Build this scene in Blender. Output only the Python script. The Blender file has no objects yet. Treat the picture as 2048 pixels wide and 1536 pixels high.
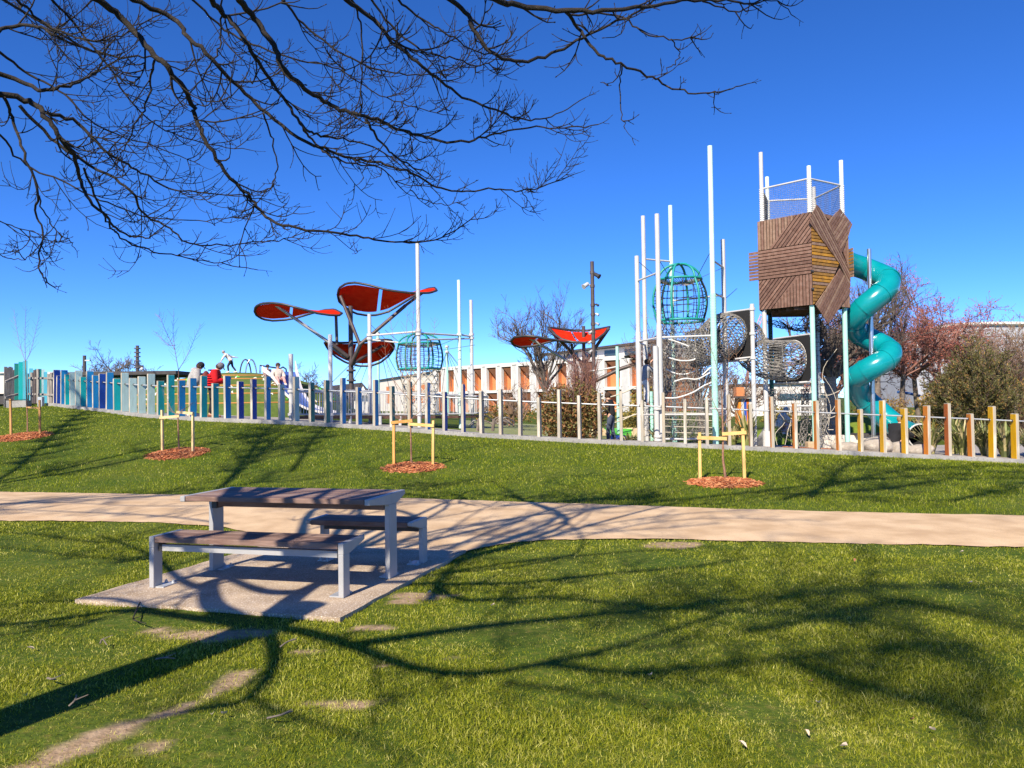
import bpy, bmesh, math, random
import numpy as np
from mathutils import Vector, Matrix, noise as mnoise

R = math.radians
random.seed(7)
rng = np.random.default_rng(7)
SC = bpy.context.scene
COL = SC.collection

# ------------------------------------------------------------------ camera
FPX = 1535.0                       # focal length in pixels of the 2048 px wide photograph
CAM = Vector((0.0, 0.0, 1.52))
PITCH = math.atan(36.0 / FPX)
ROLL = 0.0143
FW = Vector((0, math.cos(PITCH), math.sin(PITCH)))
_U0 = Vector((0, -math.sin(PITCH), math.cos(PITCH)))
_R0 = Vector((1, 0, 0))
UP = _U0 * math.cos(ROLL) + _R0 * math.sin(ROLL)
RT = _R0 * math.cos(ROLL) - _U0 * math.sin(ROLL)
cam_d = bpy.data.cameras.new('camera')
cam_d.sensor_width = 36.0
cam_d.lens = 36.0 * FPX / 2048.0
cam_d.clip_start = 0.05
cam_d.clip_end = 3000
cam = bpy.data.objects.new('camera', cam_d)
COL.objects.link(cam)
cam.matrix_world = Matrix(((RT.x, UP.x, -FW.x, CAM.x), (RT.y, UP.y, -FW.y, CAM.y),
                           (RT.z, UP.z, -FW.z, CAM.z), (0, 0, 0, 1)))
SC.camera = cam

# ------------------------------------------------------------------ light
SUN_AZ = R(23)                     # the sun stands behind the camera, to its left
SUN_EL = R(38)
TO_SUN = Vector((-math.sin(SUN_AZ) * math.cos(SUN_EL), -math.cos(SUN_AZ) * math.cos(SUN_EL), math.sin(SUN_EL)))
world = bpy.data.worlds.new('World')
SC.world = world
world.use_nodes = True
wn, wl = world.node_tree.nodes, world.node_tree.links
wn.clear()
sky = wn.new('ShaderNodeTexSky')
sky.sky_type = 'NISHITA'
sky.sun_disc = False
sky.sun_elevation = SUN_EL
sky.sun_rotation = math.pi + SUN_AZ
sky.altitude = 0
sky.air_density = 0.5
sky.dust_density = 0.0
sky.ozone_density = 8.0
hs = wn.new('ShaderNodeHueSaturation')
hs.inputs['Saturation'].default_value = 1.14
hs.inputs['Hue'].default_value = 0.508
bg = wn.new('ShaderNodeBackground')
bg.inputs['Strength'].default_value = 0.15
wo = wn.new('ShaderNodeOutputWorld')
wl.new(sky.outputs[0], hs.inputs['Color'])
wl.new(hs.outputs[0], bg.inputs[0])
wl.new(bg.outputs[0], wo.inputs[0])
sun_d = bpy.data.lights.new('sun', 'SUN')
sun_d.energy = 5.0
sun_d.angle = R(0.53)
sun_d.color = (1.0, 0.88, 0.70)
sun = bpy.data.objects.new('sun', sun_d)
COL.objects.link(sun)
sun.rotation_euler = TO_SUN.to_track_quat('Z', 'Y').to_euler()
SC.view_settings.view_transform = 'Standard'
SC.view_settings.look = 'None'
SC.view_settings.gamma = 1.0
SC.view_settings.exposure = 0.72
SC.view_settings.use_curve_mapping = False
SC.cycles.max_bounces = 6
SC.cycles.transparent_max_bounces = 12


def ray(px, py):
    return FW * FPX + RT * (px - 1024.0) + UP * (768.0 - py)


def P(px, py, d):
    """the point seen at pixel (px, py) of the photograph at a distance of d metres ahead"""
    r = ray(px, py)
    return CAM + r * (d / r.y)


def Gd(px, py, z=0.0):
    """the point seen at pixel (px, py) on the level z"""
    r = ray(px, py)
    return CAM + r * ((z - CAM.z) / r.z)


# ------------------------------------------------------------------ materials
MATS = {}


def mat(name, c1, c2=None, scale=6.0, rough=0.6, metal=0.0, bump=0.0, bscale=None, stretch=None, spec=0.4,
        detail=5.0, c3=None, transl=0.0, coat=0.0, speck=None, speck_scale=90.0, speck_at=0.62, lo=0.35, hi=0.65):
    m = bpy.data.materials.new(name)
    m.use_nodes = True
    nt = m.node_tree
    n, l = nt.nodes, nt.links
    b = n['Principled BSDF']
    b.inputs['Roughness'].default_value = rough
    b.inputs['Metallic'].default_value = metal
    b.inputs['Specular IOR Level'].default_value = spec
    b.inputs['Coat Weight'].default_value = coat
    b.inputs['Base Color'].default_value = (*c1, 1)
    tc = n.new('ShaderNodeTexCoord')
    mp = n.new('ShaderNodeMapping')
    if stretch:
        mp.inputs['Scale'].default_value = stretch
    l.new(tc.outputs['Object'], mp.inputs['Vector'])
    col = None
    if c2 is not None:
        t = n.new('ShaderNodeTexNoise')
        t.inputs['Scale'].default_value = scale
        t.inputs['Detail'].default_value = detail
        l.new(mp.outputs[0], t.inputs['Vector'])
        r = n.new('ShaderNodeValToRGB')
        r.color_ramp.elements[0].position = lo
        r.color_ramp.elements[1].position = hi
        r.color_ramp.elements[0].color = (*c1, 1)
        r.color_ramp.elements[1].color = (*c2, 1)
        if c3 is not None:
            e = r.color_ramp.elements.new((lo + hi) / 2)
            e.color = (*c3, 1)
        l.new(t.outputs['Fac'], r.inputs[0])
        col = r.outputs[0]
    if speck is not None:
        t2 = n.new('ShaderNodeTexNoise')
        t2.inputs['Scale'].default_value = speck_scale
        t2.inputs['Detail'].default_value = 3.0
        l.new(tc.outputs['Object'], t2.inputs['Vector'])
        mr = n.new('ShaderNodeMapRange')
        mr.inputs['From Min'].default_value = speck_at - 0.05
        mr.inputs['From Max'].default_value = speck_at + 0.05
        l.new(t2.outputs['Fac'], mr.inputs['Value'])
        mx = n.new('ShaderNodeMix')
        mx.data_type = 'RGBA'
        l.new(mr.outputs[0], mx.inputs['Factor'])
        if col is not None:
            l.new(col, mx.inputs['A'])
        else:
            mx.inputs['A'].default_value = (*c1, 1)
        mx.inputs['B'].default_value = (*speck, 1)
        col = mx.outputs['Result']
    if col is not None:
        l.new(col, b.inputs['Base Color'])
    if bump:
        t3 = n.new('ShaderNodeTexNoise')
        t3.inputs['Scale'].default_value = bscale or scale * 4
        t3.inputs['Detail'].default_value = 6.0
        l.new(mp.outputs[0], t3.inputs['Vector'])
        bp = n.new('ShaderNodeBump')
        bp.inputs['Strength'].default_value = bump
        bp.inputs['Distance'].default_value = 0.02
        l.new(t3.outputs['Fac'], bp.inputs['Height'])
        l.new(bp.outputs[0], b.inputs['Normal'])
    if transl:
        out = n['Material Output']
        tr = n.new('ShaderNodeBsdfTranslucent')
        if col is not None:
            l.new(col, tr.inputs['Color'])
        else:
            tr.inputs['Color'].default_value = (*c1, 1)
        ms = n.new('ShaderNodeMixShader')
        ms.inputs[0].default_value = transl
        l.new(b.outputs[0], ms.inputs[1])
        l.new(tr.outputs[0], ms.inputs[2])
        l.new(ms.outputs[0], out.inputs['Surface'])
    MATS[name] = m
    return m


# ------------------------------------------------------------------ mesh builder
class MB:
    def __init__(self):
        self.v, self.f, self.mi = [], [], []

    def box(self, c, size, ax=None, mi=0, mis=None):
        """box centred on c; ax: three axes; mis: material per face in the order -x +x -y +y -z +z"""
        c = Vector(c)
        a = ax or (Vector((1, 0, 0)), Vector((0, 1, 0)), Vector((0, 0, 1)))
        hx, hy, hz = a[0] * size[0] / 2, a[1] * size[1] / 2, a[2] * size[2] / 2
        b = len(self.v)
        for sx, sy, sz in ((-1, -1, -1), (1, -1, -1), (1, 1, -1), (-1, 1, -1), (-1, -1, 1), (1, -1, 1), (1, 1, 1), (-1, 1, 1)):
            self.v.append(c + hx * sx + hy * sy + hz * sz)
        q = [(0, 4, 7, 3), (1, 2, 6, 5), (0, 1, 5, 4), (3, 7, 6, 2), (0, 3, 2, 1), (4, 5, 6, 7)]
        for i, f in enumerate(q):
            self.f.append(tuple(b + k for k in f))
            self.mi.append(mis[i] if mis else mi)
        return self

    def tube(self, pts, rad, n=8, mi=0, caps=True, close=False):
        pts = [Vector(p) for p in pts]
        m = len(pts)
        rads = rad if isinstance(rad, (list, tuple)) else [rad] * m
        b = len(self.v)
        nrm = None
        for i, p in enumerate(pts):
            if close:
                t = pts[(i + 1) % m] - pts[i - 1]
            else:
                t = (pts[i + 1] if i + 1 < m else p) - (pts[i - 1] if i else p)
            if t.length < 1e-9:
                t = Vector((0, 0, 1))
            t.normalize()
            if nrm is None:
                nrm = t.orthogonal().normalized()
                if abs(t.z) > 0.9:
                    nrm = (Vector((1, 0, 0)) - t * t.x).normalized()
            else:
                nrm = (nrm - t * nrm.dot(t))
                nrm = nrm.normalized() if nrm.length > 1e-6 else t.orthogonal().normalized()
            bi = t.cross(nrm)
            for k in range(n):
                a = 2 * math.pi * k / n
                self.v.append(p + (nrm * math.cos(a) + bi * math.sin(a)) * rads[i])
        segs = m if close else m - 1
        for i in range(segs):
            j = (i + 1) % m
            for k in range(n):
                k2 = (k + 1) % n
                self.f.append((b + i * n + k, b + i * n + k2, b + j * n + k2, b + j * n + k))
                self.mi.append(mi)
        if caps and not close and n > 2:            # caps have corners of their own, so they shade flat
            e0, e1 = self.v[b:b + n], self.v[b + (m - 1) * n:b + m * n]
            c = len(self.v)
            self.v.extend(e0 + e1)
            self.f.append(tuple(c + k for k in reversed(range(n))))
            self.mi.append(mi)
            self.f.append(tuple(c + n + k for k in range(n)))
            self.mi.append(mi)
        return self

    def poly(self, pts, mi=0):
        b = len(self.v)
        self.v.extend(Vector(p) for p in pts)
        self.f.append(tuple(range(b, b + len(pts))))
        self.mi.append(mi)
        return self

    def prism(self, pts, off, mi=0, mi_side=None):
        """polygon pts pushed along off"""
        pts = [Vector(p) for p in pts]
        off = Vector(off)
        n = len(pts)
        b = len(self.v)
        self.v.extend(pts)
        self.v.extend(p + off for p in pts)
        nrm = Vector((0, 0, 0))
        for i in range(n):
            nrm += (pts[i] - pts[0]).cross(pts[(i + 1) % n] - pts[0])
        flip = nrm.dot(off) > 0
        f0 = tuple(b + i for i in range(n))
        f1 = tuple(b + n + i for i in range(n))
        self.f.append(f0[::-1] if flip else f0)
        self.f.append(f1 if flip else f1[::-1])
        self.mi += [mi, mi]
        for i in range(n):
            j = (i + 1) % n
            q = (b + i, b + j, b + n + j, b + n + i)
            self.f.append(q if flip else q[::-1])
            self.mi.append(mi if mi_side is None else mi_side)
        return self

    def grid(self, rows, mi=0, closed=False):
        b = len(self.v)
        nr, nc = len(rows), len(rows[0])
        for r in rows:
            self.v.extend(Vector(p) for p in r)
        for i in range(nr - 1):
            for j in range(nc if closed else nc - 1):
                j2 = (j + 1) % nc
                self.f.append((b + i * nc + j, b + i * nc + j2, b + (i + 1) * nc + j2, b + (i + 1) * nc + j))
                self.mi.append(mi)
        return self

    def ball(self, c, r, seg=8, rings=6, sc=(1, 1, 1), mi=0):
        c = Vector(c)
        rows = []
        for i in range(rings + 1):
            a = math.pi * i / rings
            rr = max(math.sin(a), 1e-3)
            rows.append([c + Vector((rr * math.cos(2 * math.pi * k / seg) * sc[0], rr * math.sin(2 * math.pi * k / seg) * sc[1],
                                     -math.cos(a) * sc[2])) * r for k in range(seg)])
        return self.grid(rows, mi, True)

    def build(self, name, mats, parent=None, smooth=False, kind=None, label=None):
        if not isinstance(mats, (list, tuple)):
            mats = [mats]
        org = parent_origin(parent)
        me = bpy.data.meshes.new(name)
        me.from_pydata([(p.x - org.x, p.y - org.y, p.z - org.z) for p in self.v], [], self.f)
        for m in mats:
            me.materials.append(m)
        if len(mats) > 1:
            me.polygons.foreach_set('material_index', self.mi)
        if smooth:
            me.polygons.foreach_set('use_smooth', [True] * len(me.polygons))
        me.update()
        o = bpy.data.objects.new(name, me)
        COL.objects.link(o)
        if parent is not None:
            o.parent = parent
        if kind:
            o['kind'] = kind
        if label:
            o['label'] = label
        return o


def parent_origin(o):
    v = Vector((0, 0, 0))
    while o is not None:
        v = v + o.location
        o = o.parent
    return v


def thing(name, label, cat, loc, group=None):
    o = bpy.data.objects.new(name, None)
    o.empty_display_size = 0.2
    COL.objects.link(o)
    o.location = loc
    o['label'] = label
    o['category'] = cat
    if group:
        o['group'] = group
    return o


def tag(o, label, cat, group=None):
    o['label'] = label
    o['category'] = cat
    if group:
        o['group'] = group
    return o


def recentre(o, p):
    """move a top-level mesh's origin to p without moving its shape"""
    p = Vector(p)
    o.data.transform(Matrix.Translation(-p))
    o.location = p
    return o


def copy_part(o, parent, delta=None):
    c = o.copy()
    COL.objects.link(c)
    c.parent = parent
    if delta is not None:
        c.location = o.location + delta
    for ch in list(o.children):
        copy_part(ch, c)
    return c


def bez(pts, n=8):
    """smooth curve through pts (Catmull-Rom)"""
    pts = [Vector(p) for p in pts]
    q = [pts[0] * 2 - pts[1]] + pts + [pts[-1] * 2 - pts[-2]]
    out = []
    for i in range(1, len(q) - 2):
        for k in range(n):
            t = k / n
            a, b, c, d = q[i - 1], q[i], q[i + 1], q[i + 2]
            out.append(0.5 * ((2 * b) + (c - a) * t + (2 * a - 5 * b + 4 * c - d) * t * t + (3 * b - a - 3 * c + d) * t ** 3))
    out.append(pts[-1])
    return out


# ------------------------------------------------------------------ fence line and terrain
# every fence post: pixel column, pixel of its top, pixel of its foot, paint
POSTS = [
    (113, 740.4, 806, 'navy'), (119.5, 751.5, 806.7, 'navy'), (128, 741, 808, 'blue'), (136.5, 749, 809, 'teal'), (146.5, 745, 811, 'pale'),
    (157.6, 742, 812, 'pale'), (167.6, 754, 812.8, 'teal'), (180, 742.5, 814, 'blue'), (192, 751.5, 816, 'blue'), (205, 748, 817, 'navy'),
    (219, 744.5, 818, 'blue'), (234, 757.5, 820, 'teal'), (249.7, 746.5, 823, 'pale'), (266, 757, 825, 'pale'), (283.6, 753.5, 826.5, 'pale'),
    (302, 748.5, 828.5, 'pale'), (321, 762.5, 829.7, 'teal'), (341.7, 750.5, 831, 'teal'), (363, 761.5, 832.3, 'blue'), (385, 757, 833.5, 'blue'),
    (407, 752.5, 834.5, 'teal'), (430.5, 767.5, 835.5, 'teal'), (455, 752.5, 836.5, 'blue'), (481, 763.5, 837.5, 'navy'), (507.3, 759, 838.5, 'navy'),
    (535, 753, 839.3, 'blue'), (563.4, 769.5, 840.3, 'pale'), (592.4, 754, 841.7, 'pale'), (623.5, 765.5, 843.5, 'green'), (654.3, 761, 845.2, 'green'),
    (686, 756.5, 847, 'blue'), (718, 775, 849, 'blue'), (751.4, 760, 851, 'blue'), (785, 773, 853.5, 'green'), (820.7, 764, 856, 'green'),
    (855.5, 766, 858.5, 'blue'), (890, 784.5, 861, 'navy'), (927, 769.5, 864, 'navy'), (964, 783.5, 866.5, 'raw'), (1002.2, 779.5, 869, 'raw'),
    (1041, 776.5, 871, 'raw'), (1079.3, 795.5, 873, 'raw'), (1119.4, 780, 875, 'raw'), (1159.7, 792, 877.3, 'raw'), (1200, 787, 879.3, 'raw'),
    (1243, 783, 881, 'raw'), (1285, 800.5, 882.5, 'raw'), (1328, 786, 884.5, 'raw'), (1370.7, 799, 886.5, 'raw'), (1414.5, 795, 888.5, 'raw'),
    (1459, 790, 890.7, 'brown'), (1502, 809, 892.5, 'brown'), (1545, 794, 894.8, 'orange'), (1590.7, 807, 897, 'orange'), (1634, 802, 898.7, 'orange'),
    (1678, 799, 900.6, 'orange'), (1722, 819, 902.7, 'yellow'), (1767, 801.5, 904.7, 'yellow'), (1810.5, 817, 907, 'yellow'), (1855, 812, 909, 'orange'),
    (1897, 807.5, 911, 'rust'), (1943, 828, 913, 'orange'), (1985.5, 813, 915, 'yellow'), (2031, 828, 917.5, 'yellow'),
    (2077, 815, 919.8, 'orange'), (2124, 830, 922, 'yellow'), (2171, 822, 924.3, 'orange')]
_fd = np.array([(113, 28.8), (157, 27.4), (219, 26), (302, 24.1), (407, 22.9), (485, 22.35), (592, 21.8), (751, 21.1), (1041, 20.2),
                (1243, 19.6), (1545, 18.95), (1767, 18.6), (2031, 18.3), (2171, 18.2)])


def fence_d(px):
    return float(np.interp(px, _fd[:, 0], _fd[:, 1]))


_fp = [P(p[0], p[2], fence_d(p[0])) for p in POSTS]
FX = np.array([-60, -32] + [p.x for p in _fp] + [22, 60])
FY = np.array([50, 37] + [p.y for p in _fp] + [17.2, 15])
FZ = np.array([1.6, 1.7] + [p.z for p in _fp] + [-0.1, -0.1])
for _k in range(3):                                     # smooth the measured levels a little
    FZ[3:-3] = (FZ[2:-4] + FZ[3:-3] * 2 + FZ[4:-2]) / 4
_far = [Gd(*p) for p in ((0, 985), (200, 988), (360, 991), (600, 994), (820, 998), (1000, 1004), (1250, 1012), (1450, 1019), (1750, 1027), (2048, 1033))]
_near = [Gd(*p) for p in ((0, 1043), (150, 1043.5), (330, 1047), (447, 1056), (500, 1066), (560, 1098), (700, 1109), (930, 1105), (1000, 1090), (1100, 1081), (1300, 1079), (1480, 1084), (1750, 1090), (2048, 1096))]
PFX = np.array([-60, -20] + [p.x for p in _far] + [12, 60])
PFY = np.array([19, 14.6] + [p.y for p in _far] + [8.6, 3])
PNX = np.array([-60, -20] + [p.x for p in _near] + [12, 60])
PNY = np.array([15.5, 11] + [p.y for p in _near] + [6.4, 0.8])
ZIX = np.array([-60, -20, -17, -10, -5, 0, 3, 5, 10, 60])
ZIY = np.array([1.5, 1.6, 1.55, 1.2, 0.85, 0.42, 0.22, 0.1, -0.02, -0.05])


def smooth01(t):
    t = np.clip(t, 0, 1)
    return t * t * (3 - 2 * t)


def terrain(X, Y):
    X = np.asarray(X, float)
    Y = np.asarray(Y, float)
    yp = np.interp(X, PFX, PFY)
    yf = np.interp(X, FX, FY)
    zf = np.interp(X, FX, FZ)
    zi = np.interp(X, ZIX, ZIY)
    t = np.clip((Y - yp - 0.2) / (yf - yp - 0.2), 0, 1)
    s = 0.45 * t + 0.55 * smooth01(t)
    z = (zf - 0.10) * s
    k = smooth01((Y - yf - 0.4) / 2.2)
    z = np.where(Y > yf + 0.10, zf * (1 - k) + zi * k - 0.015, z)
    k2 = smooth01((Y - yf - 14) / 45)
    return np.where(Y > yf + 0.10, z * (1 - k2) + 0.15 * k2, z)


def tz(x, y):
    return float(terrain(x, y))


def on_ground(px, py):
    """the spot of the terrain seen at a pixel of the photograph"""
    r = ray(px, py)
    for d in np.arange(2.0, 80.0, 0.02):
        p = CAM + r * (d / r.y)
        if p.z <= tz(p.x, p.y):
            return Vector((p.x, p.y, tz(p.x, p.y)))
    return P(px, py, 80)


def foot(px, d):
    """the ground point under pixel column px (at eye level) at distance d"""
    p = P(px, 800, d)
    return Vector((p.x, p.y, tz(p.x, p.y)))


def pole_foot(px, py, d):
    """ground point under the point seen at a pixel at distance d"""
    p = P(px, py, d)
    return Vector((p.x, p.y, tz(p.x, p.y)))
# ------------------------------------------------------------------ shared materials
raw_timber = mat('raw_timber', (0.42, 0.36, 0.27), (0.58, 0.52, 0.43), 9, 0.85, stretch=(1, 1, 0.15), bump=0.3, c3=(0.34, 0.31, 0.26))
PAINT = {k: mat('paint_' + k, c, tuple(x * 0.82 + 0.012 for x in c), 14, 0.55, bump=0.12, stretch=(1, 1, 0.2)) for k, c in {
    'navy': (0.008, 0.075, 0.42), 'blue': (0.008, 0.30, 0.66), 'teal': (0.0, 0.46, 0.47), 'pale': (0.47, 0.66, 0.64), 'green': (0.005, 0.22, 0.19),
    'raw': (0.42, 0.37, 0.30), 'brown': (0.36, 0.18, 0.05), 'orange': (0.78, 0.25, 0.015), 'yellow': (0.85, 0.46, 0.0), 'rust': (0.58, 0.14, 0.015),
    'aqua': (0.10, 0.50, 0.62)}.items()}
PAINT['raw'] = mat('weathered_side', (0.45, 0.41, 0.36), (0.34, 0.31, 0.28), 12, 0.85, stretch=(1, 1, 0.2), bump=0.2)
concrete = mat('concrete', (0.25, 0.245, 0.235), (0.34, 0.33, 0.315), 3, 0.9, bump=0.3, bscale=60, speck=(0.18, 0.175, 0.17), speck_scale=25)
white_steel = mat('white_steel', (0.56, 0.56, 0.55), (0.50, 0.50, 0.495), 3, 0.35, metal=0.0, spec=0.5)
mint_steel = mat('mint_steel', (0.42, 0.74, 0.63), (0.36, 0.68, 0.58), 3, 0.4)
galv = mat('galvanised_steel', (0.50, 0.52, 0.54), (0.42, 0.44, 0.46), 7, 0.42, metal=0.35)
stainless = mat('stainless_steel', (0.62, 0.61, 0.59), None, rough=0.28, metal=0.9)
dark_steel = mat('dark_steel', (0.045, 0.045, 0.05), (0.07, 0.07, 0.075), 8, 0.45, metal=0.3)
brown_steel = mat('brown_steel', (0.085, 0.065, 0.06), (0.11, 0.09, 0.085), 5, 0.45, metal=0.25)
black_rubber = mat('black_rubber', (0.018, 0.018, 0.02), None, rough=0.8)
rope_pale = mat('pale_rope', (0.62, 0.57, 0.47), (0.45, 0.40, 0.32), 40, 0.9)
rope_white = mat('white_rope', (0.80, 0.79, 0.76), (0.66, 0.65, 0.62), 40, 0.9)
rope_black = mat('black_rope', (0.025, 0.025, 0.027), (0.05, 0.05, 0.05), 40, 0.9)
rope_grey = mat('grey_rope', (0.30, 0.28, 0.25), (0.10, 0.10, 0.10), 25, 0.9)
teal_paint = mat('teal_hoop_paint', (0.012, 0.25, 0.22), (0.02, 0.30, 0.27), 6, 0.45)
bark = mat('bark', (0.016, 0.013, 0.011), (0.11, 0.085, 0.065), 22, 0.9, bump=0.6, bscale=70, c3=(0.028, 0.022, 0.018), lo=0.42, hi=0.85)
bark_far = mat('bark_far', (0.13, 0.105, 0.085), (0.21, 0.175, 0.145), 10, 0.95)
soil_mat = mat('bare_soil', (0.30, 0.21, 0.14), (0.42, 0.32, 0.23), 14, 0.95, bump=0.5)

# ------------------------------------------------------------------ bare and dry places in the lawn
_bare = []


def _bare_line(pixels, w, s):
    pts = [Gd(*p) for p in pixels]
    for a, b in zip(pts, pts[1:]):
        n = max(2, int((b - a).length / 0.08))
        for k in range(n):
            q = a.lerp(b, k / n)
            _bare.append((q.x, q.y, w, w, s))


_bare_line([(478, 1345), (440, 1380)], 0.075, 1.0)
_bare_line([(440, 1380), (350, 1425), (250, 1462)], 0.055, 0.9)
_bare_line([(250, 1462), (150, 1500), (60, 1536), (0, 1570)], 0.085, 1.0)
for (px, py, rx, ry, s) in ((845, 1192, 0.20, 0.10, 1.2), (800, 1205, 0.12, 0.06, 0.9), (440, 1270, 0.30, 0.11, 1.1), (320, 1262, 0.16, 0.07, 0.7),
                            (742, 1256, 0.14, 0.06, 1.0), (690, 1408, 0.20, 0.06, 0.8), (1345, 1090, 0.26, 0.16, 1.3), (610, 1300, 0.10, 0.05, 0.7),
                            (500, 1265, 0.2, 0.07, 0.8), (760, 1330, 0.07, 0.04, 0.6), (905, 1315, 0.08, 0.04, 0.6), (300, 1500, 0.10, 0.05, 0.7)):
    q = Gd(px, py)
    _bare.append((q.x, q.y, rx, ry, s))
_dry = []
for (px, py, rx, ry, s) in ((1545, 1425, 0.24, 0.13, 1.3), (1640, 1470, 0.2, 0.1, 0.8), (1050, 1260, 0.5, 0.25, 0.5), (300, 1300, 0.5, 0.2, 0.4), (900, 1290, 0.4, 0.15, 0.5),
                            (1500, 1260, 0.6, 0.4, 0.25), (200, 1400, 0.4, 0.2, 0.3), (620, 1440, 0.3, 0.1, 0.5), (1050, 1150, 0.6, 0.3, 0.4)):
    q = Gd(px, py)
    _dry.append((q.x, q.y, rx, ry, s))


def wob(X, Y, f=1.0):
    """cheap smooth noise, about -1..1"""
    return (np.sin(X * 3.1 * f + 1.3 * np.sin(Y * 2.3 * f)) + np.sin(Y * 3.7 * f + 1.7 * np.sin(X * 1.9 * f + 0.6)) + np.sin((X + Y) * 6.3 * f + 2.0 * np.sin((X - Y) * 4.1 * f))) / 3


def field(lst, X, Y):
    v = np.zeros_like(X)
    for x, y, rx, ry, s in lst:
        d = ((X - x) / rx) ** 2 + ((Y - y) / ry) ** 2
        v = np.maximum(v, s * np.exp(-d * 0.7))
    return v * (1 + 0.55 * wob(X, Y, 4.0)) + 0.12 * wob(X, Y, 9.0) * (v > 0.12)


def patch_value(X, Y):
    return smooth01((field(_bare, X, Y) - 0.30) / 0.25)


# ------------------------------------------------------------------ ground: one sheet out to the horizon
def _axis(fine0, fine1, step, mid0, mid1, mstep, far0, far1, nfar):
    a = list(np.arange(fine0, fine1 + 1e-6, step))
    l = list(np.arange(mid0, fine0 - 1e-6, mstep))
    r = list(np.arange(fine1 + mstep, mid1 + 1e-6, mstep))
    fl = [mid0 - (mid0 - far0) * ((k / nfar) ** 2.2) for k in range(nfar, 0, -1)]
    fr = [mid1 + (far1 - mid1) * ((k / nfar) ** 2.2) for k in range(1, nfar + 1)]
    return np.array(fl + l + a + r + fr)


gx = _axis(-5.2, 6.2, 0.075, -34, 34, 0.4, -1500, 1500, 14)
gy = _axis(2.4, 9.0, 0.06, -6, 56, 0.3, -300, 2200, 14)
GX, GY = np.meshgrid(gx, gy)
GZ = terrain(GX, GY)
_near_mask = (np.abs(GX) < 30) & (GY < 20)
GZ = GZ + np.where(_near_mask, 0.012 * wob(GX, GY, 0.7), 0)
nr, nc = GX.shape
gm = bpy.data.meshes.new('ground')
vv = np.stack([GX, GY, GZ], -1).reshape(-1, 3)
ii = np.arange(nr * nc).reshape(nr, nc)
qq = np.stack([ii[:-1, :-1], ii[:-1, 1:], ii[1:, 1:], ii[1:, :-1]], -1).reshape(-1, 4)
gm.vertices.add(len(vv))
gm.vertices.foreach_set('co', vv.ravel())
gm.loops.add(qq.size)
gm.loops.foreach_set('vertex_index', qq.ravel())
gm.polygons.add(len(qq))
gm.polygons.foreach_set('loop_start', np.arange(0, qq.size, 4))
gm.polygons.foreach_set('use_smooth', np.ones(len(qq), bool))
gm.update()
at = gm.attributes.new('bare', 'FLOAT', 'POINT')
at.data.foreach_set('value', (np.where(_near_mask, patch_value(GX, GY), 0)).ravel().astype(np.float32))


def ground_material():
    m = bpy.data.materials.new('turf_and_soil')
    m.use_nodes = True
    n, l = m.node_tree.nodes, m.node_tree.links
    b = n['Principled BSDF']
    b.inputs['Roughness'].default_value = 0.95
    b.inputs['Specular IOR Level'].default_value = 0.1
    tc = n.new('ShaderNodeTexCoord')

    def noise(s, d=5):
        t = n.new('ShaderNodeTexNoise')
        t.inputs['Scale'].default_value = s
        t.inputs['Detail'].default_value = d
        l.new(tc.outputs['Object'], t.inputs['Vector'])
        return t.outputs['Fac']

    def ramp(f, *st):
        r = n.new('ShaderNodeValToRGB')
        e = r.color_ramp.elements
        e[0].position, e[0].color = st[0][0], (*st[0][1], 1)
        e[1].position, e[1].color = st[-1][0], (*st[-1][1], 1)
        for p, c in st[1:-1]:
            k = e.new(p)
            k.color = (*c, 1)
        l.new(f, r.inputs[0])
        return r.outputs[0]

    turf = ramp(noise(18, 8), (0.3, (0.045, 0.075, 0.012)), (0.5, (0.075, 0.115, 0.016)), (0.7, (0.13, 0.135, 0.032)))
    big = ramp(noise(0.9, 3), (0.35, (0.75, 0.85, 0.7)), (0.65, (1.15, 1.05, 0.95)))
    mul = n.new('ShaderNodeMix')
    mul.data_type = 'RGBA'
    mul.blend_type = 'MULTIPLY'
    mul.inputs['Factor'].default_value = 1
    l.new(turf, mul.inputs['A'])
    l.new(big, mul.inputs['B'])
    soil = ramp(noise(14, 8), (0.3, (0.24, 0.165, 0.10)), (0.7, (0.42, 0.31, 0.21)))
    a = n.new('ShaderNodeAttribute')
    a.attribute_name = 'bare'
    mx = n.new('ShaderNodeMix')
    mx.data_type = 'RGBA'
    l.new(a.outputs['Fac'], mx.inputs['Factor'])
    l.new(mul.outputs['Result'], mx.inputs['A'])
    l.new(soil, mx.inputs['B'])
    l.new(mx.outputs['Result'], b.inputs['Base Color'])
    bp = n.new('ShaderNodeBump')
    bp.inputs['Strength'].default_value = 0.6
    bp.inputs['Distance'].default_value = 0.02
    l.new(noise(45, 6), bp.inputs['Height'])
    l.new(bp.outputs[0], b.inputs['Normal'])
    return m


gm.materials.append(ground_material())
ground = bpy.data.objects.new('ground', gm)
COL.objects.link(ground)
ground['kind'] = 'structure'

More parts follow.
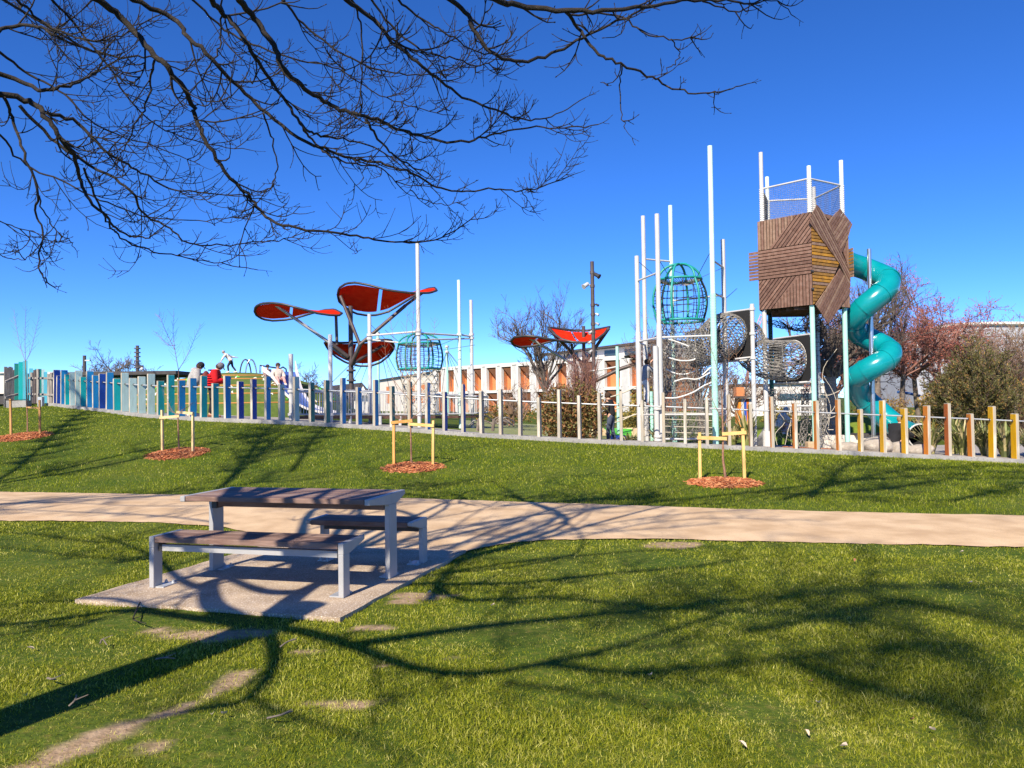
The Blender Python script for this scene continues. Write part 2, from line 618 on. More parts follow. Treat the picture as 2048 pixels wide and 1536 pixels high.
# ------------------------------------------------------------------ footpath
path_mat = mat('gravel_path', (0.50, 0.345, 0.20), (0.68, 0.50, 0.31), 2.2, 0.95, bump=0.35, bscale=140, c3=(0.60, 0.43, 0.26),
               speck=(0.36, 0.26, 0.18), speck_scale=120, speck_at=0.64)
px_ = np.concatenate([np.arange(-60, -12, 1.5), np.arange(-12, 9, 0.08), np.arange(9, 60, 1.5)])
p0 = np.interp(px_, PNX, PNY) + 0.035 * wob(px_, px_ * 0, 2.5) + 0.02 * wob(px_, px_ * 0 + 3, 9)
p1 = np.interp(px_, PFX, PFY) + 0.03 * wob(px_, px_ * 0 + 5, 2.5) + 0.02 * wob(px_, px_ * 0 + 8, 9)
rows = []
for k in range(5):
    y = p0 + (p1 - p0) * k / 4
    crown = 0.018 + 0.012 * math.sin(math.pi * k / 4)
    rows.append([(a, b_, crown + (0.0 if 0 < k < 4 else -0.004)) for a, b_ in zip(px_, y)])
o = MB().grid(rows).build('footpath', path_mat, smooth=True)
o['kind'] = 'structure'

# ------------------------------------------------------------------ picnic slab
SU = Vector((math.cos(R(-14.5)), math.sin(R(-14.5)), 0))
SV = Vector((-SU.y, SU.x, 0))
slab_mat = mat('exposed_concrete', (0.35, 0.26, 0.175), (0.50, 0.385, 0.27), 3.0, 0.9, bump=0.5, bscale=110, c3=(0.42, 0.325, 0.24),
               speck=(0.68, 0.60, 0.50), speck_scale=75, speck_at=0.60)
_sl = [Gd(150, 1206), Gd(680, 1244), Gd(932, 1106), Gd(540, 1092)]
_sl = [Vector((p.x, p.y, 0.03)) for p in _sl]
edge = []
for a, b_ in zip(_sl, _sl[1:] + _sl[:1]):
    for k in range(14):
        q = a.lerp(b_, k / 14)
        edge.append(q + Vector((random.uniform(-1, 1), random.uniform(-1, 1), 0)) * (0.012 if k else 0))
o = MB().prism(edge, (0, 0, -0.11)).build('picnic_slab', slab_mat)
o['kind'] = 'structure'
SLAB = [(p.x, p.y) for p in _sl]


def in_poly(X, Y, poly):
    ins = np.zeros(X.shape, bool)
    j = len(poly) - 1
    for i in range(len(poly)):
        xi, yi = poly[i]
        xj, yj = poly[j]
        c = ((yi > Y) != (yj > Y)) & (X < (xj - xi) * (Y - yi) / (yj - yi + 1e-12) + xi)
        ins ^= c
        j = i
    return ins


# ------------------------------------------------------------------ playground paving behind the fence and its kerb
paving_mat = mat('playground_paving', (0.30, 0.28, 0.265), (0.38, 0.355, 0.335), 2.0, 0.9, bump=0.2, bscale=70, speck=(0.22, 0.21, 0.20), speck_scale=60)
ts = np.concatenate([np.linspace(FX[1], FX[-2], 130)])
rows = []
for off in (0.12, 0.6, 1.2, 1.8, 2.4, 3.2, 4.5, 6.0):
    rows.append([(x, np.interp(x, FX, FY) + off, tz(x, np.interp(x, FX, FY) + off) + 0.012) for x in ts])
o = MB().grid(rows).build('paving', paving_mat, smooth=True)
o['kind'] = 'structure'


def fence_pt(x):
    return Vector((x, float(np.interp(x, FX, FY)), float(np.interp(x, FX, FZ))))


kx = np.linspace(_fp[0].x - 0.3, 16.5, 150)
rows = [[], [], [], [], []]
for x in kx:
    p, t = fence_pt(x), (fence_pt(x + 0.6) - fence_pt(x - 0.6))
    nrm = Vector((t.y, -t.x, 0)).normalized()
    rows[0].append(p + nrm * 0.185 + Vector((0, 0, -0.30)))
    rows[1].append(p + nrm * 0.18 + Vector((0, 0, -0.008)))
    rows[2].append(p + nrm * 0.17 + Vector((0, 0, 0.0)))
    rows[3].append(p - nrm * 0.115 + Vector((0, 0, 0.0)))
    rows[4].append(p - nrm * 0.12 + Vector((0, 0, -0.30)))
o = MB().grid(rows).build('kerb', concrete)
o['kind'] = 'structure'

# ------------------------------------------------------------------ the post fence
fence = thing('post_fence', 'long fence of square timber posts painted blue at one end, orange at the other', 'fence', fence_pt(-1.0))
for i, (px, top, base, paint) in enumerate(POSTS):
    d = fence_d(px)
    f = Vector(_fp[i])
    f.z = float(np.interp(f.x, FX, FZ))
    h = P(px, top, d).z - P(px, base, d).z
    t = fence_pt(f.x + 0.5) - fence_pt(f.x - 0.5)
    t.z = 0
    t.normalize()
    t = (Matrix.Rotation(R(random.uniform(-2.5, 2.5)), 3, 'Z') @ t)
    n_ = Vector((t.y, -t.x, 0))
    lean = Vector((random.uniform(-0.008, 0.008), random.uniform(-0.006, 0.006), 1)).normalized()
    mb = MB()
    mb.box(f + lean * (h / 2 - 0.05), (0.074, 0.225, h + 0.1), (t, n_, lean), mis=(1, 1, 0, 0, 0, 0))
    top_c = f + lean * (h + 0.006)
    mb.box(top_c, (0.064, 0.215, 0.014), (t, n_, lean))
    o = mb.build('post', [raw_timber, PAINT[paint]], fence)
    b_ = o.modifiers.new('edge', 'BEVEL')
    b_.width = 0.004
    b_.segments = 1
    if paint != 'raw':
        o['label'] = {'navy': 'navy blue', 'blue': 'bright blue', 'teal': 'teal', 'pale': 'pale aqua', 'green': 'dark green', 'brown': 'brown', 'orange': 'orange', 'yellow': 'yellow', 'rust': 'rust orange'}[paint] + ' sided timber post'
rail_pts = [fence_pt(p.x) + Vector((0, 0, 0.90)) for p in _fp]
MB().tube(rail_pts, 0.019, 8).build('rail', galv, fence, smooth=True)
for i, p in enumerate(rail_pts[:-1]):
    pass
mbk = MB()
for i, p in enumerate(rail_pts):
    t = (fence_pt(p.x + 0.3) - fence_pt(p.x - 0.3)).normalized()
    for s in (-1, 1):
        mbk.tube([p + t * s * 0.046, p + t * s * 0.066], 0.034, 8)
o = mbk.build('rail_collar', dark_steel, fence)
o['kind'] = 'stuff'

# ------------------------------------------------------------------ grass
def grass_material(name, a, b_, c, tr=0.35):
    m = bpy.data.materials.new(name)
    m.use_nodes = True
    n, l = m.node_tree.nodes, m.node_tree.links
    pb = n['Principled BSDF']
    pb.inputs['Roughness'].default_value = 0.55
    pb.inputs['Specular IOR Level'].default_value = 0.25
    at = n.new('ShaderNodeAttribute')
    at.attribute_name = 'tone'
    r = n.new('ShaderNodeValToRGB')
    e = r.color_ramp.elements
    e[0].position, e[0].color = 0.0, (*a, 1)
    e[1].position, e[1].color = 1.0, (*c, 1)
    k = e.new(0.55)
    k.color = (*b_, 1)
    l.new(at.outputs['Fac'], r.inputs[0])
    l.new(r.outputs[0], pb.inputs['Base Color'])
    t = n.new('ShaderNodeBsdfTranslucent')
    l.new(r.outputs[0], t.inputs['Color'])
    ms = n.new('ShaderNodeMixShader')
    ms.inputs[0].default_value = tr
    l.new(pb.outputs[0], ms.inputs[1])
    l.new(t.outputs[0], ms.inputs[2])
    l.new(ms.outputs[0], n['Material Output'].inputs['Surface'])
    return m


def blades(name, X, Y, H, W, tone, material, lean=0.6, two=True):
    n = len(X)
    Z = terrain(X, Y) - 0.004
    ang = rng.uniform(0, 2 * np.pi, n)
    la = rng.uniform(0, 2 * np.pi, n)
    ln = np.abs(rng.normal(0, lean, n))
    dx, dy = np.cos(ang) * W * 0.5, np.sin(ang) * W * 0.5
    lx, ly = np.cos(la) * ln * H, np.sin(la) * ln * H
    hh = H / np.sqrt(1 + ln * ln * 0.6)
    if two:
        co = np.empty((n, 5, 3))
        co[:, 0] = np.stack([X - dx, Y - dy, Z], -1)
        co[:, 1] = np.stack([X + dx, Y + dy, Z], -1)
        co[:, 2] = np.stack([X + lx * 0.38 + dx * 0.8, Y + ly * 0.38 + dy * 0.8, Z + hh * 0.6], -1)
        co[:, 3] = np.stack([X + lx * 0.38 - dx * 0.8, Y + ly * 0.38 - dy * 0.8, Z + hh * 0.6], -1)
        co[:, 4] = np.stack([X + lx, Y + ly, Z + hh], -1)
        base = (np.arange(n) * 5)[:, None]
        loops = np.concatenate([base + np.array([[0, 1, 2, 3]]), base + np.array([[3, 2, 4]])], 1).ravel()
        starts = (np.arange(n) * 7)[:, None] + np.array([[0, 4]])
        nv = 5
    else:
        co = np.empty((n, 3, 3))
        co[:, 0] = np.stack([X - dx, Y - dy, Z], -1)
        co[:, 1] = np.stack([X + dx, Y + dy, Z], -1)
        co[:, 2] = np.stack([X + lx, Y + ly, Z + hh], -1)
        loops = np.arange(n * 3)
        starts = np.arange(n)[:, None] * 3
        nv = 3
    me = bpy.data.meshes.new(name)
    me.vertices.add(n * nv)
    me.vertices.foreach_set('co', co.ravel())
    me.loops.add(len(loops))
    me.loops.foreach_set('vertex_index', loops)
    me.polygons.add(starts.size)
    me.polygons.foreach_set('loop_start', starts.ravel())
    me.update()
    a = me.attributes.new('tone', 'FLOAT', 'POINT')
    a.data.foreach_set('value', np.repeat(tone, nv).astype(np.float32))
    me.materials.append(material)
    o = bpy.data.objects.new(name, me)
    COL.objects.link(o)
    o['kind'] = 'stuff'
    return o


lawn_mat = grass_material('lawn_blades', (0.05, 0.085, 0.005), (0.33, 0.355, 0.018), (0.74, 0.68, 0.22))
MULCH = {}


def on_lawn(X, Y, slack=0.0):
    pn = np.interp(X, PNX, PNY) + 0.035 * wob(X, X * 0, 2.5) + 0.02 * wob(X, X * 0 + 3, 9)
    ok = (Y < pn + slack) & ~in_poly(X, Y, SLAB)
    return ok


# near lawn: blades get fewer and wider with distance
n = 640000
u = rng.random(n)
Y = 2.75 * (13.6 / 2.75) ** u
X = (rng.random(n) * 2 - 1) * (0.72 * Y + 0.7)
keep = on_lawn(X, Y, rng.normal(0.01, 0.03, n))
bv = patch_value(X, Y)
dv = field(_dry, X, Y)
keep &= rng.random(n) > bv * 0.80
X, Y, bv, dv = X[keep], Y[keep], bv[keep], dv[keep]
clump = wob(X, Y, 1.1) * 0.5 + wob(X, Y, 4.5) * 0.5
fine = wob(X, Y, 11.0) * 0.6 + wob(X + 3.3, Y - 1.7, 23.0) * 0.4
tone = np.clip(0.46 + 0.15 * clump + 0.13 * fine + rng.normal(0, 0.18, len(X)) + 0.45 * np.clip(dv, 0, 1.3) * rng.random(len(X)) + 0.25 * bv, 0, 1)
H = np.clip(rng.normal(0.019, 0.007, len(X)), 0.008, 0.045) * (1 + 0.25 * clump + 0.25 * fine) * (1 - 0.45 * np.clip(dv, 0, 1))
W = (0.0026 + 0.00062 * (Y - 2.75)) * rng.uniform(0.6, 1.5, len(X))
blades('lawn_grass', X, Y, H, W, tone, lawn_mat, 1.15)
# ------------------------------------------------------------------ saplings' places on the bank
SAP = []   # (mulch centre, half width, stake feet and tops, trunk foot)
for trunk, mul, half, stakes in (((55, 866), (45, 874), 54, ((22, 874, 798), (80, 871, 800))),
                                 ((358, 903), (355, 908), 61, ((325, 904, 820), (386, 907, 824))),
                                 ((823, 931), (826, 936), 61, ((788, 931, 842), (866, 933, 841))),
                                 ((1450, 960), (1450, 967), 74, ((1400, 961, 865), (1489, 961, 857)))):
    c = on_ground(*mul)
    SAP.append(dict(c=c, half=half / FPX * c.y, trunk=on_ground(*trunk), stakes=[(on_ground(a, b_), a, t) for a, b_, t in stakes]))

# bank turf
n = 330000
u = rng.random(n)
Y = 8.0 * (31.0 / 8.0) ** u
X = (rng.random(n) * 2 - 1) * (0.72 * Y + 0.6)
pf = np.interp(X, PFX, PFY) + 0.03 * wob(X, X * 0 + 5, 2.5) + 0.02 * wob(X, X * 0 + 8, 9)
yf = np.interp(X, FX, FY)
left_end = X < _fp[0].x - 0.4
keep = (Y > pf + rng.normal(0.03, 0.05, n)) & (Y < yf - 0.17 + np.where(left_end, 1.5, 0))
for s in SAP:
    keep &= (((X - s['c'].x) / s['half']) ** 2 + ((Y - s['c'].y) / (s['half'] * 0.92)) ** 2) > 0.92
X, Y = X[keep], Y[keep]
clump = wob(X, Y, 0.6) * 0.4 + wob(X, Y, 2.6) * 0.4 + wob(X, Y, 6.3) * 0.4
tone = np.clip(0.40 + 0.15 * clump + rng.normal(0, 0.19, len(X)), 0, 1)
tone = np.where(rng.random(len(X)) < 0.012, 0.95, tone)
H = np.clip(rng.normal(0.038, 0.011, len(X)), 0.015, 0.08)
W = (0.004 + 0.0011 * (Y - 8)) * rng.uniform(0.7, 1.3, len(X))
bank_mat = grass_material('bank_blades', (0.05, 0.10, 0.004), (0.30, 0.345, 0.008), (0.72, 0.66, 0.20))
blades('bank_grass', X, Y, H, W, tone, bank_mat, 0.8, two=False)

# ------------------------------------------------------------------ saplings, their stakes and mulch rings
chip_mats = [mat('bark_chip_a', (0.42, 0.13, 0.045), (0.30, 0.085, 0.03), 30, 0.9), mat('bark_chip_b', (0.60, 0.27, 0.12), (0.50, 0.20, 0.08), 30, 0.9),
             mat('bark_chip_c', (0.22, 0.065, 0.03), (0.30, 0.10, 0.05), 30, 0.9)]
stake_mats = [mat('stake_timber_a', (0.42, 0.22, 0.075), (0.56, 0.33, 0.13), 12, 0.8, stretch=(1, 1, 0.15)),
              mat('stake_timber_b', (0.66, 0.47, 0.22), (0.74, 0.58, 0.32), 12, 0.8, stretch=(1, 1, 0.15)),
              mat('stake_timber_c', (0.52, 0.24, 0.06), (0.68, 0.36, 0.11), 12, 0.8, stretch=(1, 1, 0.15)),
              mat('stake_timber_d', (0.68, 0.40, 0.13), (0.76, 0.50, 0.19), 12, 0.8, stretch=(1, 1, 0.15))]
sap_bark = mat('sapling_bark', (0.22, 0.11, 0.07), (0.34, 0.19, 0.12), 30, 0.85)
sap_twig = mat('sapling_twig', (0.20, 0.12, 0.08), (0.27, 0.17, 0.11), 20, 0.85)
WHERE = ['at the far left end of the bank', 'below the two people at the fence', 'behind the table, below the red canopies', 'at the right, below the net cage']
for i, s in enumerate(SAP):
    c, hw = s['c'], s['half']
    # mulch ring: a low heap of chips
    rows = []
    for k in range(6):
        rr = hw * k / 5
        rows.append([(c.x + rr * math.cos(a), c.y + rr * 0.92 * math.sin(a), tz(c.x + rr * math.cos(a), c.y + rr * 0.92 * math.sin(a)) + 0.055 * (1 - (k / 5) ** 2) - 0.006)
                     for a in np.linspace(0, 2 * math.pi, 25)[:-1]])
    mb = MB().grid(rows, 2, True)
    for _ in range(760):
        a, rr = random.uniform(0, 2 * math.pi), hw * math.sqrt(random.random()) * random.choice((1, 1, 1, 1.06))
        x, y = c.x + rr * math.cos(a), c.y + rr * 0.92 * math.sin(a)
        z = tz(x, y) + 0.055 * max(0, 1 - (rr / hw) ** 2) + random.uniform(0.0, 0.02)
        rot = Matrix.Rotation(random.uniform(0, 6.3), 3, 'Z') @ Matrix.Rotation(random.uniform(-0.6, 0.6), 3, 'X') @ Matrix.Rotation(random.uniform(-0.5, 0.5), 3, 'Y')
        ax = (rot @ Vector((1, 0, 0)), rot @ Vector((0, 1, 0)), rot @ Vector((0, 0, 1)))
        mb.box((x, y, z), (random.uniform(0.03, 0.10), random.uniform(0.012, 0.035), random.uniform(0.005, 0.014)), ax, mi=random.choice((0, 0, 1, 1, 2)))
    o = mb.build('bark_mulch', chip_mats)
    o['kind'] = 'stuff'
    o['label'] = 'ring of orange bark mulch round the sapling ' + WHERE[i]
    # stakes
    t = thing('stake_frame', ('dark ', 'pale ', 'orange ', 'yellow ')[i] + 'timber stake frame ' + WHERE[i], 'tree stakes', c, 'stake frames round the young trees')
    (a0, apx, atop), (b0, bpx, btop) = s['stakes']
    ha, hb = P(apx, atop, a0.y).z - a0.z, P(bpx, btop, b0.y).z - b0.z
    sm = stake_mats[i]
    tr = s['trunk']
    ax = (b0 - a0)
    ax.z = 0
    ax.normalize()
    an = Vector((-ax.y, ax.x, 0))
    tie = {0: (-0.045, -0.22), 1: (-0.18, -0.03), 2: (-0.03, -0.10), 3: (-0.09, -0.07)}[i]
    for q, (p, h) in enumerate(((a0, ha), (b0, hb))):
        lean = Vector((random.uniform(-0.02, 0.02), 0, 1)).normalized()
        mb = MB().box(p + lean * (h / 2 - 0.08), (0.048, 0.048, h + 0.16), (ax, an, lean))
        mb.build('stake', sm if not (i == 2 and q == 1) else stake_mats[3], t)
        za = p.z + h + tie[q] * (1 if q == 0 else 1)
        end = Vector((tr.x, tr.y, za + (0.03 if i != 3 else -0.02)))
        start = Vector((p.x, p.y, za))
        dd = (end - start)
        L = dd.length
        dd.normalize()
        MB().box((start + end) / 2 - an * 0.036, (L + 0.08, 0.022, 0.06), (dd, an, dd.cross(an))).build('crossbar', sm if not (i == 2 and q == 1) else stake_mats[3], t)
    # the young tree
    tree = thing('young_tree', ('young tree with three upright stems', 'young feathery tree', 'young tree with upswept twigs',
                                'young tree with crooked trunk')[i] + ', staked ' + WHERE[i], 'tree', tr, 'young trees staked on the bank')
    d = tr.y

    def Q(px, py, dd=0.0):
        return P(px, py, d + dd)
    tp = {0: [(55, 866), (55, 840), (53, 790), (52, 750), (51, 724)], 1: [(358, 903), (357, 870), (356, 838), (357, 790), (357, 740)],
          2: [(823, 931), (822, 890), (821, 845), (821, 800), (820, 765)], 3: [(1451, 960), (1449, 940), (1446, 918), (1446, 885), (1445, 840), (1444, 800)]}[i]
    tw = {0: [[(51, 724), (40, 690), (32, 650), (28, 618)], [(51, 724), (50, 680), (51, 640), (52, 612)], [(51, 724), (62, 700), (72, 660), (80, 622)]],
          1: [[(357, 740), (350, 700), (346, 660), (348, 617)], [(350, 700), (335, 670), (322, 640), (316, 630)], [(357, 740), (375, 710), (390, 675), (402, 648)], [(350, 690), (338, 690), (322, 675), (312, 664)],
              [(357, 830), (345, 822), (335, 800), (325, 775)], [(357, 826), (372, 815), (385, 805)]],
          2: [[(820, 765), (810, 730), (812, 680), (815, 620)], [(820, 765), (826, 720), (832, 660), (842, 590)], [(820, 765), (800, 740), (790, 690), (775, 610)], [(820, 780), (845, 745), (865, 690), (870, 635)],
              [(820, 800), (795, 770), (775, 735), (768, 670)], [(820, 765), (824, 700), (826, 640), (832, 570)], [(821, 850), (800, 835), (785, 790)], [(821, 840), (850, 810), (862, 770)]],
          3: [[(1444, 800), (1440, 760), (1428, 715), (1420, 690)], [(1444, 800), (1452, 760), (1458, 710), (1452, 660)], [(1445, 850), (1470, 830), (1490, 800), (1500, 770)], [(1445, 840), (1425, 800), (1415, 760)], [(1445, 860), (1465, 800), (1475, 740), (1470, 690)]]}[i]
    pts = bez([Q(*p) for p in tp], 4)
    r0 = 0.021 if i != 3 else 0.026
    MB().tube(pts, [r0 * (1 - 0.55 * k / len(pts)) for k in range(len(pts))], 7).build('trunk', sap_bark, tree, smooth=True)
    mb = MB()
    for w in tw:
        dd = random.uniform(-0.4, 0.4)
        wp = bez([Q(p[0], p[1], dd * k / 3) for k, p in enumerate(w)], 5)
        nn = len(wp)
        mb.tube(wp, [0.0075 * (1 - 0.75 * k / nn) for k in range(nn)], 5)
        for k in range(2, nn - 1):
            for side in (-1, 1):
                if random.random() < 0.75:
                    t_ = (wp[k + 1] - wp[k]).normalized()
                    l_ = random.uniform(0.10, 0.30) * (1.2 - 0.6 * k / nn)
                    v_ = (t_ * 0.75 + Vector((side * random.uniform(0.5, 0.9), random.uniform(-0.7, 0.7), 0.1))).normalized()
                    mb.tube([wp[k], wp[k] + v_ * l_ * 0.5, wp[k] + v_ * l_ + Vector((0, 0, l_ * 0.15))], [0.0028, 0.0024, 0.0015], 3, caps=False)
    mb.build('crown', sap_twig, tree)
# ------------------------------------------------------------------ picnic furniture
steel_paint = mat('grey_powder_coat', (0.41, 0.41, 0.41), (0.36, 0.36, 0.365), 5, 0.45, metal=0.1)
slat_mats = [mat('weathered_slat_a', (0.17, 0.10, 0.078), (0.27, 0.18, 0.145), 16, 0.75, stretch=(0.12, 1, 1), bump=0.25, bscale=40, c3=(0.22, 0.14, 0.11)),
             mat('weathered_slat_b', (0.20, 0.13, 0.105), (0.29, 0.205, 0.17), 16, 0.75, stretch=(0.12, 1, 1), bump=0.25, bscale=40),
             mat('weathered_slat_c', (0.15, 0.09, 0.07), (0.24, 0.155, 0.125), 16, 0.75, stretch=(0.12, 1, 1), bump=0.25, bscale=40)]
Z3 = Vector((0, 0, 1))
Z0 = 0.03


def end_frame(t, o, u0, prof, leg_v, leg_w, top, thick=0.046, legtaper=0.0):
    """steel end frame: an arm with the profile prof (v, z) and one leg under it"""
    mb = MB()
    mb.prism([o + SU * u0 + SV * v + Z3 * z for v, z in prof], SU * thick)
    mb.box(o + SU * (u0 + thick / 2) + SV * leg_v + Z3 * ((top + Z0) / 2), (thick - 0.002, leg_w, top - Z0), (SU, SV, Z3))
    ob = mb.build('end_frame', steel_paint, t)
    b_ = ob.modifiers.new('edge', 'BEVEL')
    b_.width = 0.004
    b_.segments = 1


def base_plate(t, o, u, v, dv, du=0.0):
    mb = MB()
    mb.box(o + SU * (u + du) + SV * (v + dv) + Z3 * (Z0 + 0.005), (0.11, 0.17, 0.010), (SU, SV, Z3))
    for a in (-0.035, 0.035):
        c = o + SU * (u + du) + SV * (v + dv) + SU * a + SV * (0.06 if dv >= 0 else -0.06) + Z3 * Z0
        mb.tube([c, c + Z3 * 0.035], 0.008, 6)
        mb.tube([c + Z3 * 0.01, c + Z3 * 0.024], 0.015, 6)
    mb.build('base_plate', galv, t)


def slats(t, o, u0, u1, v0, v1, k, top, th=0.042):
    w = (v1 - v0) / k
    for i in range(k):
        mb = MB()
        mb.box(o + SU * (u0 + u1) / 2 + SV * (v0 + w * (i + 0.5)) + Z3 * (top - th / 2 + random.uniform(-0.0015, 0.0015)), (u1 - u0 - 0.002, w - 0.007, th), (SU, SV, Z3))
        ob = mb.build('slat', slat_mats[(i * 2 + k) % 3], t)
        ob.rotation_euler = (0, 0, 0)
        b_ = ob.modifiers.new('edge', 'BEVEL')
        b_.width = 0.005
        b_.segments = 2


def picnic_table(org, L, label):
    t = thing('picnic_table', label, 'table', org + SU * L / 2 + SV * 0.4)
    D = 0.74
    slats(t, org, 0.05, L - 0.05, 0.0, D, 5, 0.75)
    lv = 0.47
    for u0 in (0.0, L - 0.046):
        prof = [(0, 0.751), (D, 0.751), (D, 0.712), (lv + 0.10, 0.66), (lv - 0.10, 0.66), (0, 0.704)]
        end_frame(t, org, u0, prof, lv, 0.16, 0.66)
        base_plate(t, org, u0, lv, 0.05, 0.06 if u0 == 0 else -0.02)
    for v in (lv - 0.06, lv + 0.08):
        MB().box(org + SU * L / 2 + SV * v + Z3 * 0.652, (L - 0.10, 0.05, 0.075), (SU, SV, Z3)).build('beam', dark_steel if v > lv else slat_mats[2], t)
    MB().box(org + SU * 0.075 + SV * (lv - 0.06) + Z3 * 0.645, (0.05, 0.09, 0.09), (SU, SV, Z3)).build('bracket', dark_steel, t)
    return t


def bench(org, L, near_leg, label):
    t = thing('picnic_bench', label, 'bench', org + SU * L / 2 + SV * 0.2, 'benches of the picnic table')
    D = 0.38
    slats(t, org, 0.05, L - 0.05, 0.0, D, 3, 0.45, 0.046)
    lv = 0.055 if near_leg else D - 0.055
    for u0 in (0.0, L - 0.046):
        if near_leg:
            prof = [(0, 0.451), (D, 0.451), (D, 0.418), (0.13, 0.36), (0.0, 0.36)]
        else:
            prof = [(0, 0.451), (D, 0.451), (D, 0.36), (D - 0.13, 0.36), (0.0, 0.418)]
        end_frame(t, org, u0, prof, lv, 0.11, 0.36)
        base_plate(t, org, u0, lv, 0.05 if near_leg else -0.05, 0.07 if u0 == 0 else -0.03)
    v = lv + (0.03 if near_leg else -0.03)
    MB().box(org + SU * L / 2 + SV * v + Z3 * 0.352, (L - 0.10, 0.05, 0.052), (SU, SV, Z3)).build('beam', steel_paint if near_leg else dark_steel, t)
    for u in (0.065, L - 0.065):
        MB().box(org + SU * u + SV * v + Z3 * 0.36, (0.03, 0.062, 0.07), (SU, SV, Z3)).build('bracket', dark_steel, t)
    return t


T0 = Vector((-2.87, 6.62, 0))
picnic_table(T0, 1.77, 'long timber topped picnic table on two grey steel legs, standing on the concrete slab')
bench(Vector((-3.02, 6.37, 0)), 1.76, True, 'long bench with sunlit wooden slats on the near side of the picnic table')
bench(Vector((-1.94, 7.17, 0)), 1.06, False, 'short bench in the shade on the far side of the picnic table')
# second table, unseen and assumed, added right of the view for its path shadow
tt = thing('picnic_table', 'assumed picnic table out of view past the right edge, added for its shadow', 'table', (5.55, 7.35, 0))
for dv in range(5):
    MB().box((6.1, 7.2 + 0.15 * dv, 0.73), (1.3, 0.143, 0.042)).build('slat', slat_mats[dv % 3], tt)
for x in (5.6, 6.6):
    MB().box((x, 7.5, 0.355), (0.05, 0.16, 0.71)).build('leg', steel_paint, tt)

# ------------------------------------------------------------------ litter on the lawn: leaves and fallen twigs
leaf_m = [mat('dead_leaf_brown', (0.34, 0.13, 0.07), (0.45, 0.22, 0.12), 30, 0.8), mat('dead_leaf_pale', (0.55, 0.42, 0.32), (0.66, 0.55, 0.44), 30, 0.8)]
LEAVES = [(1300, 1351, 1), (1288, 1411, 0), (1621, 1364, 0), (1636, 1406, 1), (1824, 1440, 0), (1486, 1490, 1), (1865, 1460, 1), (985, 1211, 1),
          (1687, 1493, 1), (1615, 1467, 1), (1958, 1128, 0), (858, 1186, 1), (424, 1430, 1), (448, 1428, 1), (1923, 1104, 1), (1710, 1121, 0), (1940, 1166, 1), (52, 1392, 1), (62, 1297, 1)]
LEAF_AT = ['pale crumpled leaf on open lawn under the looping branch shadow', 'reddish leaf just below the pale crumpled one', 'reddish brown leaf near the upper side of the straw coloured patch', 'pale leaf above the straw coloured patch',
           'bright rusty leaf on the dark shaded grass at lower right', 'pale leaf at the lower left of the straw coloured patch', 'pale slender leaf right of and below the rusty leaf', 'slim pale leaf on grass right of the bare soil patch by the slab',
           'pale leaf close to the bottom edge, below the straw patch', 'whitest leaf, lying in the straw coloured patch', 'rusty leaf near the path at the far right', 'tiny pale leaf lying on the bare soil patch right of the slab',
           'left one of two tiny pale leaves beside the bare soil strip', 'right one of two tiny pale leaves beside the bare soil strip', 'pale leaf close to the path edge at the far right', 'reddish leaf on grass near the path, right of centre',
           'pale leaf in the large soft shadow at right', 'pale leaf in sunny grass at the far left', 'pale leaf on the far left, in the upper branch shadows']
for i, (px, py, k) in enumerate(LEAVES):
    g = Gd(px, py, 0.035)
    mb = MB()
    a = random.uniform(0, 6.3)
    s = random.uniform(0.014, 0.024)
    dx, dy = Vector((math.cos(a), math.sin(a), 0.25)) * s, Vector((-math.sin(a), math.cos(a), 0.15)) * s * 0.55
    c = Vector(g)
    pts = [c - dx, c - dx * 0.4 + dy + Z3 * 0.012, c + dx * 0.3 + dy * 1.1 + Z3 * 0.016, c + dx * 1.1 + Z3 * 0.008, c + dx * 0.3 - dy + Z3 * 0.014, c - dx * 0.4 - dy * 0.9 + Z3 * 0.012]
    for j in range(6):
        mb.poly([c + Z3 * 0.002, pts[j], pts[(j + 1) % 6]])
    o = recentre(mb.build('fallen_leaf', leaf_m[k]), g)
    tag(o, LEAF_AT[i], 'leaf', 'dead leaves on the lawn')
for i, (pl, lab) in enumerate(((([(280, 1205), (268, 1232), (268, 1240), (292, 1247)], 'forked bare twig lying at the near edge of the picnic slab')),
                               (([(560, 1294), (575, 1283), (592, 1279)], 'curved pale twig lying right of the dark trunk shadow')),
                               (([(312, 1318), (330, 1315), (350, 1317)], 'short pale twig lying across the trunk shadow')),
                               (([(535, 1436), (560, 1430), (585, 1422)], 'thin straight twig on the lawn below the looping branch shadow')),
                               (([(138, 1412), (150, 1400), (153, 1390)], 'small bent twig on the sunny grass left of the trunk shadow')),
                               (([(200, 1287), (205, 1278), (214, 1290)], 'small hooked twig on the grass left of the picnic slab')),
                               (([(95, 1356), (103, 1358), (112, 1359)], 'short straight twig on sunny grass at the far left')))):
    pts = [Gd(a, b_, 0.04 + 0.02 * (j % 2)) for j, (a, b_) in enumerate(pl)]
    pts = bez(pts, 3)
    mb = MB().tube(pts, [0.006 * (1 - 0.5 * k / len(pts)) for k in range(len(pts))], 5)
    m_ = pts[len(pts) // 2]
    mb.tube([m_, m_ + Vector((0.05, 0.03, 0.015))], [0.004, 0.002], 4)
    tag(recentre(mb.build('fallen_twig', bark_far if i else bark), pts[0]), lab, 'twig')

# ------------------------------------------------------------------ the big bare tree that overhangs the view
big = thing('bare_tree', 'large bare tree out of frame at left, its branches hanging across the sky', 'tree', (-3.7, 1.3, 0))
SH = Vector((math.sin(SUN_AZ), math.cos(SUN_AZ), 0)) / math.tan(SUN_EL)     # shadow offset per metre of height


def over(px, py, z):
    """the place at height z whose shadow falls on the ground at a pixel"""
    g = Gd(px, py)
    return Vector((g.x, g.y, 0)) - SH * z + Z3 * z


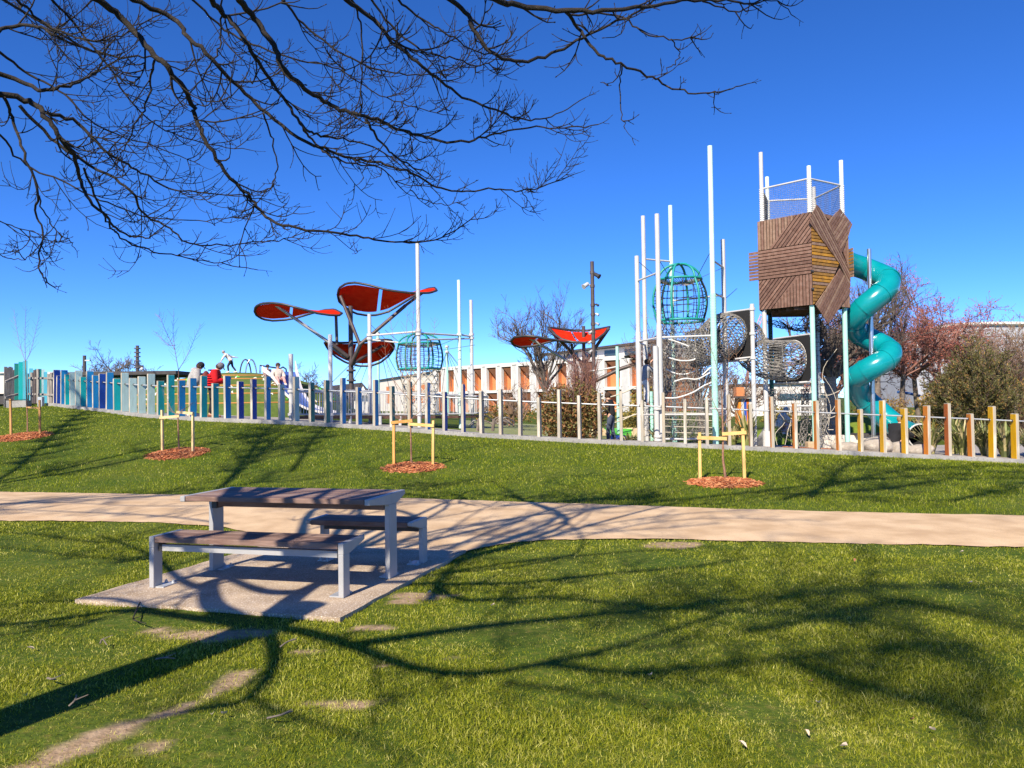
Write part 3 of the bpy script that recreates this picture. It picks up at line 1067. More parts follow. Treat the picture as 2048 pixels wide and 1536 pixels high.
FORK = over(520, 1255, 2.8)
BASE = Vector((-3.7, 1.3, -0.1))
BUD = []


def twig(mb, p, d, L, r, lev, up):
    """one twig that swings out and turns up at its tip, with side twigs"""
    n = 3 if L < 0.2 else (5 if L < 0.5 else 7)
    pts, rr = [Vector(p)], [r]
    q, v = Vector(p), Vector(d).normalized()
    side = Vector((random.gauss(0, 1), random.gauss(0, 1), random.gauss(0, 0.6)))
    for k in range(n):
        v = (v + Z3 * up * (k / n) + side * 0.09 + Vector((random.gauss(0, .07), random.gauss(0, .07), random.gauss(0, .07)))).normalized()
        q = q + v * (L / n)
        pts.append(q)
        rr.append(r * (1 - 0.55 * (k + 1) / n))
    mb.tube(pts, rr, 4 if r > 0.004 else 3, caps=False)
    e = pts[-1]
    mb.tube([e, e + v * 0.012, e + v * 0.026], [rr[-1], rr[-1] * 1.9, 0.0006], 4, caps=False)
    if lev > 0:
        for k in range(1, n):
            for _ in range(2 if random.random() < 0.25 else 1):
                if random.random() < 0.62:
                    t = (pts[k + 1] - pts[k]).normalized()
                    lat = t.cross(Vector((random.gauss(0, 1), random.gauss(0, 1), random.gauss(0, 1))))
                    if lat.length < 1e-3:
                        continue
                    lat.normalize()
                    twig(mb, pts[k], t * 0.7 + lat * 0.8, L * random.uniform(0.2, 0.5), max(r * 0.72, 0.0040), lev - 1, up)


def traced(pl, d0, d1, r0, r1, dens=1.0, tl=0.42, sag=0.0, lev=2, root=None, name='branch', up=0.42):
    """a branch through the pixels pl, running from distance d0 to d1, with its own twigs"""
    n = len(pl)
    ctl = [P(a, b_, d0 + (d1 - d0) * (k / (n - 1)) + 0.12 * math.sin(k * 1.7)) for k, (a, b_) in enumerate(pl)]
    pts = bez(ctl, 5)
    m = len(pts)
    for k in range(1, m - 1):
        pts[k] = pts[k] + Vector((random.gauss(0, .007), random.gauss(0, .01), random.gauss(0, .007)))
    rad = [r0 + (r1 - r0) * (k / (m - 1)) ** 0.8 for k in range(m)]
    mb = MB()
    if root is not None:
        mid = [Vector(root[0]), Vector(root[1]) + Vector((random.uniform(-1.1, 0.9), random.uniform(-1.3, 0.6), random.uniform(-0.1, 1.3)))]
        rp = bez(mid + [pts[0]], 6)[:-1]
        rr0 = r0 * 2.0
        rad = [rr0 + (r0 - rr0) * k / len(rp) for k in range(len(rp))] + rad
        allp = rp + pts
    else:
        allp = pts
    mb.tube(allp, rad, 7 if r0 > 0.012 else 5)
    off = len(allp) - m
    L = sum((pts[k + 1] - pts[k]).length for k in range(m - 1))
    cnt = int(L * 5.2 * dens)
    for c in range(cnt):
        f = random.uniform(0.05, 1.0) ** 0.85
        k = min(m - 2, int(f * (m - 1)))
        t = (pts[k + 1] - pts[k]).normalized()
        lat = t.cross(Vector((random.gauss(0, 1), random.gauss(0, 1), random.gauss(0, 1)))).normalized()
        rr = rad[off + k]
        twig(mb, pts[k], t * 0.95 + lat * 0.75, tl * 1.75 * random.uniform(0.35, 1.25) * (1.15 - 0.45 * f), min(max(rr * 0.5, 0.0058), 0.0095), lev if random.random() < 0.45 else lev - 1, up)
    twig(mb, pts[-1], pts[-1] - pts[-2], 0.15, r1 * 0.9, 1, up * 0.5)
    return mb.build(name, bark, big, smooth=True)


TOP = FORK + Vector((-0.4, 0.6, 2.2))
HI = [FORK + Vector((0.1, 0.3, 0.8)), Vector((-2.8, 3.0, 5.2))]
LO = [FORK + Vector((-0.5, 0.6, 0.7)), Vector((-4.6, 4.4, 4.7))]
TR = [(
    [(199, 0), (250, 43), (301, 102), (340, 141), (375, 188), (391, 230), (410, 281), (449, 344), (504, 398), (531, 434), (594, 457), (699, 469), (760, 482), (834, 483), (893, 471), (951, 430)], 6.6, 8.0, 0.034, 0.006, 1.0, 0.40, LO),
    ([(266, 0), (344, 35), (375, 74), (422, 117), (480, 176), (535, 227), (609, 281), (650, 298), (699, 316), (761, 327), (825, 347), (873, 373), (922, 383), (990, 378), (1040, 381), (1088, 373), (1147, 349)], 6.8, 8.2, 0.026, 0.006, 0.9, 0.40, LO),
    ([(424, 0), (449, 31), (484, 70), (504, 105), (539, 156), (582, 219), (613, 258), (641, 270), (699, 281), (760, 300), (800, 330)], 6.4, 7.4, 0.027, 0.006, 0.9, 0.40, HI),
    ([(478, 0), (508, 35), (547, 90), (570, 141), (609, 176), (656, 207), (699, 225), (756, 239), (805, 261), (864, 278), (937, 283), (990, 268), (1059, 254), (1127, 256), (1196, 249)], 6.0, 7.6, 0.030, 0.006, 0.8, 0.38, HI),
    ([(693, 0), (746, 39), (795, 93), (844, 132), (893, 171), (951, 205), (1015, 229), (1059, 240), (1112, 229), (1171, 195)], 6.2, 7.4, 0.022, 0.005, 1.0, 0.34, HI),
    ([(883, -10), (932, 24), (947, 59), (981, 103), (1044, 122), (1117, 103), (1176, 68), (1249, 37), (1320, -6)], 5.8, 6.4, 0.022, 0.009, 0.8, 0.30, HI),
    ([(975, -6), (1039, 10), (1127, 20), (1225, 20), (1332, 7), (1405, 0), (1479, 5), (1528, 0)], 5.6, 6.4, 0.028, 0.007, 0.6, 0.34, HI),
    ([(1132, 24), (1161, 63), (1196, 105), (1244, 129), (1303, 154), (1337, 173), (1391, 185), (1440, 183), (1493, 168)], 5.8, 6.4, 0.016, 0.005, 0.7, 0.26, None),
    ([(1244, 131), (1240, 171), (1244, 229), (1250, 258)], 6.1, 6.2, 0.0075, 0.004, 0.5, 0.14, None),
    ([(795, -4), (839, 37), (888, 63), (942, 98), (1005, 110)], 6.4, 6.8, 0.012, 0.006, 0.9, 0.32, HI),
    ([(1137, 29), (1235, 29), (1284, 63), (1352, 78), (1391, 73)], 6.0, 6.2, 0.010, 0.005, 0.7, 0.26, None),
    ([(1342, 78), (1359, 112), (1340, 135), (1322, 149)], 6.1, 6.2, 0.006, 0.004, 0.4, 0.14, None),
    ([(1405, 3), (1470, 22), (1510, 8), (1550, 2), (1590, 34)], 6.3, 6.4, 0.008, 0.004, 0.5, 0.20, None),
    ([(-30, 70), (23, 53), (78, 53), (113, 74), (156, 90), (195, 103), (254, 115), (309, 113), (360, 140), (410, 150), (470, 165)], 7.4, 8.2, 0.022, 0.005, 1.0, 0.42, LO),
    ([(-30, 135), (43, 164), (86, 180), (129, 172), (172, 156), (199, 133), (219, 90)], 7.0, 7.4, 0.028, 0.006, 0.8, 0.40, LO),
    ([(-30, 180), (47, 199), (86, 223), (117, 270), (152, 320), (160, 363), (188, 410), (223, 445), (250, 469), (289, 475), (305, 471)], 6.6, 7.6, 0.033, 0.006, 0.7, 0.36, LO),
    ([(86, 223), (156, 246), (188, 281), (227, 313), (273, 340), (336, 375), (391, 385), (469, 391), (530, 398)], 6.8, 8.2, 0.020, 0.005, 1.0, 0.42, None),
    ([(39, 211), (117, 289), (211, 348), (270, 391), (281, 422), (340, 457), (371, 484), (422, 492), (488, 486), (555, 480), (621, 461)], 7.0, 8.4, 0.018, 0.005, 0.9, 0.36, None),
    ([(8, 195), (27, 246), (47, 305), (78, 391), (70, 422), (84, 461), (80, 535), (94, 563), (111, 574)], 6.6, 7.0, 0.016, 0.006, 0.35, 0.30, None),
    ([(78, 391), (96, 440), (118, 468), (140, 478), (152, 500)], 6.8, 7.2, 0.008, 0.004, 0.5, 0.25, None),
    ([(168, 336), (203, 422), (227, 461), (273, 492), (332, 508), (391, 518), (477, 533), (516, 540)], 7.2, 8.4, 0.013, 0.005, 0.8, 0.32, None),
    ([(309, 121), (301, 168), (289, 219), (270, 250), (246, 297), (227, 332), (200, 352)], 7.0, 7.8, 0.013, 0.005, 0.7, 0.36, None),
    ([(445, -5), (443, 66), (434, 109), (410, 148), (383, 184), (332, 234), (281, 250)], 6.8, 7.6, 0.011, 0.005, 0.8, 0.36, HI),
    ([(527, 227), (545, 281), (555, 332), (545, 369), (520, 388)], 6.8, 7.4, 0.010, 0.005, 0.6, 0.34, None),
    ([(710, 8), (724, 73), (722, 146), (722, 220), (690, 240)], 6.6, 7.2, 0.010, 0.006, 0.6, 0.34, HI),
    ([(732, 239), (761, 283), (790, 312), (820, 330), (860, 350)], 6.8, 7.6, 0.014, 0.007, 0.8, 0.34, None),
    ([(600, 244), (625, 280), (660, 310), (700, 326), (760, 338), (800, 366), (850, 372)], 7.2, 8.2, 0.014, 0.005, 0.8, 0.36, None),
    ([(820, 380), (850, 400), (890, 410), (930, 400)], 7.8, 8.2, 0.007, 0.004, 0.9, 0.22, None),
    ([(1040, 381), (1055, 400), (1070, 424)], 8.0, 8.3, 0.006, 0.004, 0.9, 0.22, None),
    ([(0, 105), (60, 150), (130, 190), (180, 240), (240, 270), (330, 300), (400, 330)], 7.6, 8.6, 0.016, 0.005, 1.2, 0.45, LO),
    ([(30, -5), (80, 40), (140, 70), (200, 80), (270, 60), (330, 20)], 7.0, 7.6, 0.014, 0.006, 1.2, 0.45, LO),
    ([(100, -5), (150, 50), (215, 130), (260, 200), (330, 260), (420, 290), (500, 300)], 7.4, 8.6, 0.015, 0.005, 1.1, 0.45, LO),
    ([(0, 270), (50, 330), (120, 360), (200, 400), (280, 430), (350, 440), (430, 440), (520, 425)], 7.8, 8.8, 0.013, 0.005, 1.0, 0.40, LO),
    ([(-10, 440), (40, 455), (80, 470), (110, 488)], 7.6, 7.9, 0.007, 0.004, 1.6, 0.30, LO),
    ([(-10, 505), (30, 520), (60, 512), (85, 480)], 7.8, 7.9, 0.006, 0.004, 1.3, 0.28, LO),
    ([(560, -5), (620, 60), (690, 110), (760, 140), (830, 150), (900, 140), (950, 120)], 7.2, 8.2, 0.014, 0.005, 1.2, 0.42, HI),
    ([(380, -5), (450, 60), (520, 95), (600, 120), (680, 140), (760, 190), (830, 215), (900, 230)], 7.6, 8.8, 0.014, 0.005, 1.1, 0.42, HI),
    ([(740, -5), (790, 60), (840, 100), (900, 115), (960, 130), (1000, 110), (1060, 60)], 6.6, 7.0, 0.012, 0.005, 0.9, 0.34, HI)]
for pl, d0, d1, r0, r1, dens, tl, root in TR:
    traced(pl, d0, d1, r0 * 0.92, r1 * 0.9, dens, tl, root=root)

# trunk and the limbs whose shadows lie on the lawn
mb = MB()
tp = bez([BASE, BASE.lerp(FORK, 0.3) + Vector((0.02, 0.02, 0)), BASE.lerp(FORK, 0.7), FORK, FORK + Vector((0.02, 0.12, 0.35))], 6)
mb.tube(tp, [0.30 - 0.12 * min(1, k / 10) if k < 22 else 0.17 for k in range(len(tp))], 14)
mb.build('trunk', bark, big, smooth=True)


def limb(spec, r0, r1, dens=1.0, tl=0.7, name='branch', lev=2):
    pts = bez([over(px, py, z) for px, py, z in spec], 6)
    m = len(pts)
    rad = [r0 + (r1 - r0) * k / (m - 1) for k in range(m)]
    mb = MB().tube(pts, rad, 8)
    L = sum((pts[k + 1] - pts[k]).length for k in range(m - 1))
    for c in range(int(L * 2.6 * dens)):
        f = random.uniform(0.2, 1)
        k = min(m - 2, int(f * (m - 1)))
        t = (pts[k + 1] - pts[k]).normalized()
        lat = t.cross(Vector((random.gauss(0, 1), random.gauss(0, 1), random.gauss(0, 1)))).normalized()
        twig(mb, pts[k], t * 0.7 + lat * 0.8 + Z3 * 0.2, tl * random.uniform(0.5, 1.5), min(max(rad[k] * 0.4, 0.005), 0.014), lev, 0.3)
    return mb.build(name, bark, big, smooth=True)


limb([(520, 1255, 2.8), (440, 1222, 3.1), (425, 1185, 3.5), (440, 1165, 3.8), (520, 1148, 4.2), (640, 1110, 4.8), (760, 1060, 5.4)], 0.085, 0.04, 0.5)
limb([(425, 1185, 3.5), (370, 1165, 3.9), (300, 1110, 4.6), (200, 1070, 5.4)], 0.05, 0.02, 0.7)
limb([(520, 1255, 2.8), (560, 1228, 3.0), (610, 1190, 3.3), (650, 1168, 3.7), (740, 1120, 4.4), (880, 1080, 5.2), (1050, 1045, 6.0)], 0.10, 0.03, 0.6)
limb([(610, 1190, 3.3), (540, 1188, 3.5), (480, 1168, 3.8), (420, 1140, 4.2)], 0.06, 0.03, 0.4)
limb([(522, 1257, 2.8), (600, 1262, 3.1), (700, 1290, 3.6), (830, 1336, 4.1), (950, 1347, 4.6), (1080, 1330, 5.0), (1250, 1290, 5.5), (1400, 1240, 6.0), (1600, 1190, 6.6)], 0.055, 0.02, 0.6)
limb([(1010, 1365, 4.8), (1150, 1385, 5.3), (1280, 1405, 5.8), (1450, 1420, 6.4)], 0.025, 0.015, 0.8)
limb([(540, 1262, 3.0), (548, 1330, 3.3), (492, 1399, 3.7), (400, 1420, 4.0), (240, 1450, 4.4)], 0.045, 0.015, 0.5)
limb([(500, 1395, 3.7), (580, 1430, 4.2), (700, 1470, 4.8), (830, 1520, 5.4)], 0.022, 0.012, 0.7)
limb([(515, 1255, 2.8), (400, 1238, 3.2), (250, 1222, 3.6), (120, 1238, 4.0), (0, 1250, 4.4), (-150, 1240, 5.0)], 0.055, 0.02, 0.8)
limb([(330, 1228, 3.4), (240, 1203, 3.8), (110, 1203, 4.2), (0, 1210, 4.6)], 0.03, 0.015, 0.6)
limb([(640, 1172, 3.7), (730, 1170, 4.2), (870, 1168, 4.6), (1000, 1168, 5.0), (1100, 1160, 5.4), (1250, 1145, 5.9), (1400, 1132, 6.5), (1500, 1115, 7.2)], 0.045, 0.022, 0.8)
limb([(900, 1145, 5.0), (1050, 1122, 5.6), (1250, 1105, 6.4), (1420, 1095, 7.2)], 0.03, 0.018, 0.8)
limb([(870, 1168, 4.6), (930, 1200, 5.0), (1100, 1195, 5.6), (1300, 1215, 6.4), (1500, 1225, 7.2), (1750, 1240, 8.2)], 0.04, 0.02, 1.0)
limb([(1100, 1330, 5.0), (1250, 1345, 6.0), (1450, 1330, 7.2), (1700, 1300, 8.6), (1950, 1290, 9.6)], 0.04, 0.03, 1.2, 1.0)
limb([(700, 1290, 4.6), (1000, 1250, 6.2), (1350, 1215, 8.0), (1700, 1180, 9.6), (2050, 1170, 10.6)], 0.06, 0.03, 1.2, 1.1)
limb([(1500, 1260, 7.6), (1620, 1240, 9.0), (1800, 1200, 10.4), (1950, 1230, 11.6)], 0.05, 0.03, 1.4, 1.2)
limb([(1600, 1330, 7.8), (1750, 1380, 9.0), (1900, 1420, 10.2), (2050, 1450, 11.4)], 0.05, 0.03, 1.2, 1.1)
limb([(860, 1200, 5.2), (900, 1140, 6.6), (1000, 1075, 8.2), (1150, 1030, 9.8), (1300, 1005, 11)], 0.05, 0.03, 1.1, 1.0)


def neighbour(x, y, h, seed, label):
    """another bare tree of the row; it stands behind the camera and only its shadow reaches the bank"""
    random.seed(seed)
    t = thing('bare_tree', label, 'tree', (x, y, 0))
    b0 = Vector((x, y, -0.1))
    top = Vector((x, y, h * 0.3))
    MB().tube([b0, b0.lerp(top, 0.5), top], [0.26, 0.21, 0.19], 10).build('trunk', bark, t, smooth=True)
    for k in range(8):
        a = k * 0.785 + random.uniform(-0.3, 0.3)
        v = Vector((math.cos(a) * 0.8, math.sin(a) * 0.8, random.uniform(0.8, 1.5))).normalized()
        q = top
        pts = [q]
        for s in range(6):
            v = (v + Vector((random.gauss(0, .2), random.gauss(0, .2), random.gauss(0, .12)))).normalized()
            q = q + v * h * 0.13
            pts.append(q)
        mb = MB().tube(pts, [0.10 * (1 - 0.75 * s / 6) for s in range(7)], 6)
        for s in range(1, 7):
            for _ in range(4):
                lat = v.cross(Vector((random.gauss(0, 1), random.gauss(0, 1), random.gauss(0, 1)))).normalized()
                twig(mb, pts[s], v * 0.5 + lat * 0.9, random.uniform(0.9, 2.0), 0.022, 2, 0.3)
        mb.build('branch', bark, t)


limb([(1250, 1010, 9.0), (1500, 990, 9.6), (1700, 970, 10.4), (1900, 955, 11), (2060, 945, 11.6)], 0.05, 0.03, 2.2, 1.1)
limb([(1500, 990, 9.6), (1700, 995, 9.8), (1880, 1005, 9.9)], 0.03, 0.02, 2.2, 1.0)
limb([(430, 985, 9.0), (560, 940, 9.8), (680, 905, 11), (800, 880, 12.4)], 0.04, 0.03, 2.0, 1.1)
# branches whose shadows stripe the path
for spec, r in (([(640, 1110, 5.0), (800, 1085, 5.6), (980, 1050, 6.2), (1150, 1022, 6.8), (1300, 1008, 7.4)], 0.030), ([(760, 1100, 5.4), (900, 1075, 6.0), (1040, 1040, 6.6), (1150, 1010, 7.2)], 0.026),
                ([(860, 1098, 5.4), (1000, 1078, 5.9), (1150, 1060, 6.5), (1330, 1035, 7.2), (1500, 1020, 7.8)], 0.028), ([(700, 1075, 6.0), (820, 1050, 6.5), (950, 1025, 7.0), (1010, 1006, 7.4)], 0.022),
                ([(980, 1090, 5.6), (1130, 1072, 6.2), (1290, 1062, 6.8), (1450, 1050, 7.4)], 0.024), ([(540, 1085, 5.6), (650, 1055, 6.2), (760, 1025, 6.8), (850, 1002, 7.3)], 0.024),
                ([(1150, 1078, 6.0), (1300, 1050, 6.6), (1450, 1040, 7.2), (1640, 1045, 7.8)], 0.020), ([(460, 1050, 5.8), (330, 1035, 6.2), (180, 1028, 6.6), (20, 1022, 7.0), (-120, 1020, 7.4)], 0.026),
                ([(420, 1015, 6.4), (280, 1015, 6.8), (130, 1008, 7.2), (-20, 1003, 7.6)], 0.022), ([(300, 1075, 5.4), (200, 1085, 5.6), (80, 1070, 6.0), (-60, 1060, 6.4)], 0.030), ([(380, 1100, 5.2), (280, 1120, 5.3), (140, 1110, 5.6), (0, 1095, 6.0)], 0.028),
                ([(720, 1040, 6.4), (640, 1020, 6.8), (560, 1000, 7.2)], 0.018), ([(1100, 1046, 6.5), (1160, 1025, 7.0), (1260, 1012, 7.4)], 0.016)):
    limb(spec, r, r * 0.5, 2.2, 0.5)
# denser crown parts that shade the bank
for spec in ([(-60, 985, 7.6), (100, 945, 8.6), (240, 905, 9.8), (330, 880, 10.8), (430, 858, 11.8)], [(-60, 915, 9.6), (80, 890, 10.6), (200, 868, 11.6), (300, 850, 12.4)], [(430, 985, 8.2), (540, 940, 9.4), (640, 902, 10.4), (760, 876, 11.4)],
             [(600, 960, 9.0), (700, 915, 10.2), (800, 885, 11.2)], [(1560, 1003, 8.6), (1680, 975, 9.6), (1790, 952, 10.4), (1900, 940, 11.2), (2060, 930, 12)], [(1640, 990, 9), (1760, 985, 9.3), (1900, 965, 10.2), (2060, 960, 10.8)],
             [(1900, 1005, 8.8), (2000, 985, 9.6), (2100, 970, 10.4)], [(1620, 1000, 8.4), (1700, 940, 10.8), (1760, 925, 11.4)], [(1000, 1015, 8.2), (1180, 1000, 8.8), (1340, 1002, 9.0)]):
    limb(spec, 0.055, 0.03, 4.0, 0.8)
neighbour(-14.5, 4.0, 13, 21, 'tall bare tree of the row, standing out of view beyond the left edge')
random.seed(11)
# ================================================================== timber tower, its nets and the tube slide
X1, Y1 = Vector((1, 0, 0)), Vector((0, 1, 0))
plank_mats = [mat('plank_brown_a', (0.135, 0.070, 0.050), (0.20, 0.115, 0.085), 10, 0.75, bump=0.2), mat('plank_brown_b', (0.165, 0.085, 0.060), (0.235, 0.140, 0.105), 10, 0.75, bump=0.2),
              mat('plank_brown_c', (0.11, 0.055, 0.040), (0.165, 0.095, 0.072), 10, 0.75, bump=0.2), mat('plank_tan', (0.21, 0.125, 0.085), (0.29, 0.19, 0.135), 10, 0.75, bump=0.2)]
plank_gold = mat('plank_golden', (0.30, 0.145, 0.025), (0.52, 0.25, 0.02), 5, 0.6, bump=0.2)
plank_gold2 = mat('plank_golden_dark', (0.20, 0.105, 0.03), (0.36, 0.18, 0.03), 5, 0.65, bump=0.2)
backing = mat('dark_backing', (0.02, 0.016, 0.014), None, rough=0.9)

TW = dict(A=P(1523, 378, 21.57), B=P(1618, 357, 20.6), C=P(1683, 371, 21.33), D=P(1628, 398, 22.7), E=P(1535, 402, 22.9))
TOPZ = dict(A=P(1523, 305, 21.57).z, B=P(1618, 332, 20.6).z, C=P(1683, 321, 21.33).z, D=P(1628, 374, 22.7).z, E=P(1535, 354, 22.9).z)
cx = sum(TW[k].x for k in TW) / 5
cy = sum(TW[k].y for k in TW) / 5
CEN = Vector((cx, cy, 0))
RAILZ = P(1618, 357, 20.6).z
HB, HT = P(1623, 609, 20.45).z, 6.50
tower = thing('play_tower', 'tall play tower clad in criss crossing brown planks on mint legs', 'play tower', (cx, cy, tz(cx, cy)))
for k in 'ABCDE':
    p = TW[k]
    g = tz(p.x, p.y)
    mb = MB().tube([(p.x, p.y, g - 0.1), (p.x, p.y, HB + 0.15)], 0.066, 14)
    mb.build('leg', {'A': white_steel, 'B': mint_steel, 'C': mint_steel, 'D': galv, 'E': mat('dark_green_steel', (0.015, 0.10, 0.085), None, rough=0.4)}[k], tower, smooth=True)
    mb = MB().tube([(p.x, p.y, HB + 0.15), (p.x, p.y, TOPZ[k])], 0.057, 14)
    o = mb.build('mast', white_steel if k in 'AD' else mat('pale_mint_steel_' + k, (0.66, 0.78, 0.74), (0.72, 0.80, 0.78), 4, 0.4), tower, smooth=True)
    mb = MB()
    z = HT + 0.02
    while z < RAILZ - 0.03:
        mb.tube([(p.x, p.y, z), (p.x, p.y, z + 0.028)], 0.068, 12)
        z += 0.052
    mb.build('rope_wrap', rope_white, tower, kind='stuff')
order = 'ABCDE'
for i in range(5):
    a, b_ = TW[order[i]].copy(), TW[order[(i + 1) % 5]].copy()
    a.z = b_.z = RAILZ
    MB().tube([a, b_], 0.026, 8).build('top_rail', white_steel, tower, smooth=True)
    mb = MB()                                             # safety net between clad hull and rail
    L = (b_ - a).length
    nx, nz = int(L / 0.05), int((RAILZ - HT) / 0.05)
    for k in range(1, nx):
        q = a.lerp(b_, k / nx)
        mb.tube([(q.x, q.y, HT - 0.1), (q.x, q.y, RAILZ)], 0.0035, 3, caps=False)
    for k in range(1, nz):
        z = HT + (RAILZ - HT) * k / nz
        mb.tube([(a.x, a.y, z), (b_.x, b_.y, z)], 0.0035, 3, caps=False)
    mb.build('safety_net', rope_grey, tower, kind='stuff')


def clip(poly, nx, ny, c):
    """keep the part of a 2-D polygon with nx*x + ny*y <= c"""
    out = []
    for i in range(len(poly)):
        p, q = poly[i - 1], poly[i]
        dp, dq = nx * p[0] + ny * p[1] - c, nx * q[0] + ny * q[1] - c
        if (dp <= 0) != (dq <= 0):
            t = dp / (dp - dq)
            out.append((p[0] + (q[0] - p[0]) * t, p[1] + (q[1] - p[1]) * t))
        if dq <= 0:
            out.append(q)
    return out


OFF = 0.13
hull = {}
for k in order:
    v = Vector((TW[k].x - cx, TW[k].y - cy, 0))
    hull[k] = CEN + v * (1 + OFF / v.length)
H_ = HT - HB


def face(a, b_, regions, lab):
    """one clad side of the hull; regions: polygon in (0..1, 0..1), plank direction in degrees, proud by, materials"""
    pa, pb = hull[a], hull[b_]
    L = (pb - pa).length
    s = (pb - pa).normalized()
    nrm = Vector((s.y, -s.x, 0))
    if nrm.dot(pa - CEN) < 0:
        nrm = -nrm
    o0 = Vector((pa.x, pa.y, HB))
    panel = MB().prism([o0 - nrm * 0.03, o0 + s * L - nrm * 0.03, o0 + s * L - nrm * 0.03 + Z3 * H_, o0 - nrm * 0.03 + Z3 * H_], -nrm * 0.02).build('wall_panel', backing, tower, label=lab)
    for poly, ang, proud, mats in regions:
        pl = [(x * L, y * H_) for x, y in poly]
        ca, sa = math.cos(R(ang)), math.sin(R(ang))
        nx, ny = -sa, ca
        lo = min(nx * x + ny * y for x, y in pl)
        hi = max(nx * x + ny * y for x, y in pl)
        pitch = 0.088
        cnt = max(1, round((hi - lo) / pitch))
        pitch = (hi - lo) / cnt
        for k in range(cnt):
            c0, c1 = lo + k * pitch + 0.010, lo + (k + 1) * pitch - 0.010
            q = clip(clip(pl, nx, ny, c1), -nx, -ny, -c0)
            if len(q) < 3:
                continue
            area = abs(sum(q[i - 1][0] * q[i][1] - q[i][0] * q[i - 1][1] for i in range(len(q)))) / 2
            if area < 0.002:
                continue
            pr = proud + random.uniform(-0.002, 0.003)
            MB().prism([o0 + s * x + Z3 * y + nrm * pr for x, y in q], nrm * 0.022).build('plank', random.choice(mats), panel)


BR = plank_mats[:3]
TN = [plank_mats[3], plank_mats[1], plank_mats[0]]
face('A', 'B', [([(0, 0.67), (0.20, 0.67), (0.735, 1.0), (0, 1.0)], 90, 0.0, TN[:2]),
                ([(0.20, 0.67), (1.0, 0.67), (1.0, 1.0), (0.735, 1.0)], 49, 0.003, BR),
                ([(-0.19, 0.335), (1.0, 0.335), (1.0, 0.665), (-0.19, 0.665)], 0, 0.012, BR),
                ([(0, 0), (0.24, 0), (0.78, 0.33), (0, 0.33)], 49, 0.0, BR),
                ([(0.24, 0), (1, 0), (1, 0.33), (0.78, 0.33)], 90, 0.002, [plank_mats[1], plank_mats[0]])], 'left front side with a broad band of level planks')
GD = [plank_gold, plank_gold2, plank_gold2, plank_mats[3]]
face('B', 'C', [([(0, 0.0), (0.55, 0.32), (0.72, 0.48), (0.0, 0.93)], 0, 0.0, GD),
                ([(-0.10, 0.885), (0.0, 0.99), (0.13, 1.085), (0.33, 0.99), (1.0, 0.40), (1.0, 0.23), (0.72, 0.47)], -50, 0.030, TN),
                ([(0.42, 0.92), (0.76, 1.09), (1.10, 0.94), (0.98, 0.80), (0.82, 0.64), (0.78, 0.60)], 47, 0.022, TN),
                ([(0.33, 0.99), (0.46, 0.95), (0.60, 1.0), (0.30, 1.0)], 90, 0.0, TN),
                ([(0.03, 0.0), (0.36, -0.20), (0.99, 0.16), (0.99, 0.265), (0.72, 0.42)], 52, 0.022, TN),
                ([(0.68, 0.0), (1.0, 0.0), (1.0, 0.155)], 90, 0.0, TN),
                ([(0.83, 0.63), (1.0, 0.43), (1.0, 0.79)], 90, 0.0, TN)], 'right front side with golden planks under diagonal bands')
face('C', 'D', [([(-0.12, 0.33), (1.0, 0.33), (1.0, 0.66), (-0.12, 0.66)], 0, 0.012, [plank_mats[3], plank_gold2]), ([(0, 0), (1, 0), (1, 0.33), (0, 0.33)], 90, 0.0, BR),
                ([(0, 0.66), (1, 0.66), (1, 1), (0, 1)], 90, 0.0, BR)], 'side towards the tube slide')
face('E', 'A', [([(0, 0), (1, 0), (1, 1), (0, 1)], 90, 0.0, BR)], 'left rear side')
face('D', 'E', [([(0, 0), (1, 0), (1, 1), (0, 1)], 90, 0.0, BR)], 'rear side')
MB().prism([hull[k] + Z3 * (HB + 0.02) - (hull[k] - CEN).normalized() * 0.06 for k in order], Z3 * 0.05).build('deck', backing, tower)
mb = MB()
for i in range(7):                                        # joists under the deck
    y = cy - 0.9 + i * 0.3
    mb.box((cx, y, HB - 0.035), (1.7 - abs(i - 3) * 0.22, 0.05, 0.10))
mb.build('joist', plank_mats[2], tower, kind='stuff')
# a clamp or two at the front corner
for z in (HB + 0.9, HB + 2.15, HB + 0.42):
    MB().box(hull['B'] + Z3 * z + Vector((-0.02, -0.04, 0)), (0.07, 0.03, 0.04)).build('hinge', dark_steel, tower)


def net_tube(mb, path, rads, nring, nlong, r, twist=0.5):
    """a rope tube: hoops and crossing spiral ropes along a path"""
    pts = bez(path, 6)
    m = len(pts)
    frames = []
    nrm = None
    for i in range(nring + 1):
        f = i / nring * (m - 1)
        k = min(m - 2, int(f))
        p = pts[k].lerp(pts[k + 1], f - k)
        t = (pts[k + 1] - pts[k]).normalized()
        if nrm is None:
            nrm = t.orthogonal().normalized()
        nrm = (nrm - t * nrm.dot(t)).normalized()
        rr = np.interp(i / nring, np.linspace(0, 1, len(rads)), rads)
        frames.append((p, nrm.copy(), t.cross(nrm), rr))
    for s in (-1, 1):
        for j in range(nlong):
            line = []
            for i, (p, a, c, rr) in enumerate(frames):
                th = 2 * math.pi * (j / nlong + s * twist * i / nring)
                line.append(p + (a * math.cos(th) + c * math.sin(th)) * rr)
            mb.tube(line, r, 3, caps=False)
    for p, a, c, rr in frames[::3]:
        mb.tube([p + (a * math.cos(2 * math.pi * k / 24) + c * math.sin(2 * math.pi * k / 24)) * rr for k in range(24)], r * 1.1, 3, close=True)
    return mb


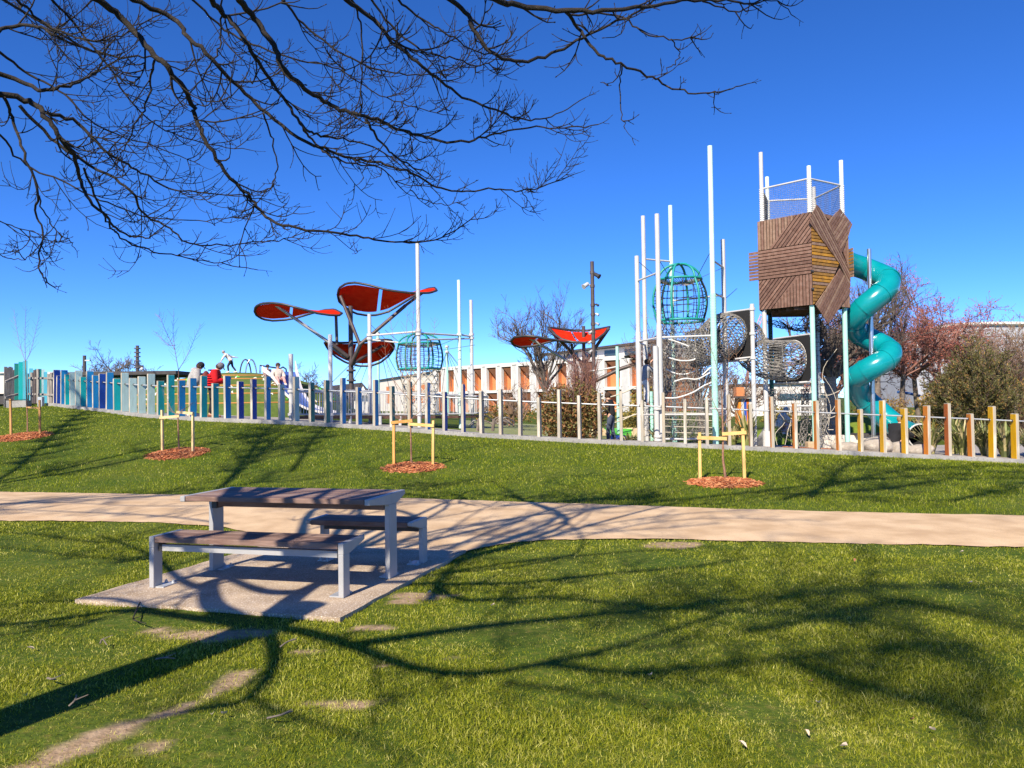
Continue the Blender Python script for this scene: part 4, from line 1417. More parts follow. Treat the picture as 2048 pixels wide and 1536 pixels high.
def net_sheet(mb, p00, p10, p11, p01, nu, nv, r, sag=0.0, jit=0.0, diag=False):
    """a rope net stretched between four corners"""
    def at(u, v):
        q = p00.lerp(p10, u).lerp(p01.lerp(p11, u), v)
        return q + Vector((random.uniform(-jit, jit), random.uniform(-jit, jit), random.uniform(-jit, jit) - sag * 4 * u * (1 - u)))
    g = [[at(u / nu, v / nv) for u in range(nu + 1)] for v in range(nv + 1)]
    for v in range(nv + 1):
        mb.tube(g[v], r, 3, caps=False)
    for u in range(nu + 1):
        mb.tube([g[v][u] for v in range(nv + 1)], r, 3, caps=False)
    return mb


# nets that hang under the tower
nets = thing('hanging_nets', 'knotted black and white rope nets hanging under the timber tower', 'climbing net', foot(1590, 21.6))
mb = MB()
for (pxa, pxb, d0, d1, z0, z1, r) in ((1536, 1550, 21.9, 21.9, 0.1, 1.75, 0.010), (1604, 1614, 21.5, 21.6, 0.1, 1.75, 0.010), (1640, 1648, 21.4, 21.4, 0.1, 1.5, 0.010)):
    c = foot((pxa + pxb) / 2, d0)
    net_tube(mb, [Vector((c.x - 0.12, c.y, c.z + z0)), Vector((c.x, c.y, c.z + (z0 + z1) / 2)), Vector((c.x + 0.02, c.y, c.z + z1))], [0.10, 0.10, 0.10], 18, 6, r, 1.5)
mb.build('net_column', rope_grey, nets, kind='stuff')
mb = MB()
a, b_ = P(1550, 775, 22.3), P(1622, 772, 21.2)
net_sheet(mb, P(1550, 880, 22.3), P(1625, 880, 21.2), b_, a, 14, 16, 0.006, jit=0.05)
net_sheet(mb, P(1530, 640, 22.6), P(1622, 620, 21.0), P(1690, 640, 21.6), P(1560, 640, 23), 14, 14, 0.008, sag=0.35, jit=0.05)
net_sheet(mb, P(1590, 640, 22.2), P(1690, 640, 22.2), P(1685, 860, 22.2), P(1640, 860, 22.2), 12, 24, 0.006, jit=0.06)
mb.build('net_sheet', rope_black, nets, kind='stuff')
mb = MB()
for _ in range(10):
    x = random.uniform(1560, 1700)
    d = random.uniform(21.2, 22.6)
    pts = [P(x + random.uniform(-14, 14), y, d) for y in np.linspace(890, random.uniform(690, 820), 6)]
    mb.tube(bez(pts, 3), 0.008, 4, caps=False)
for _ in range(8):
    y = random.uniform(780, 880)
    x = random.uniform(1560, 1650)
    mb.tube(bez([P(x, y, 21.7), P(x + 20, y + random.uniform(2, 14), 21.6), P(x + 42, y + random.uniform(-10, 6), 21.5)], 4), 0.011, 4, caps=False)
mb.build('loose_rope', rope_pale, nets, kind='stuff')

# rope tunnel from the net cage to the tower, with its end panels
tunnel = thing('rope_tunnel', 'sagging rope net tunnel with black end panels linking the net cage to the timber tower', 'rope tunnel', foot(1520, 21.6))
pole = foot(1508, 20.9)
zt = P(1500, 608, 20.9).z
MB().tube([pole - Z3 * 0.1, Vector((pole.x, pole.y, zt))], 0.06, 12).build('pole', white_steel, tunnel, smooth=True)
for y in (618, 667, 716):
    q = P(1504, y, 20.9)
    MB().tube([Vector((pole.x, pole.y, q.z - 0.035)), Vector((pole.x, pole.y, q.z + 0.035))], 0.085, 12).build('collar', white_steel, tunnel, smooth=True)


def panel(pA, pB, zlo, zhi, ringc, rr):
    """black sheet between two poles with a round hole, its hoop and its rails"""
    s = (pB - pA)
    s.z = 0
    L = s.length
    s.normalize()
    nrm = Vector((s.y, -s.x, 0))
    u0 = (ringc - pA).dot(s)
    N = 40
    mb = MB()
    inner = [(u0 + rr * math.cos(2 * math.pi * k / N), ringc.z + rr * math.sin(2 * math.pi * k / N)) for k in range(N)]

    def outer(k):
        c, s_ = math.cos(2 * math.pi * k / N), math.sin(2 * math.pi * k / N)
        t = min(((L - u0) / c if c > 1e-6 else 1e9), (-u0 / c if c < -1e-6 else 1e9), ((zhi - ringc.z) / s_ if s_ > 1e-6 else 1e9), ((zlo - ringc.z) / s_ if s_ < -1e-6 else 1e9))
        return (u0 + c * t, ringc.z + s_ * t)
    out = [outer(k) for k in range(N)]
    for off in (0, 0.012):
        rows = [[pA + s * u + Z3 * (z - pA.z) + nrm * off for u, z in ring] for ring in (inner, out)]
        mb.grid(rows, 0, True)
    mb.build('end_panel', black_rubber, tunnel)
    MB().tube([pA + s * u + Z3 * (z - pA.z) - nrm * 0.005 for u, z in inner], 0.022, 8, close=True).build('hoop', rope_white, tunnel, smooth=True)
    for z in (zlo, zhi):
        MB().tube([pA + Z3 * (z - pA.z), pA + s * L + Z3 * (z - pA.z)], 0.028, 8).build('cross_bar', white_steel, tunnel, smooth=True)
    return nrm


d1 = 20.9
ca = P(1462, 668, 21.6)
panel(P(1441, 668, 21.95), P(1505, 668, 20.95), P(1470, 722, 21.5).z, P(1470, 623, 21.5).z, ca, 0.545)
cb = P(1583, 720, 21.3)
panel(P(1548, 720, 22.2), P(1621, 720, 20.65), P(1590, 765, 21.2).z, P(1590, 672, 21.2).z, cb, 0.545)
mb = net_tube(MB(), [ca + Vector((0.05, 0.05, 0)), ca + Vector((0.45, 0.22, -0.10)), Vector((6.98, 21.7, P(1525, 712, 21.7).z)), cb + Vector((-0.46, -0.24, -0.02)), cb], [0.53, 0.52, 0.50, 0.55, 0.545], 36, 36, 0.0125, 0.42)
mb.build('rope_tube', rope_grey, tunnel, kind='stuff')
mb = net_tube(MB(), [ca, ca + Vector((-0.30, -0.28, -0.05)), P(1420, 690, 21.4), P(1380, 700, 21.7)], [0.54, 0.60, 0.55, 0.5], 26, 36, 0.0135, 0.45)
mb.build('rope_tube', rope_grey, tunnel, kind='stuff')
for (xa, ya, xb, yb, d) in ((1470, 718, 1505, 714, 21.0), (1598, 765, 1624, 763, 20.8), (1560, 812, 1625, 812, 21.0)):
    MB().tube([P(xa, ya, d), P(xb, yb, d)], 0.026, 8).build('cross_bar', white_steel, tunnel, smooth=True)

# ------------------------------------------------------------------ tube slide
teal_plastic = mat('teal_plastic', (0.0, 0.235, 0.27), (0.004, 0.27, 0.30), 2.5, 0.24, spec=0.5, coat=0.3)
AX = P(1741, 620, 22.1)
ax_, ay_ = AX.x, AX.y
slide = thing('tube_slide', 'turquoise enclosed spiral tube slide winding down from the timber tower to the flax plants', 'slide', (ax_, ay_, tz(ax_, ay_)))
HR, TR_ = 0.47, 0.325
zE1, zW1, zE2, zW2 = P(1770, 556, 22.2).z, P(1714, 639, 22.2).z, P(1772, 700, 22.2).z, P(1715, 757, 22.2).z
path = [Vector((9.02, 21.95, P(1700, 500, 22).z)), Vector((9.45, 22.1, P(1716, 512, 22.1).z)), Vector((9.95, 22.42, P(1736, 526, 22.4).z)), Vector((ax_ + 0.12, ay_ + 0.42, P(1752, 538, 22.5).z))]
for k in range(0, 37):
    th = -2 * math.pi * k / 24                            # east, south, west, north
    turn = k / 24
    z = np.interp(turn, [0, 0.5, 1.0, 1.5], [zE1, zW1, zE2, zW2])
    path.append(Vector((ax_ + HR * math.cos(th), ay_ + HR * math.sin(th), float(z))))
path += [P(1722, 790, 22.55), P(1745, 812, 22.6), P(1775, 838, 22.4), P(1800, 858, 22.0), P(1822, 868, 21.6), P(1840, 872, 21.1)]
pp = bez(path, 4)
nsec = len(pp)
joins = [0, int(nsec * .10), int(nsec * .2), int(nsec * .285), int(nsec * .37), int(nsec * .455), int(nsec * .54), int(nsec * .625), int(nsec * .71), int(nsec * .8), int(nsec * .9), nsec - 1]
for i in range(len(joins) - 1):
    seg = pp[joins[i]:joins[i + 1] + 1]
    if i == len(joins) - 2:
        mb = MB().tube(seg, TR_, 28, caps=False)
        o = mb.build('tube_section', [teal_plastic], slide, smooth=True)
        so = o.modifiers.new('wall', 'SOLIDIFY')
        so.thickness = 0.02
    else:
        MB().tube(seg, TR_, 28, caps=False).build('tube_section', teal_plastic, slide, smooth=True)
for j in joins[1:-1]:
    t = (pp[j + 1] - pp[j - 1]).normalized()
    MB().tube([pp[j] - t * 0.02, pp[j] - t * 0.02, pp[j] + t * 0.02], [TR_ * 0.99, TR_ + 0.018, TR_ + 0.018], 28).build('flange', teal_plastic, slide)
e = pp[-1]
t = (pp[-1] - pp[-2]).normalized()
a = t.cross(Z3).normalized()
c = a.cross(t)
MB().tube([e + (a * math.cos(2 * math.pi * k / 28) + c * math.sin(2 * math.pi * k / 28)) * TR_ for k in range(28)], 0.025, 6, close=True).build('mouth_rim', white_steel, slide, smooth=True)
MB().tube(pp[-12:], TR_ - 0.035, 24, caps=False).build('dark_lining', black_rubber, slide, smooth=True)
MB().tube([Vector((ax_, ay_, tz(ax_, ay_) - 0.1)), Vector((ax_, ay_, P(1736, 498, 22.1).z))], 0.062, 14).build('support_pole', stainless, slide, smooth=True)
q0 = P(1783, 560, 22.2)

# ================================================================== net cage with its masts, right of centre
def cage(root, c, zb, zt, ztop, r, KB=0.86, KT=0.80):
    """hooped cage: two rings, arched bars and rope net"""
    prof = [(zb, KB), (zb + (zt - zb) * 0.35, 1.0), (zb + (zt - zb) * 0.7, 0.98), (zt, KT)]
    for z, k in ((zb, KB), (zt, KT)):
        MB().tube([c + Vector((r * k * math.cos(a), r * k * math.sin(a), z)) for a in np.linspace(0, 2 * math.pi, 37)[:-1]], 0.038, 8, close=True).build('ring', teal_paint, root, smooth=True)
    for i in range(6):
        a = i * math.pi / 3
        pts = [c + Vector((r * k * math.cos(a), r * k * math.sin(a), z)) for z, k in prof]
        if i < 3:
            if True:
                arch = [c + Vector((r * KT * s * math.cos(a), r * KT * s * math.sin(a), zt + (ztop - zt) * math.sqrt(max(0, 1 - s * s)))) for s in np.cos(np.linspace(0, math.pi, 15))]
                MB().tube(arch, 0.036, 8).build('hoop', teal_paint, root, smooth=True)
        MB().tube(bez(pts, 4), 0.034, 8).build('rib', teal_paint, root, smooth=True)
    mb = MB()
    for k in range(1, 6):
        f = k / 6
        z = zb + (zt - zb) * f
        rr = r * np.interp(f, [0, .35, .7, 1], [KB, 1, .98, KT])
        mb.tube([c + Vector((rr * math.cos(a), rr * math.sin(a), z - 0.03 * abs(math.sin(4 * a)))) for a in np.linspace(0, 2 * math.pi, 33)[:-1]], 0.012, 4, close=True)
    for k in range(16):
        a = 2 * math.pi * k / 16 + 0.3
        mb.tube(bez([c + Vector((r * kk * math.cos(a), r * kk * math.sin(a), z)) for z, kk in prof], 3), 0.011, 4, caps=False)
    mb.build('cage_net', rope_black, root, kind='stuff')
    mb = MB()
    for k in range(46):                                   # the ragged rope net at the top ring
        a = 2 * math.pi * k / 46
        for rr0, rr1, z0, z1 in ((0.80, 0.45, 0, -0.12), (0.80, 0.62, 0, 0.05)):
            mb.tube([c + Vector((r * rr0 * math.cos(a), r * rr0 * math.sin(a), zt + z0)), c + Vector((r * rr1 * math.cos(a + 0.25), r * rr1 * math.sin(a + 0.25), zt + z1))], 0.010, 3, caps=False)
    mb.build('top_net', rope_grey, root, kind='stuff')


cageR = thing('climbing_cage', 'tall white and mint masts round a large turquoise net cage, left of the tower', 'climbing frame', foot(1360, 21.9))
PO = {1: (1276, 512, 21.5, white_steel), 2: (1290, 432, 22.9, white_steel), 3: (1318, 428, 20.4, white_steel), 4: (1345, 411, 23.4, mint_steel), 5: (1427, 292, 20.3, mint_steel), 6: (1449, 479, 21.75, white_steel)}
PX = {}
pale_mint = mat('pale_mint_mast', (0.58, 0.78, 0.70), (0.52, 0.74, 0.66), 4, 0.4)
for k, (px, top, d, m_) in PO.items():
    p = P(px, 650, d)
    g = tz(p.x, p.y)
    zt = P(px - 2, top, d).z
    zs = {1: P(px, 665, d).z, 2: P(px, 665, d).z, 3: P(px, 650, d).z, 4: g + 1, 5: P(px, 588, d).z, 6: P(px, 725, d).z}[k]
    MB().tube([Vector((p.x, p.y, zs - 0.02)), Vector((p.x, p.y, zt))], 0.064 if k != 5 else 0.066, 14).build('mast', pale_mint if m_ is mint_steel else m_, cageR, smooth=True)
    MB().tube([Vector((p.x, p.y, g - 0.1)), Vector((p.x, p.y, zs))], 0.078 if k != 5 else 0.082, 14).build('mast_sleeve', m_, cageR, smooth=True)
    PX[k] = p
p3 = P(1311, 700, 20.3)
MB().tube([Vector((p3.x, p3.y, tz(p3.x, p3.y) - 0.1)), Vector((p3.x, p3.y, P(1311, 692, 20.3).z))], 0.07, 14).build('mast_sleeve', white_steel, cageR, smooth=True)
for y in (817, 872, 879):
    q = P(1318, y, 20.4)
    MB().tube([Vector((p3.x + 0.03, p3.y, q.z - 0.03)), Vector((p3.x + 0.03, p3.y, q.z + 0.03))], 0.115, 14).build('collar', white_steel, cageR, smooth=True)
mbw = MB()
z = PX[5].z
for k in range(95):                                       # wire wound round the mint mast
    zz = P(1427, 588, 20.3).z - k * 0.042
    if zz > 0.4:
        mbw.tube([Vector((PX[5].x, PX[5].y, zz)), Vector((PX[5].x, PX[5].y, zz + 0.010))], 0.086, 12)
mbw.build('wire_wrap', mint_steel, cageR, kind='stuff')


def bar(root, a, ya, b_, yb, name='cross_bar', m_=None, r=0.028, P_=None):
    pa = P(PO[a][0], ya, PO[a][2])
    pb = P(PO[b_][0], yb, PO[b_][2])
    A_, B_ = Vector((PX[a].x, PX[a].y, pa.z)), Vector((PX[b_].x, PX[b_].y, pb.z))
    MB().tube([A_, B_], r, 8).build(name, m_ or white_steel, root, smooth=True)


for a, ya, b_, yb in ((1, 562, 3, 545), (2, 518, 4, 523), (5, 520, 6, 535), (1, 683, 3, 675), (3, 675, 5, 671), (5, 585, 6, 596), (4, 602, 6, 590), (2, 690, 1, 686), (3, 829, 5, 829), (5, 829, 6, 829), (3, 878, 5, 878), (5, 878, 6, 878), (1, 830, 3, 829)):
    bar(cageR, a, ya, b_, yb)
cc = P(1360, 600, 21.9)
cc.z = 0
zb, zt, ztop = P(1360, 642, 21.9).z, P(1360, 560, 21.9).z, P(1360, 528, 21.9).z
cage(cageR, cc, zb, zt, ztop, 0.76)
mb = MB()
for a, ya, (qx, qy) in ((5, 498, (1395, 552)), (1, 520, (1310, 552)), (6, 535, (1400, 556)), (3, 515, (1335, 548)), (4, 540, (1375, 550))):
    mb.tube([Vector((PX[a].x, PX[a].y, P(PO[a][0], ya, PO[a][2]).z)), P(qx, qy, 21.8)], 0.009, 4)
mb.tube([P(1448, 600, 22.2), P(1474, 577, 23)], 0.008, 4)
mb.build('stay_cable', dark_steel, cageR, kind='stuff')
# nets below the cage
mb = MB()
net_tube(mb, [cc + Z3 * zb, cc + Z3 * (zb * 0.72), cc + Vector((-0.05, 0, zb * 0.42)), cc + Z3 * 0.3], [0.66, 0.55, 0.60, 0.7], 34, 18, 0.009, 0.5)
net_sheet(mb, P(1330, 640, 23), P(1430, 640, 21.6), P(1440, 770, 21.8), P(1325, 770, 22.8), 18, 20, 0.007, jit=0.07)
net_sheet(mb, P(1275, 700, 22.2), P(1340, 690, 23.0), P(1340, 870, 23.0), P(1280, 870, 22.2), 9, 16, 0.006, jit=0.06)
mb.build('funnel_net', rope_grey, cageR, kind='stuff')
mb = MB()
net_sheet(mb, P(1326, 876, 20.6), P(1424, 876, 20.45), P(1424, 800, 20.45), P(1326, 798, 20.6), 13, 11, 0.007, sag=-0.02, jit=0.03)
net_sheet(mb, P(1328, 876, 21.6), P(1440, 876, 21.8), P(1440, 740, 21.8), P(1328, 760, 21.6), 12, 16, 0.007, jit=0.06)
for px in (1333, 1352, 1366, 1380, 1392, 1406):
    mb.tube([P(px, 650, 21.4), P(px + random.uniform(-2, 2), 800, 21.3), P(px + 2, 870, 21.2)], 0.007, 3)
mb.build('front_net', rope_grey, cageR, kind='stuff')
mb = MB()
for pl, d in (([(1332, 677), (1355, 684), (1380, 694), (1400, 708)], 21.2), ([(1336, 715), (1360, 721), (1385, 720), (1394, 714)], 21.2), ([(1348, 763), (1370, 757), (1395, 758), (1420, 745)], 21.2),
              ([(1330, 796), (1355, 795), (1385, 785), (1405, 773), (1424, 764)], 20.6), ([(1332, 738), (1352, 747), (1372, 748), (1390, 742)], 21.4), ([(1405, 750), (1418, 738), (1430, 730)], 20.8)):
    mb.tube(bez([P(a, b_, d) for a, b_ in pl], 5), 0.018, 6)
mb.build('thick_rope', rope_white, cageR, kind='stuff')
mb = MB()
for y0 in (824, 838, 852, 864):
    mb.tube([P(1328, y0, 20.5), P(1424, y0 + 3, 20.4)], 0.010, 4)
mb.build('ladder_rope', rope_pale, cageR, kind='stuff')

# ================================================================== left climbing frame, bridge and cage
frameL = thing('climbing_structure', 'row of white poles with a small turquoise net cage, left of centre', 'climbing frame', foot(800, 26))
LP = [(582, 708, 23.2, white_steel, 0.068), (661, 669, 25.0, white_steel, 0.07), (740, 628, 27.2, white_steel, 0.068), (838, 487, 26.5, white_steel, 0.07), (920, 560, 28.5, pale_mint, 0.064), (944, 600, 29.15, white_steel, 0.064)]
LPX = []
for i, (px, top, d, m_, r) in enumerate(LP):
    p = P(px, 760, d)
    g = tz(p.x, p.y)
    MB().tube([Vector((p.x, p.y, g - 0.2)), Vector((p.x, p.y, P(px, top, d).z))], r, 14).build('pole', m_, frameL, smooth=True)
    LPX.append(p)
    ys = {0: (782, 829), 1: (780, 829), 2: (670, 677), 3: (661, 668, 828), 4: (669, 783, 808), 5: (669, 676, 785, 806)}[i]
    for y in ys:
        q = P(px, y, d).z
        MB().tube([Vector((p.x, p.y, q - 0.045)), Vector((p.x, p.y, q + 0.045))], r * 1.55, 12).build('collar', m_, frameL, smooth=True)


def lbar(i, yi, j, yj, r=0.035):
    a, b_ = LPX[i].copy(), LPX[j].copy()
    a.z, b_.z = P(LP[i][0], yi, LP[i][2]).z, P(LP[j][0], yj, LP[j][2]).z
    MB().tube([a, b_], r, 8).build('cross_bar', white_steel, frameL, smooth=True)


lbar(2, 671, 3, 663)
lbar(3, 666, 4, 671)
lbar(4, 669, 5, 673)
lbar(3, 680, 5, 677, 0.03)
for (xa, ya, xb, yb, d) in ((745, 680, 806, 686, 28.0),):
    MB().tube([P(xa, ya, d), P(xb, yb, d)], 0.03, 8).build('cross_bar', white_steel, frameL, smooth=True)
c2 = P(839, 710, 28.0)
c2.z = 0
zb2, zt2, zp2 = P(839, 738, 28).z, P(839, 688, 28).z, P(839, 667, 28).z
cage(frameL, c2, zb2, zt2, zp2, 0.84, 0.92, 0.90)
mb = net_tube(MB(), [c2 + Z3 * zb2, c2 + Z3 * (zb2 - 0.9), c2 + Z3 * (zb2 - 1.7)], [0.72, 0.60, 0.55], 20, 14, 0.012, 0.4)
mb.build('funnel_net', rope_pale, frameL, kind='stuff')
mb = MB()
for a, b_ in (((805, 690), (770, 660)), ((880, 690), (915, 676)), ((792, 700), (742, 650)), ((885, 700), (950, 690))):
    mb.tube([P(*a, 28), P(*b_, 28)], 0.010, 4)
mb.build('stay_cable', dark_steel, frameL, kind='stuff')
# the bridge
top_line = [(590, 783, 23.4), (650, 784, 24.8), (690, 781, 25.6), (747, 783, 26.4), (825, 787, 27.2), (916, 791, 28.2), (952, 794, 29)]
bot_line = [(590, 829, 23.4), (650, 829, 24.8), (690, 829, 25.6), (747, 829, 26.4), (825, 829, 27.2), (916, 828, 28.2), (952, 827, 29)]
bridge = thing('footbridge', 'low bridge with white baluster railings running behind the blue fence posts', 'bridge', foot(770, 26.8))
for off, frac in ((0.0, 1.0), (1.5, 1.0)):
    T_ = [P(a, b_, d) + Vector((0.25 * off, off, 0)) for a, b_, d in top_line]
    B_ = [P(a, b_, d) + Vector((0.25 * off, off, 0)) for a, b_, d in bot_line]
    MB().tube(T_, 0.035, 8).build('handrail', white_steel, bridge, smooth=True)
    MB().tube(B_, 0.028, 8).build('bottom_rail', white_steel, bridge, smooth=True)
    n_b = 66
    for k in range(n_b):
        f = k / (n_b - 1) * (len(T_) - 1)
        i = min(len(T_) - 2, int(f))
        a, b_ = T_[i].lerp(T_[i + 1], f - i), B_[i].lerp(B_[i + 1], f - i)
        MB().tube([b_, a], 0.011, 5, caps=False).build('baluster', white_steel, bridge)
mb = MB()
rows = [[P(a, b_ + 4, d) for a, b_, d in bot_line], [P(a, b_ + 4, d) + Vector((0.37, 1.5, 0)) for a, b_, d in bot_line]]
mb.grid(rows)
rows = [[P(a, b_ + 8, d) for a, b_, d in bot_line], [P(a, b_ + 3, d) for a, b_, d in bot_line]]
mb.grid(rows)
o = mb.build('deck', plank_mats[2], bridge)
so = o.modifiers.new('depth', 'SOLIDIFY')
so.thickness = 0.08
for px, d in ((700, 25.8), (760, 26.5), (800, 27)):
    g = foot(px, d)
    MB().tube([g - Z3 * 0.1, Vector((g.x, g.y, P(px, 832, d).z))], 0.06, 10).build('support', white_steel, bridge, smooth=True)
# driftwood on the turf
dw = thing('driftwood', 'low tangle of bare driftwood branches on the turf behind the grey posts', 'driftwood', foot(960, 23.8))
for _ in range(10):
    x, d = random.uniform(925, 1005), random.uniform(22.5, 25)
    y = random.uniform(838, 852)
    MB().tube(bez([P(x, y, d), P(x + 14, y - random.uniform(2, 10), d), P(x + 32, y + random.uniform(-3, 6), d)], 4), 0.022, 5).build('branch', dark_steel if _ % 2 else bark_far, dw)
for x in (955, 985):
    MB().tube([P(x, 862, 23), P(x + 3, 838, 23)], 0.05, 7).build('stump', bark_far, dw)
# ================================================================== turf mound with its slide, arches and climbing holds
turf_mat = mat('artificial_turf', (0.075, 0.12, 0.022), (0.11, 0.155, 0.03), 8, 0.95, bump=0.4, bscale=60, c3=(0.09, 0.14, 0.025))
orange_line = mat('orange_rope_line', (0.62, 0.27, 0.07), None, rough=0.8)
hold_w = mat('pale_hold', (0.78, 0.76, 0.66), None, rough=0.5)
hold_g = mat('green_hold', (0.10, 0.55, 0.08), None, rough=0.5)
MC = P(478, 800, 32.0)
MA, MBX = 4.9, 5.4
MZ0 = tz(MC.x, 28.0) - 0.3
MH = P(490, 744, 31.5).z - MZ0


def mound_z(x, y):
    r2 = ((x - MC.x) / MA) ** 2 + ((y - MC.y) / MBX) ** 2
    q = max(0.0, 1 - r2)
    return MZ0 + MH * q ** 0.66


rows = []
for k in range(25):
    rr = 1 - (1 - k / 24) ** 1.7
    rows.append([(MC.x + MA * rr * math.cos(a), MC.y + MBX * rr * math.sin(a), mound_z(MC.x + MA * rr * math.cos(a) * 0.9999, MC.y + MBX * rr * math.sin(a) * 0.9999)) for a in np.linspace(0, 2 * math.pi, 61)[:-1]])
mound = thing('play_mound', 'rounded green turf climbing mound with orange bands and small holds behind the blue fence posts', 'play mound', (MC.x, MC.y, MZ0))
MB().grid(rows, 0, True).build('turf_dome', turf_mat, mound, smooth=True)
for lev in (0.34, 0.52, 0.68, 0.82, 0.90):
    q = lev ** (1 / 0.66)
    rr = math.sqrt(1 - q)
    pts = [Vector((MC.x + MA * rr * math.cos(a), MC.y + MBX * rr * math.sin(a), MZ0 + MH * lev + 0.01)) for a in np.linspace(math.pi * 1.0, 2 * math.pi, 40)]
    MB().tube(pts, 0.022, 5).build('orange_band', orange_line, mound)
for k in range(72):
    a = random.uniform(math.pi * 1.12, math.pi * 1.97)
    rr = random.uniform(0.42, 0.975)
    x, y = MC.x + MA * rr * math.cos(a), MC.y + MBX * rr * math.sin(a)
    z = mound_z(x, y)
    n_ = Vector((math.cos(a) * 0.6, math.sin(a), 0.5)).normalized()
    u = n_.orthogonal().normalized()
    u = Matrix.Rotation(random.uniform(0, 6.3), 3, n_) @ u
    v = n_.cross(u)
    c = Vector((x, y, z)) + n_ * 0.02
    mb = MB()
    mb.box(c + u * 0.02, (0.085, 0.03, 0.05), (u, v, n_))
    mb.box(c - u * 0.03 + v * 0.02, (0.03, 0.065, 0.045), (u, v, n_))
    mb.build('climbing_hold', hold_w if random.random() < 0.72 else hold_g, mound)
for px in (491, 502):
    g = P(px, 746, 31.8)
    w = 10.5 / FPX * 31.8
    h = 27 / FPX * 31.8
    pts = [g + Vector((-w * math.cos(t), -0.1 * math.cos(t), -0.5 + (0.5 + h) * math.sin(t) ** 0.8 if 0 < t < math.pi else -0.5)) for t in np.linspace(0, math.pi, 19)]
    MB().tube(pts, 0.03, 6).build('arch', stainless if px > 495 else dark_steel, mound, smooth=True)
chute_blue = mat('chute_blue', (0.05, 0.12, 0.42), (0.04, 0.10, 0.36), 5, 0.4)
chute_white = mat('chute_white', (0.70, 0.68, 0.66), (0.60, 0.58, 0.57), 6, 0.45)
le = bez([P(524, 742, 29.6), P(545, 758, 29.2), P(572, 792, 28.2), P(610, 818, 27), P(655, 829, 25.6)], 5)
re_ = bez([P(590, 744, 30.6), P(596, 762, 30.2), P(606, 790, 29.2), P(630, 815, 28), P(672, 828, 26.6)], 5)
ms = thing('mound_slide', 'blue chute slide with white side sheets running down the turf mound', 'slide', le[-1])
MB().grid([le, re_]).build('chute', chute_blue, ms)
for line, s in ((le, 0), (re_, 1)):
    up_ = [p + Z3 * ((0.20 if s == 0 else 0.45) - (0.12 if s == 0 else 0.34) * min(1, k / 13)) for k, p in enumerate(line)]
    o = MB().grid([line, up_]).build('side_sheet', chute_white, ms)
    so = o.modifiers.new('t', 'SOLIDIFY')
    so.thickness = 0.02
MB().tube([P(520, 746, 29.6), P(520, 731, 29.6), P(561, 737, 30.2), P(566, 734, 30.4), P(572, 738, 30.5), P(574, 752, 30.6)], 0.03, 6).build('grab_bar', dark_steel, ms, smooth=True)

# ================================================================== leaf shaped shade canopies
red_fabric = mat('red_fabric', (0.62, 0.020, 0.006), (0.68, 0.035, 0.010), 3, 0.9, transl=0.12, spec=0.05)
rim_white = mat('white_edge_strip', (0.78, 0.78, 0.80), None, rough=0.5)


def resample(pl, n):
    pts = [P(*p) for p in pl]
    d = [0]
    for a, b_ in zip(pts, pts[1:]):
        d.append(d[-1] + (b_ - a).length)
    out = []
    for t in np.linspace(0, d[-1], n):
        k = min(len(d) - 2, max(0, int(np.searchsorted(d, t, side='right')) - 1))
        f = (t - d[k]) / max(1e-9, d[k + 1] - d[k])
        out.append(pts[k].lerp(pts[k + 1], f))
    return out


def leaf_canopy(root, near, far, dn, df, rim, bulge):
    n = len(near)
    nr_ = [(a, b_, dn + (df - dn) * 0.5 * (1 - math.sin(math.pi * k / (n - 1)))) for k, (a, b_) in enumerate(near)]
    m = len(far)
    fr_ = [(a, b_, df - (df - dn) * 0.5 * (1 - math.sin(math.pi * k / (m - 1)))) for k, (a, b_) in enumerate(far)]
    N = 30
    A_, B_ = resample(nr_, N), resample(fr_, N)
    def at(f, v):
        x = f * (N - 1)
        i = min(N - 2, int(x))
        a, b_ = A_[i].lerp(A_[i + 1], x - i), B_[i].lerp(B_[i + 1], x - i)
        return a.lerp(b_, v) + Z3 * bulge * 4 * v * (1 - v) * math.sin(math.pi * f)
    for f0_, f1_ in ((0.035, None), (None, 0.965)):       # two fabric panels with an open seam between them, laced inside the rim
        rows = []
        for v in np.linspace(0.085, 0.915, 11):
            cut = 0.50 - 0.10 * v
            lo, hi = (f0_, cut - 0.013) if f1_ is None else (cut + 0.013, f1_)
            rows.append([at(lo + (hi - lo) * k / 15, v) for k in range(16)])
        MB().grid(rows).build('fabric', red_fabric, root, smooth=True)
    loop = A_ + B_[::-1][1:-1]
    MB().tube(loop, rim, 7, close=True).build('rim', dark_steel, root, smooth=True)


def canopy_pole(root, px, top, d, r):
    p = P(px, 720, d)
    g = tz(p.x, p.y)
    MB().tube([Vector((p.x, p.y, g - 0.2)), Vector((p.x, p.y, P(px, top, d).z))], [r, r * 0.85], 14).build('pole', brown_steel, root, smooth=True)
    return p


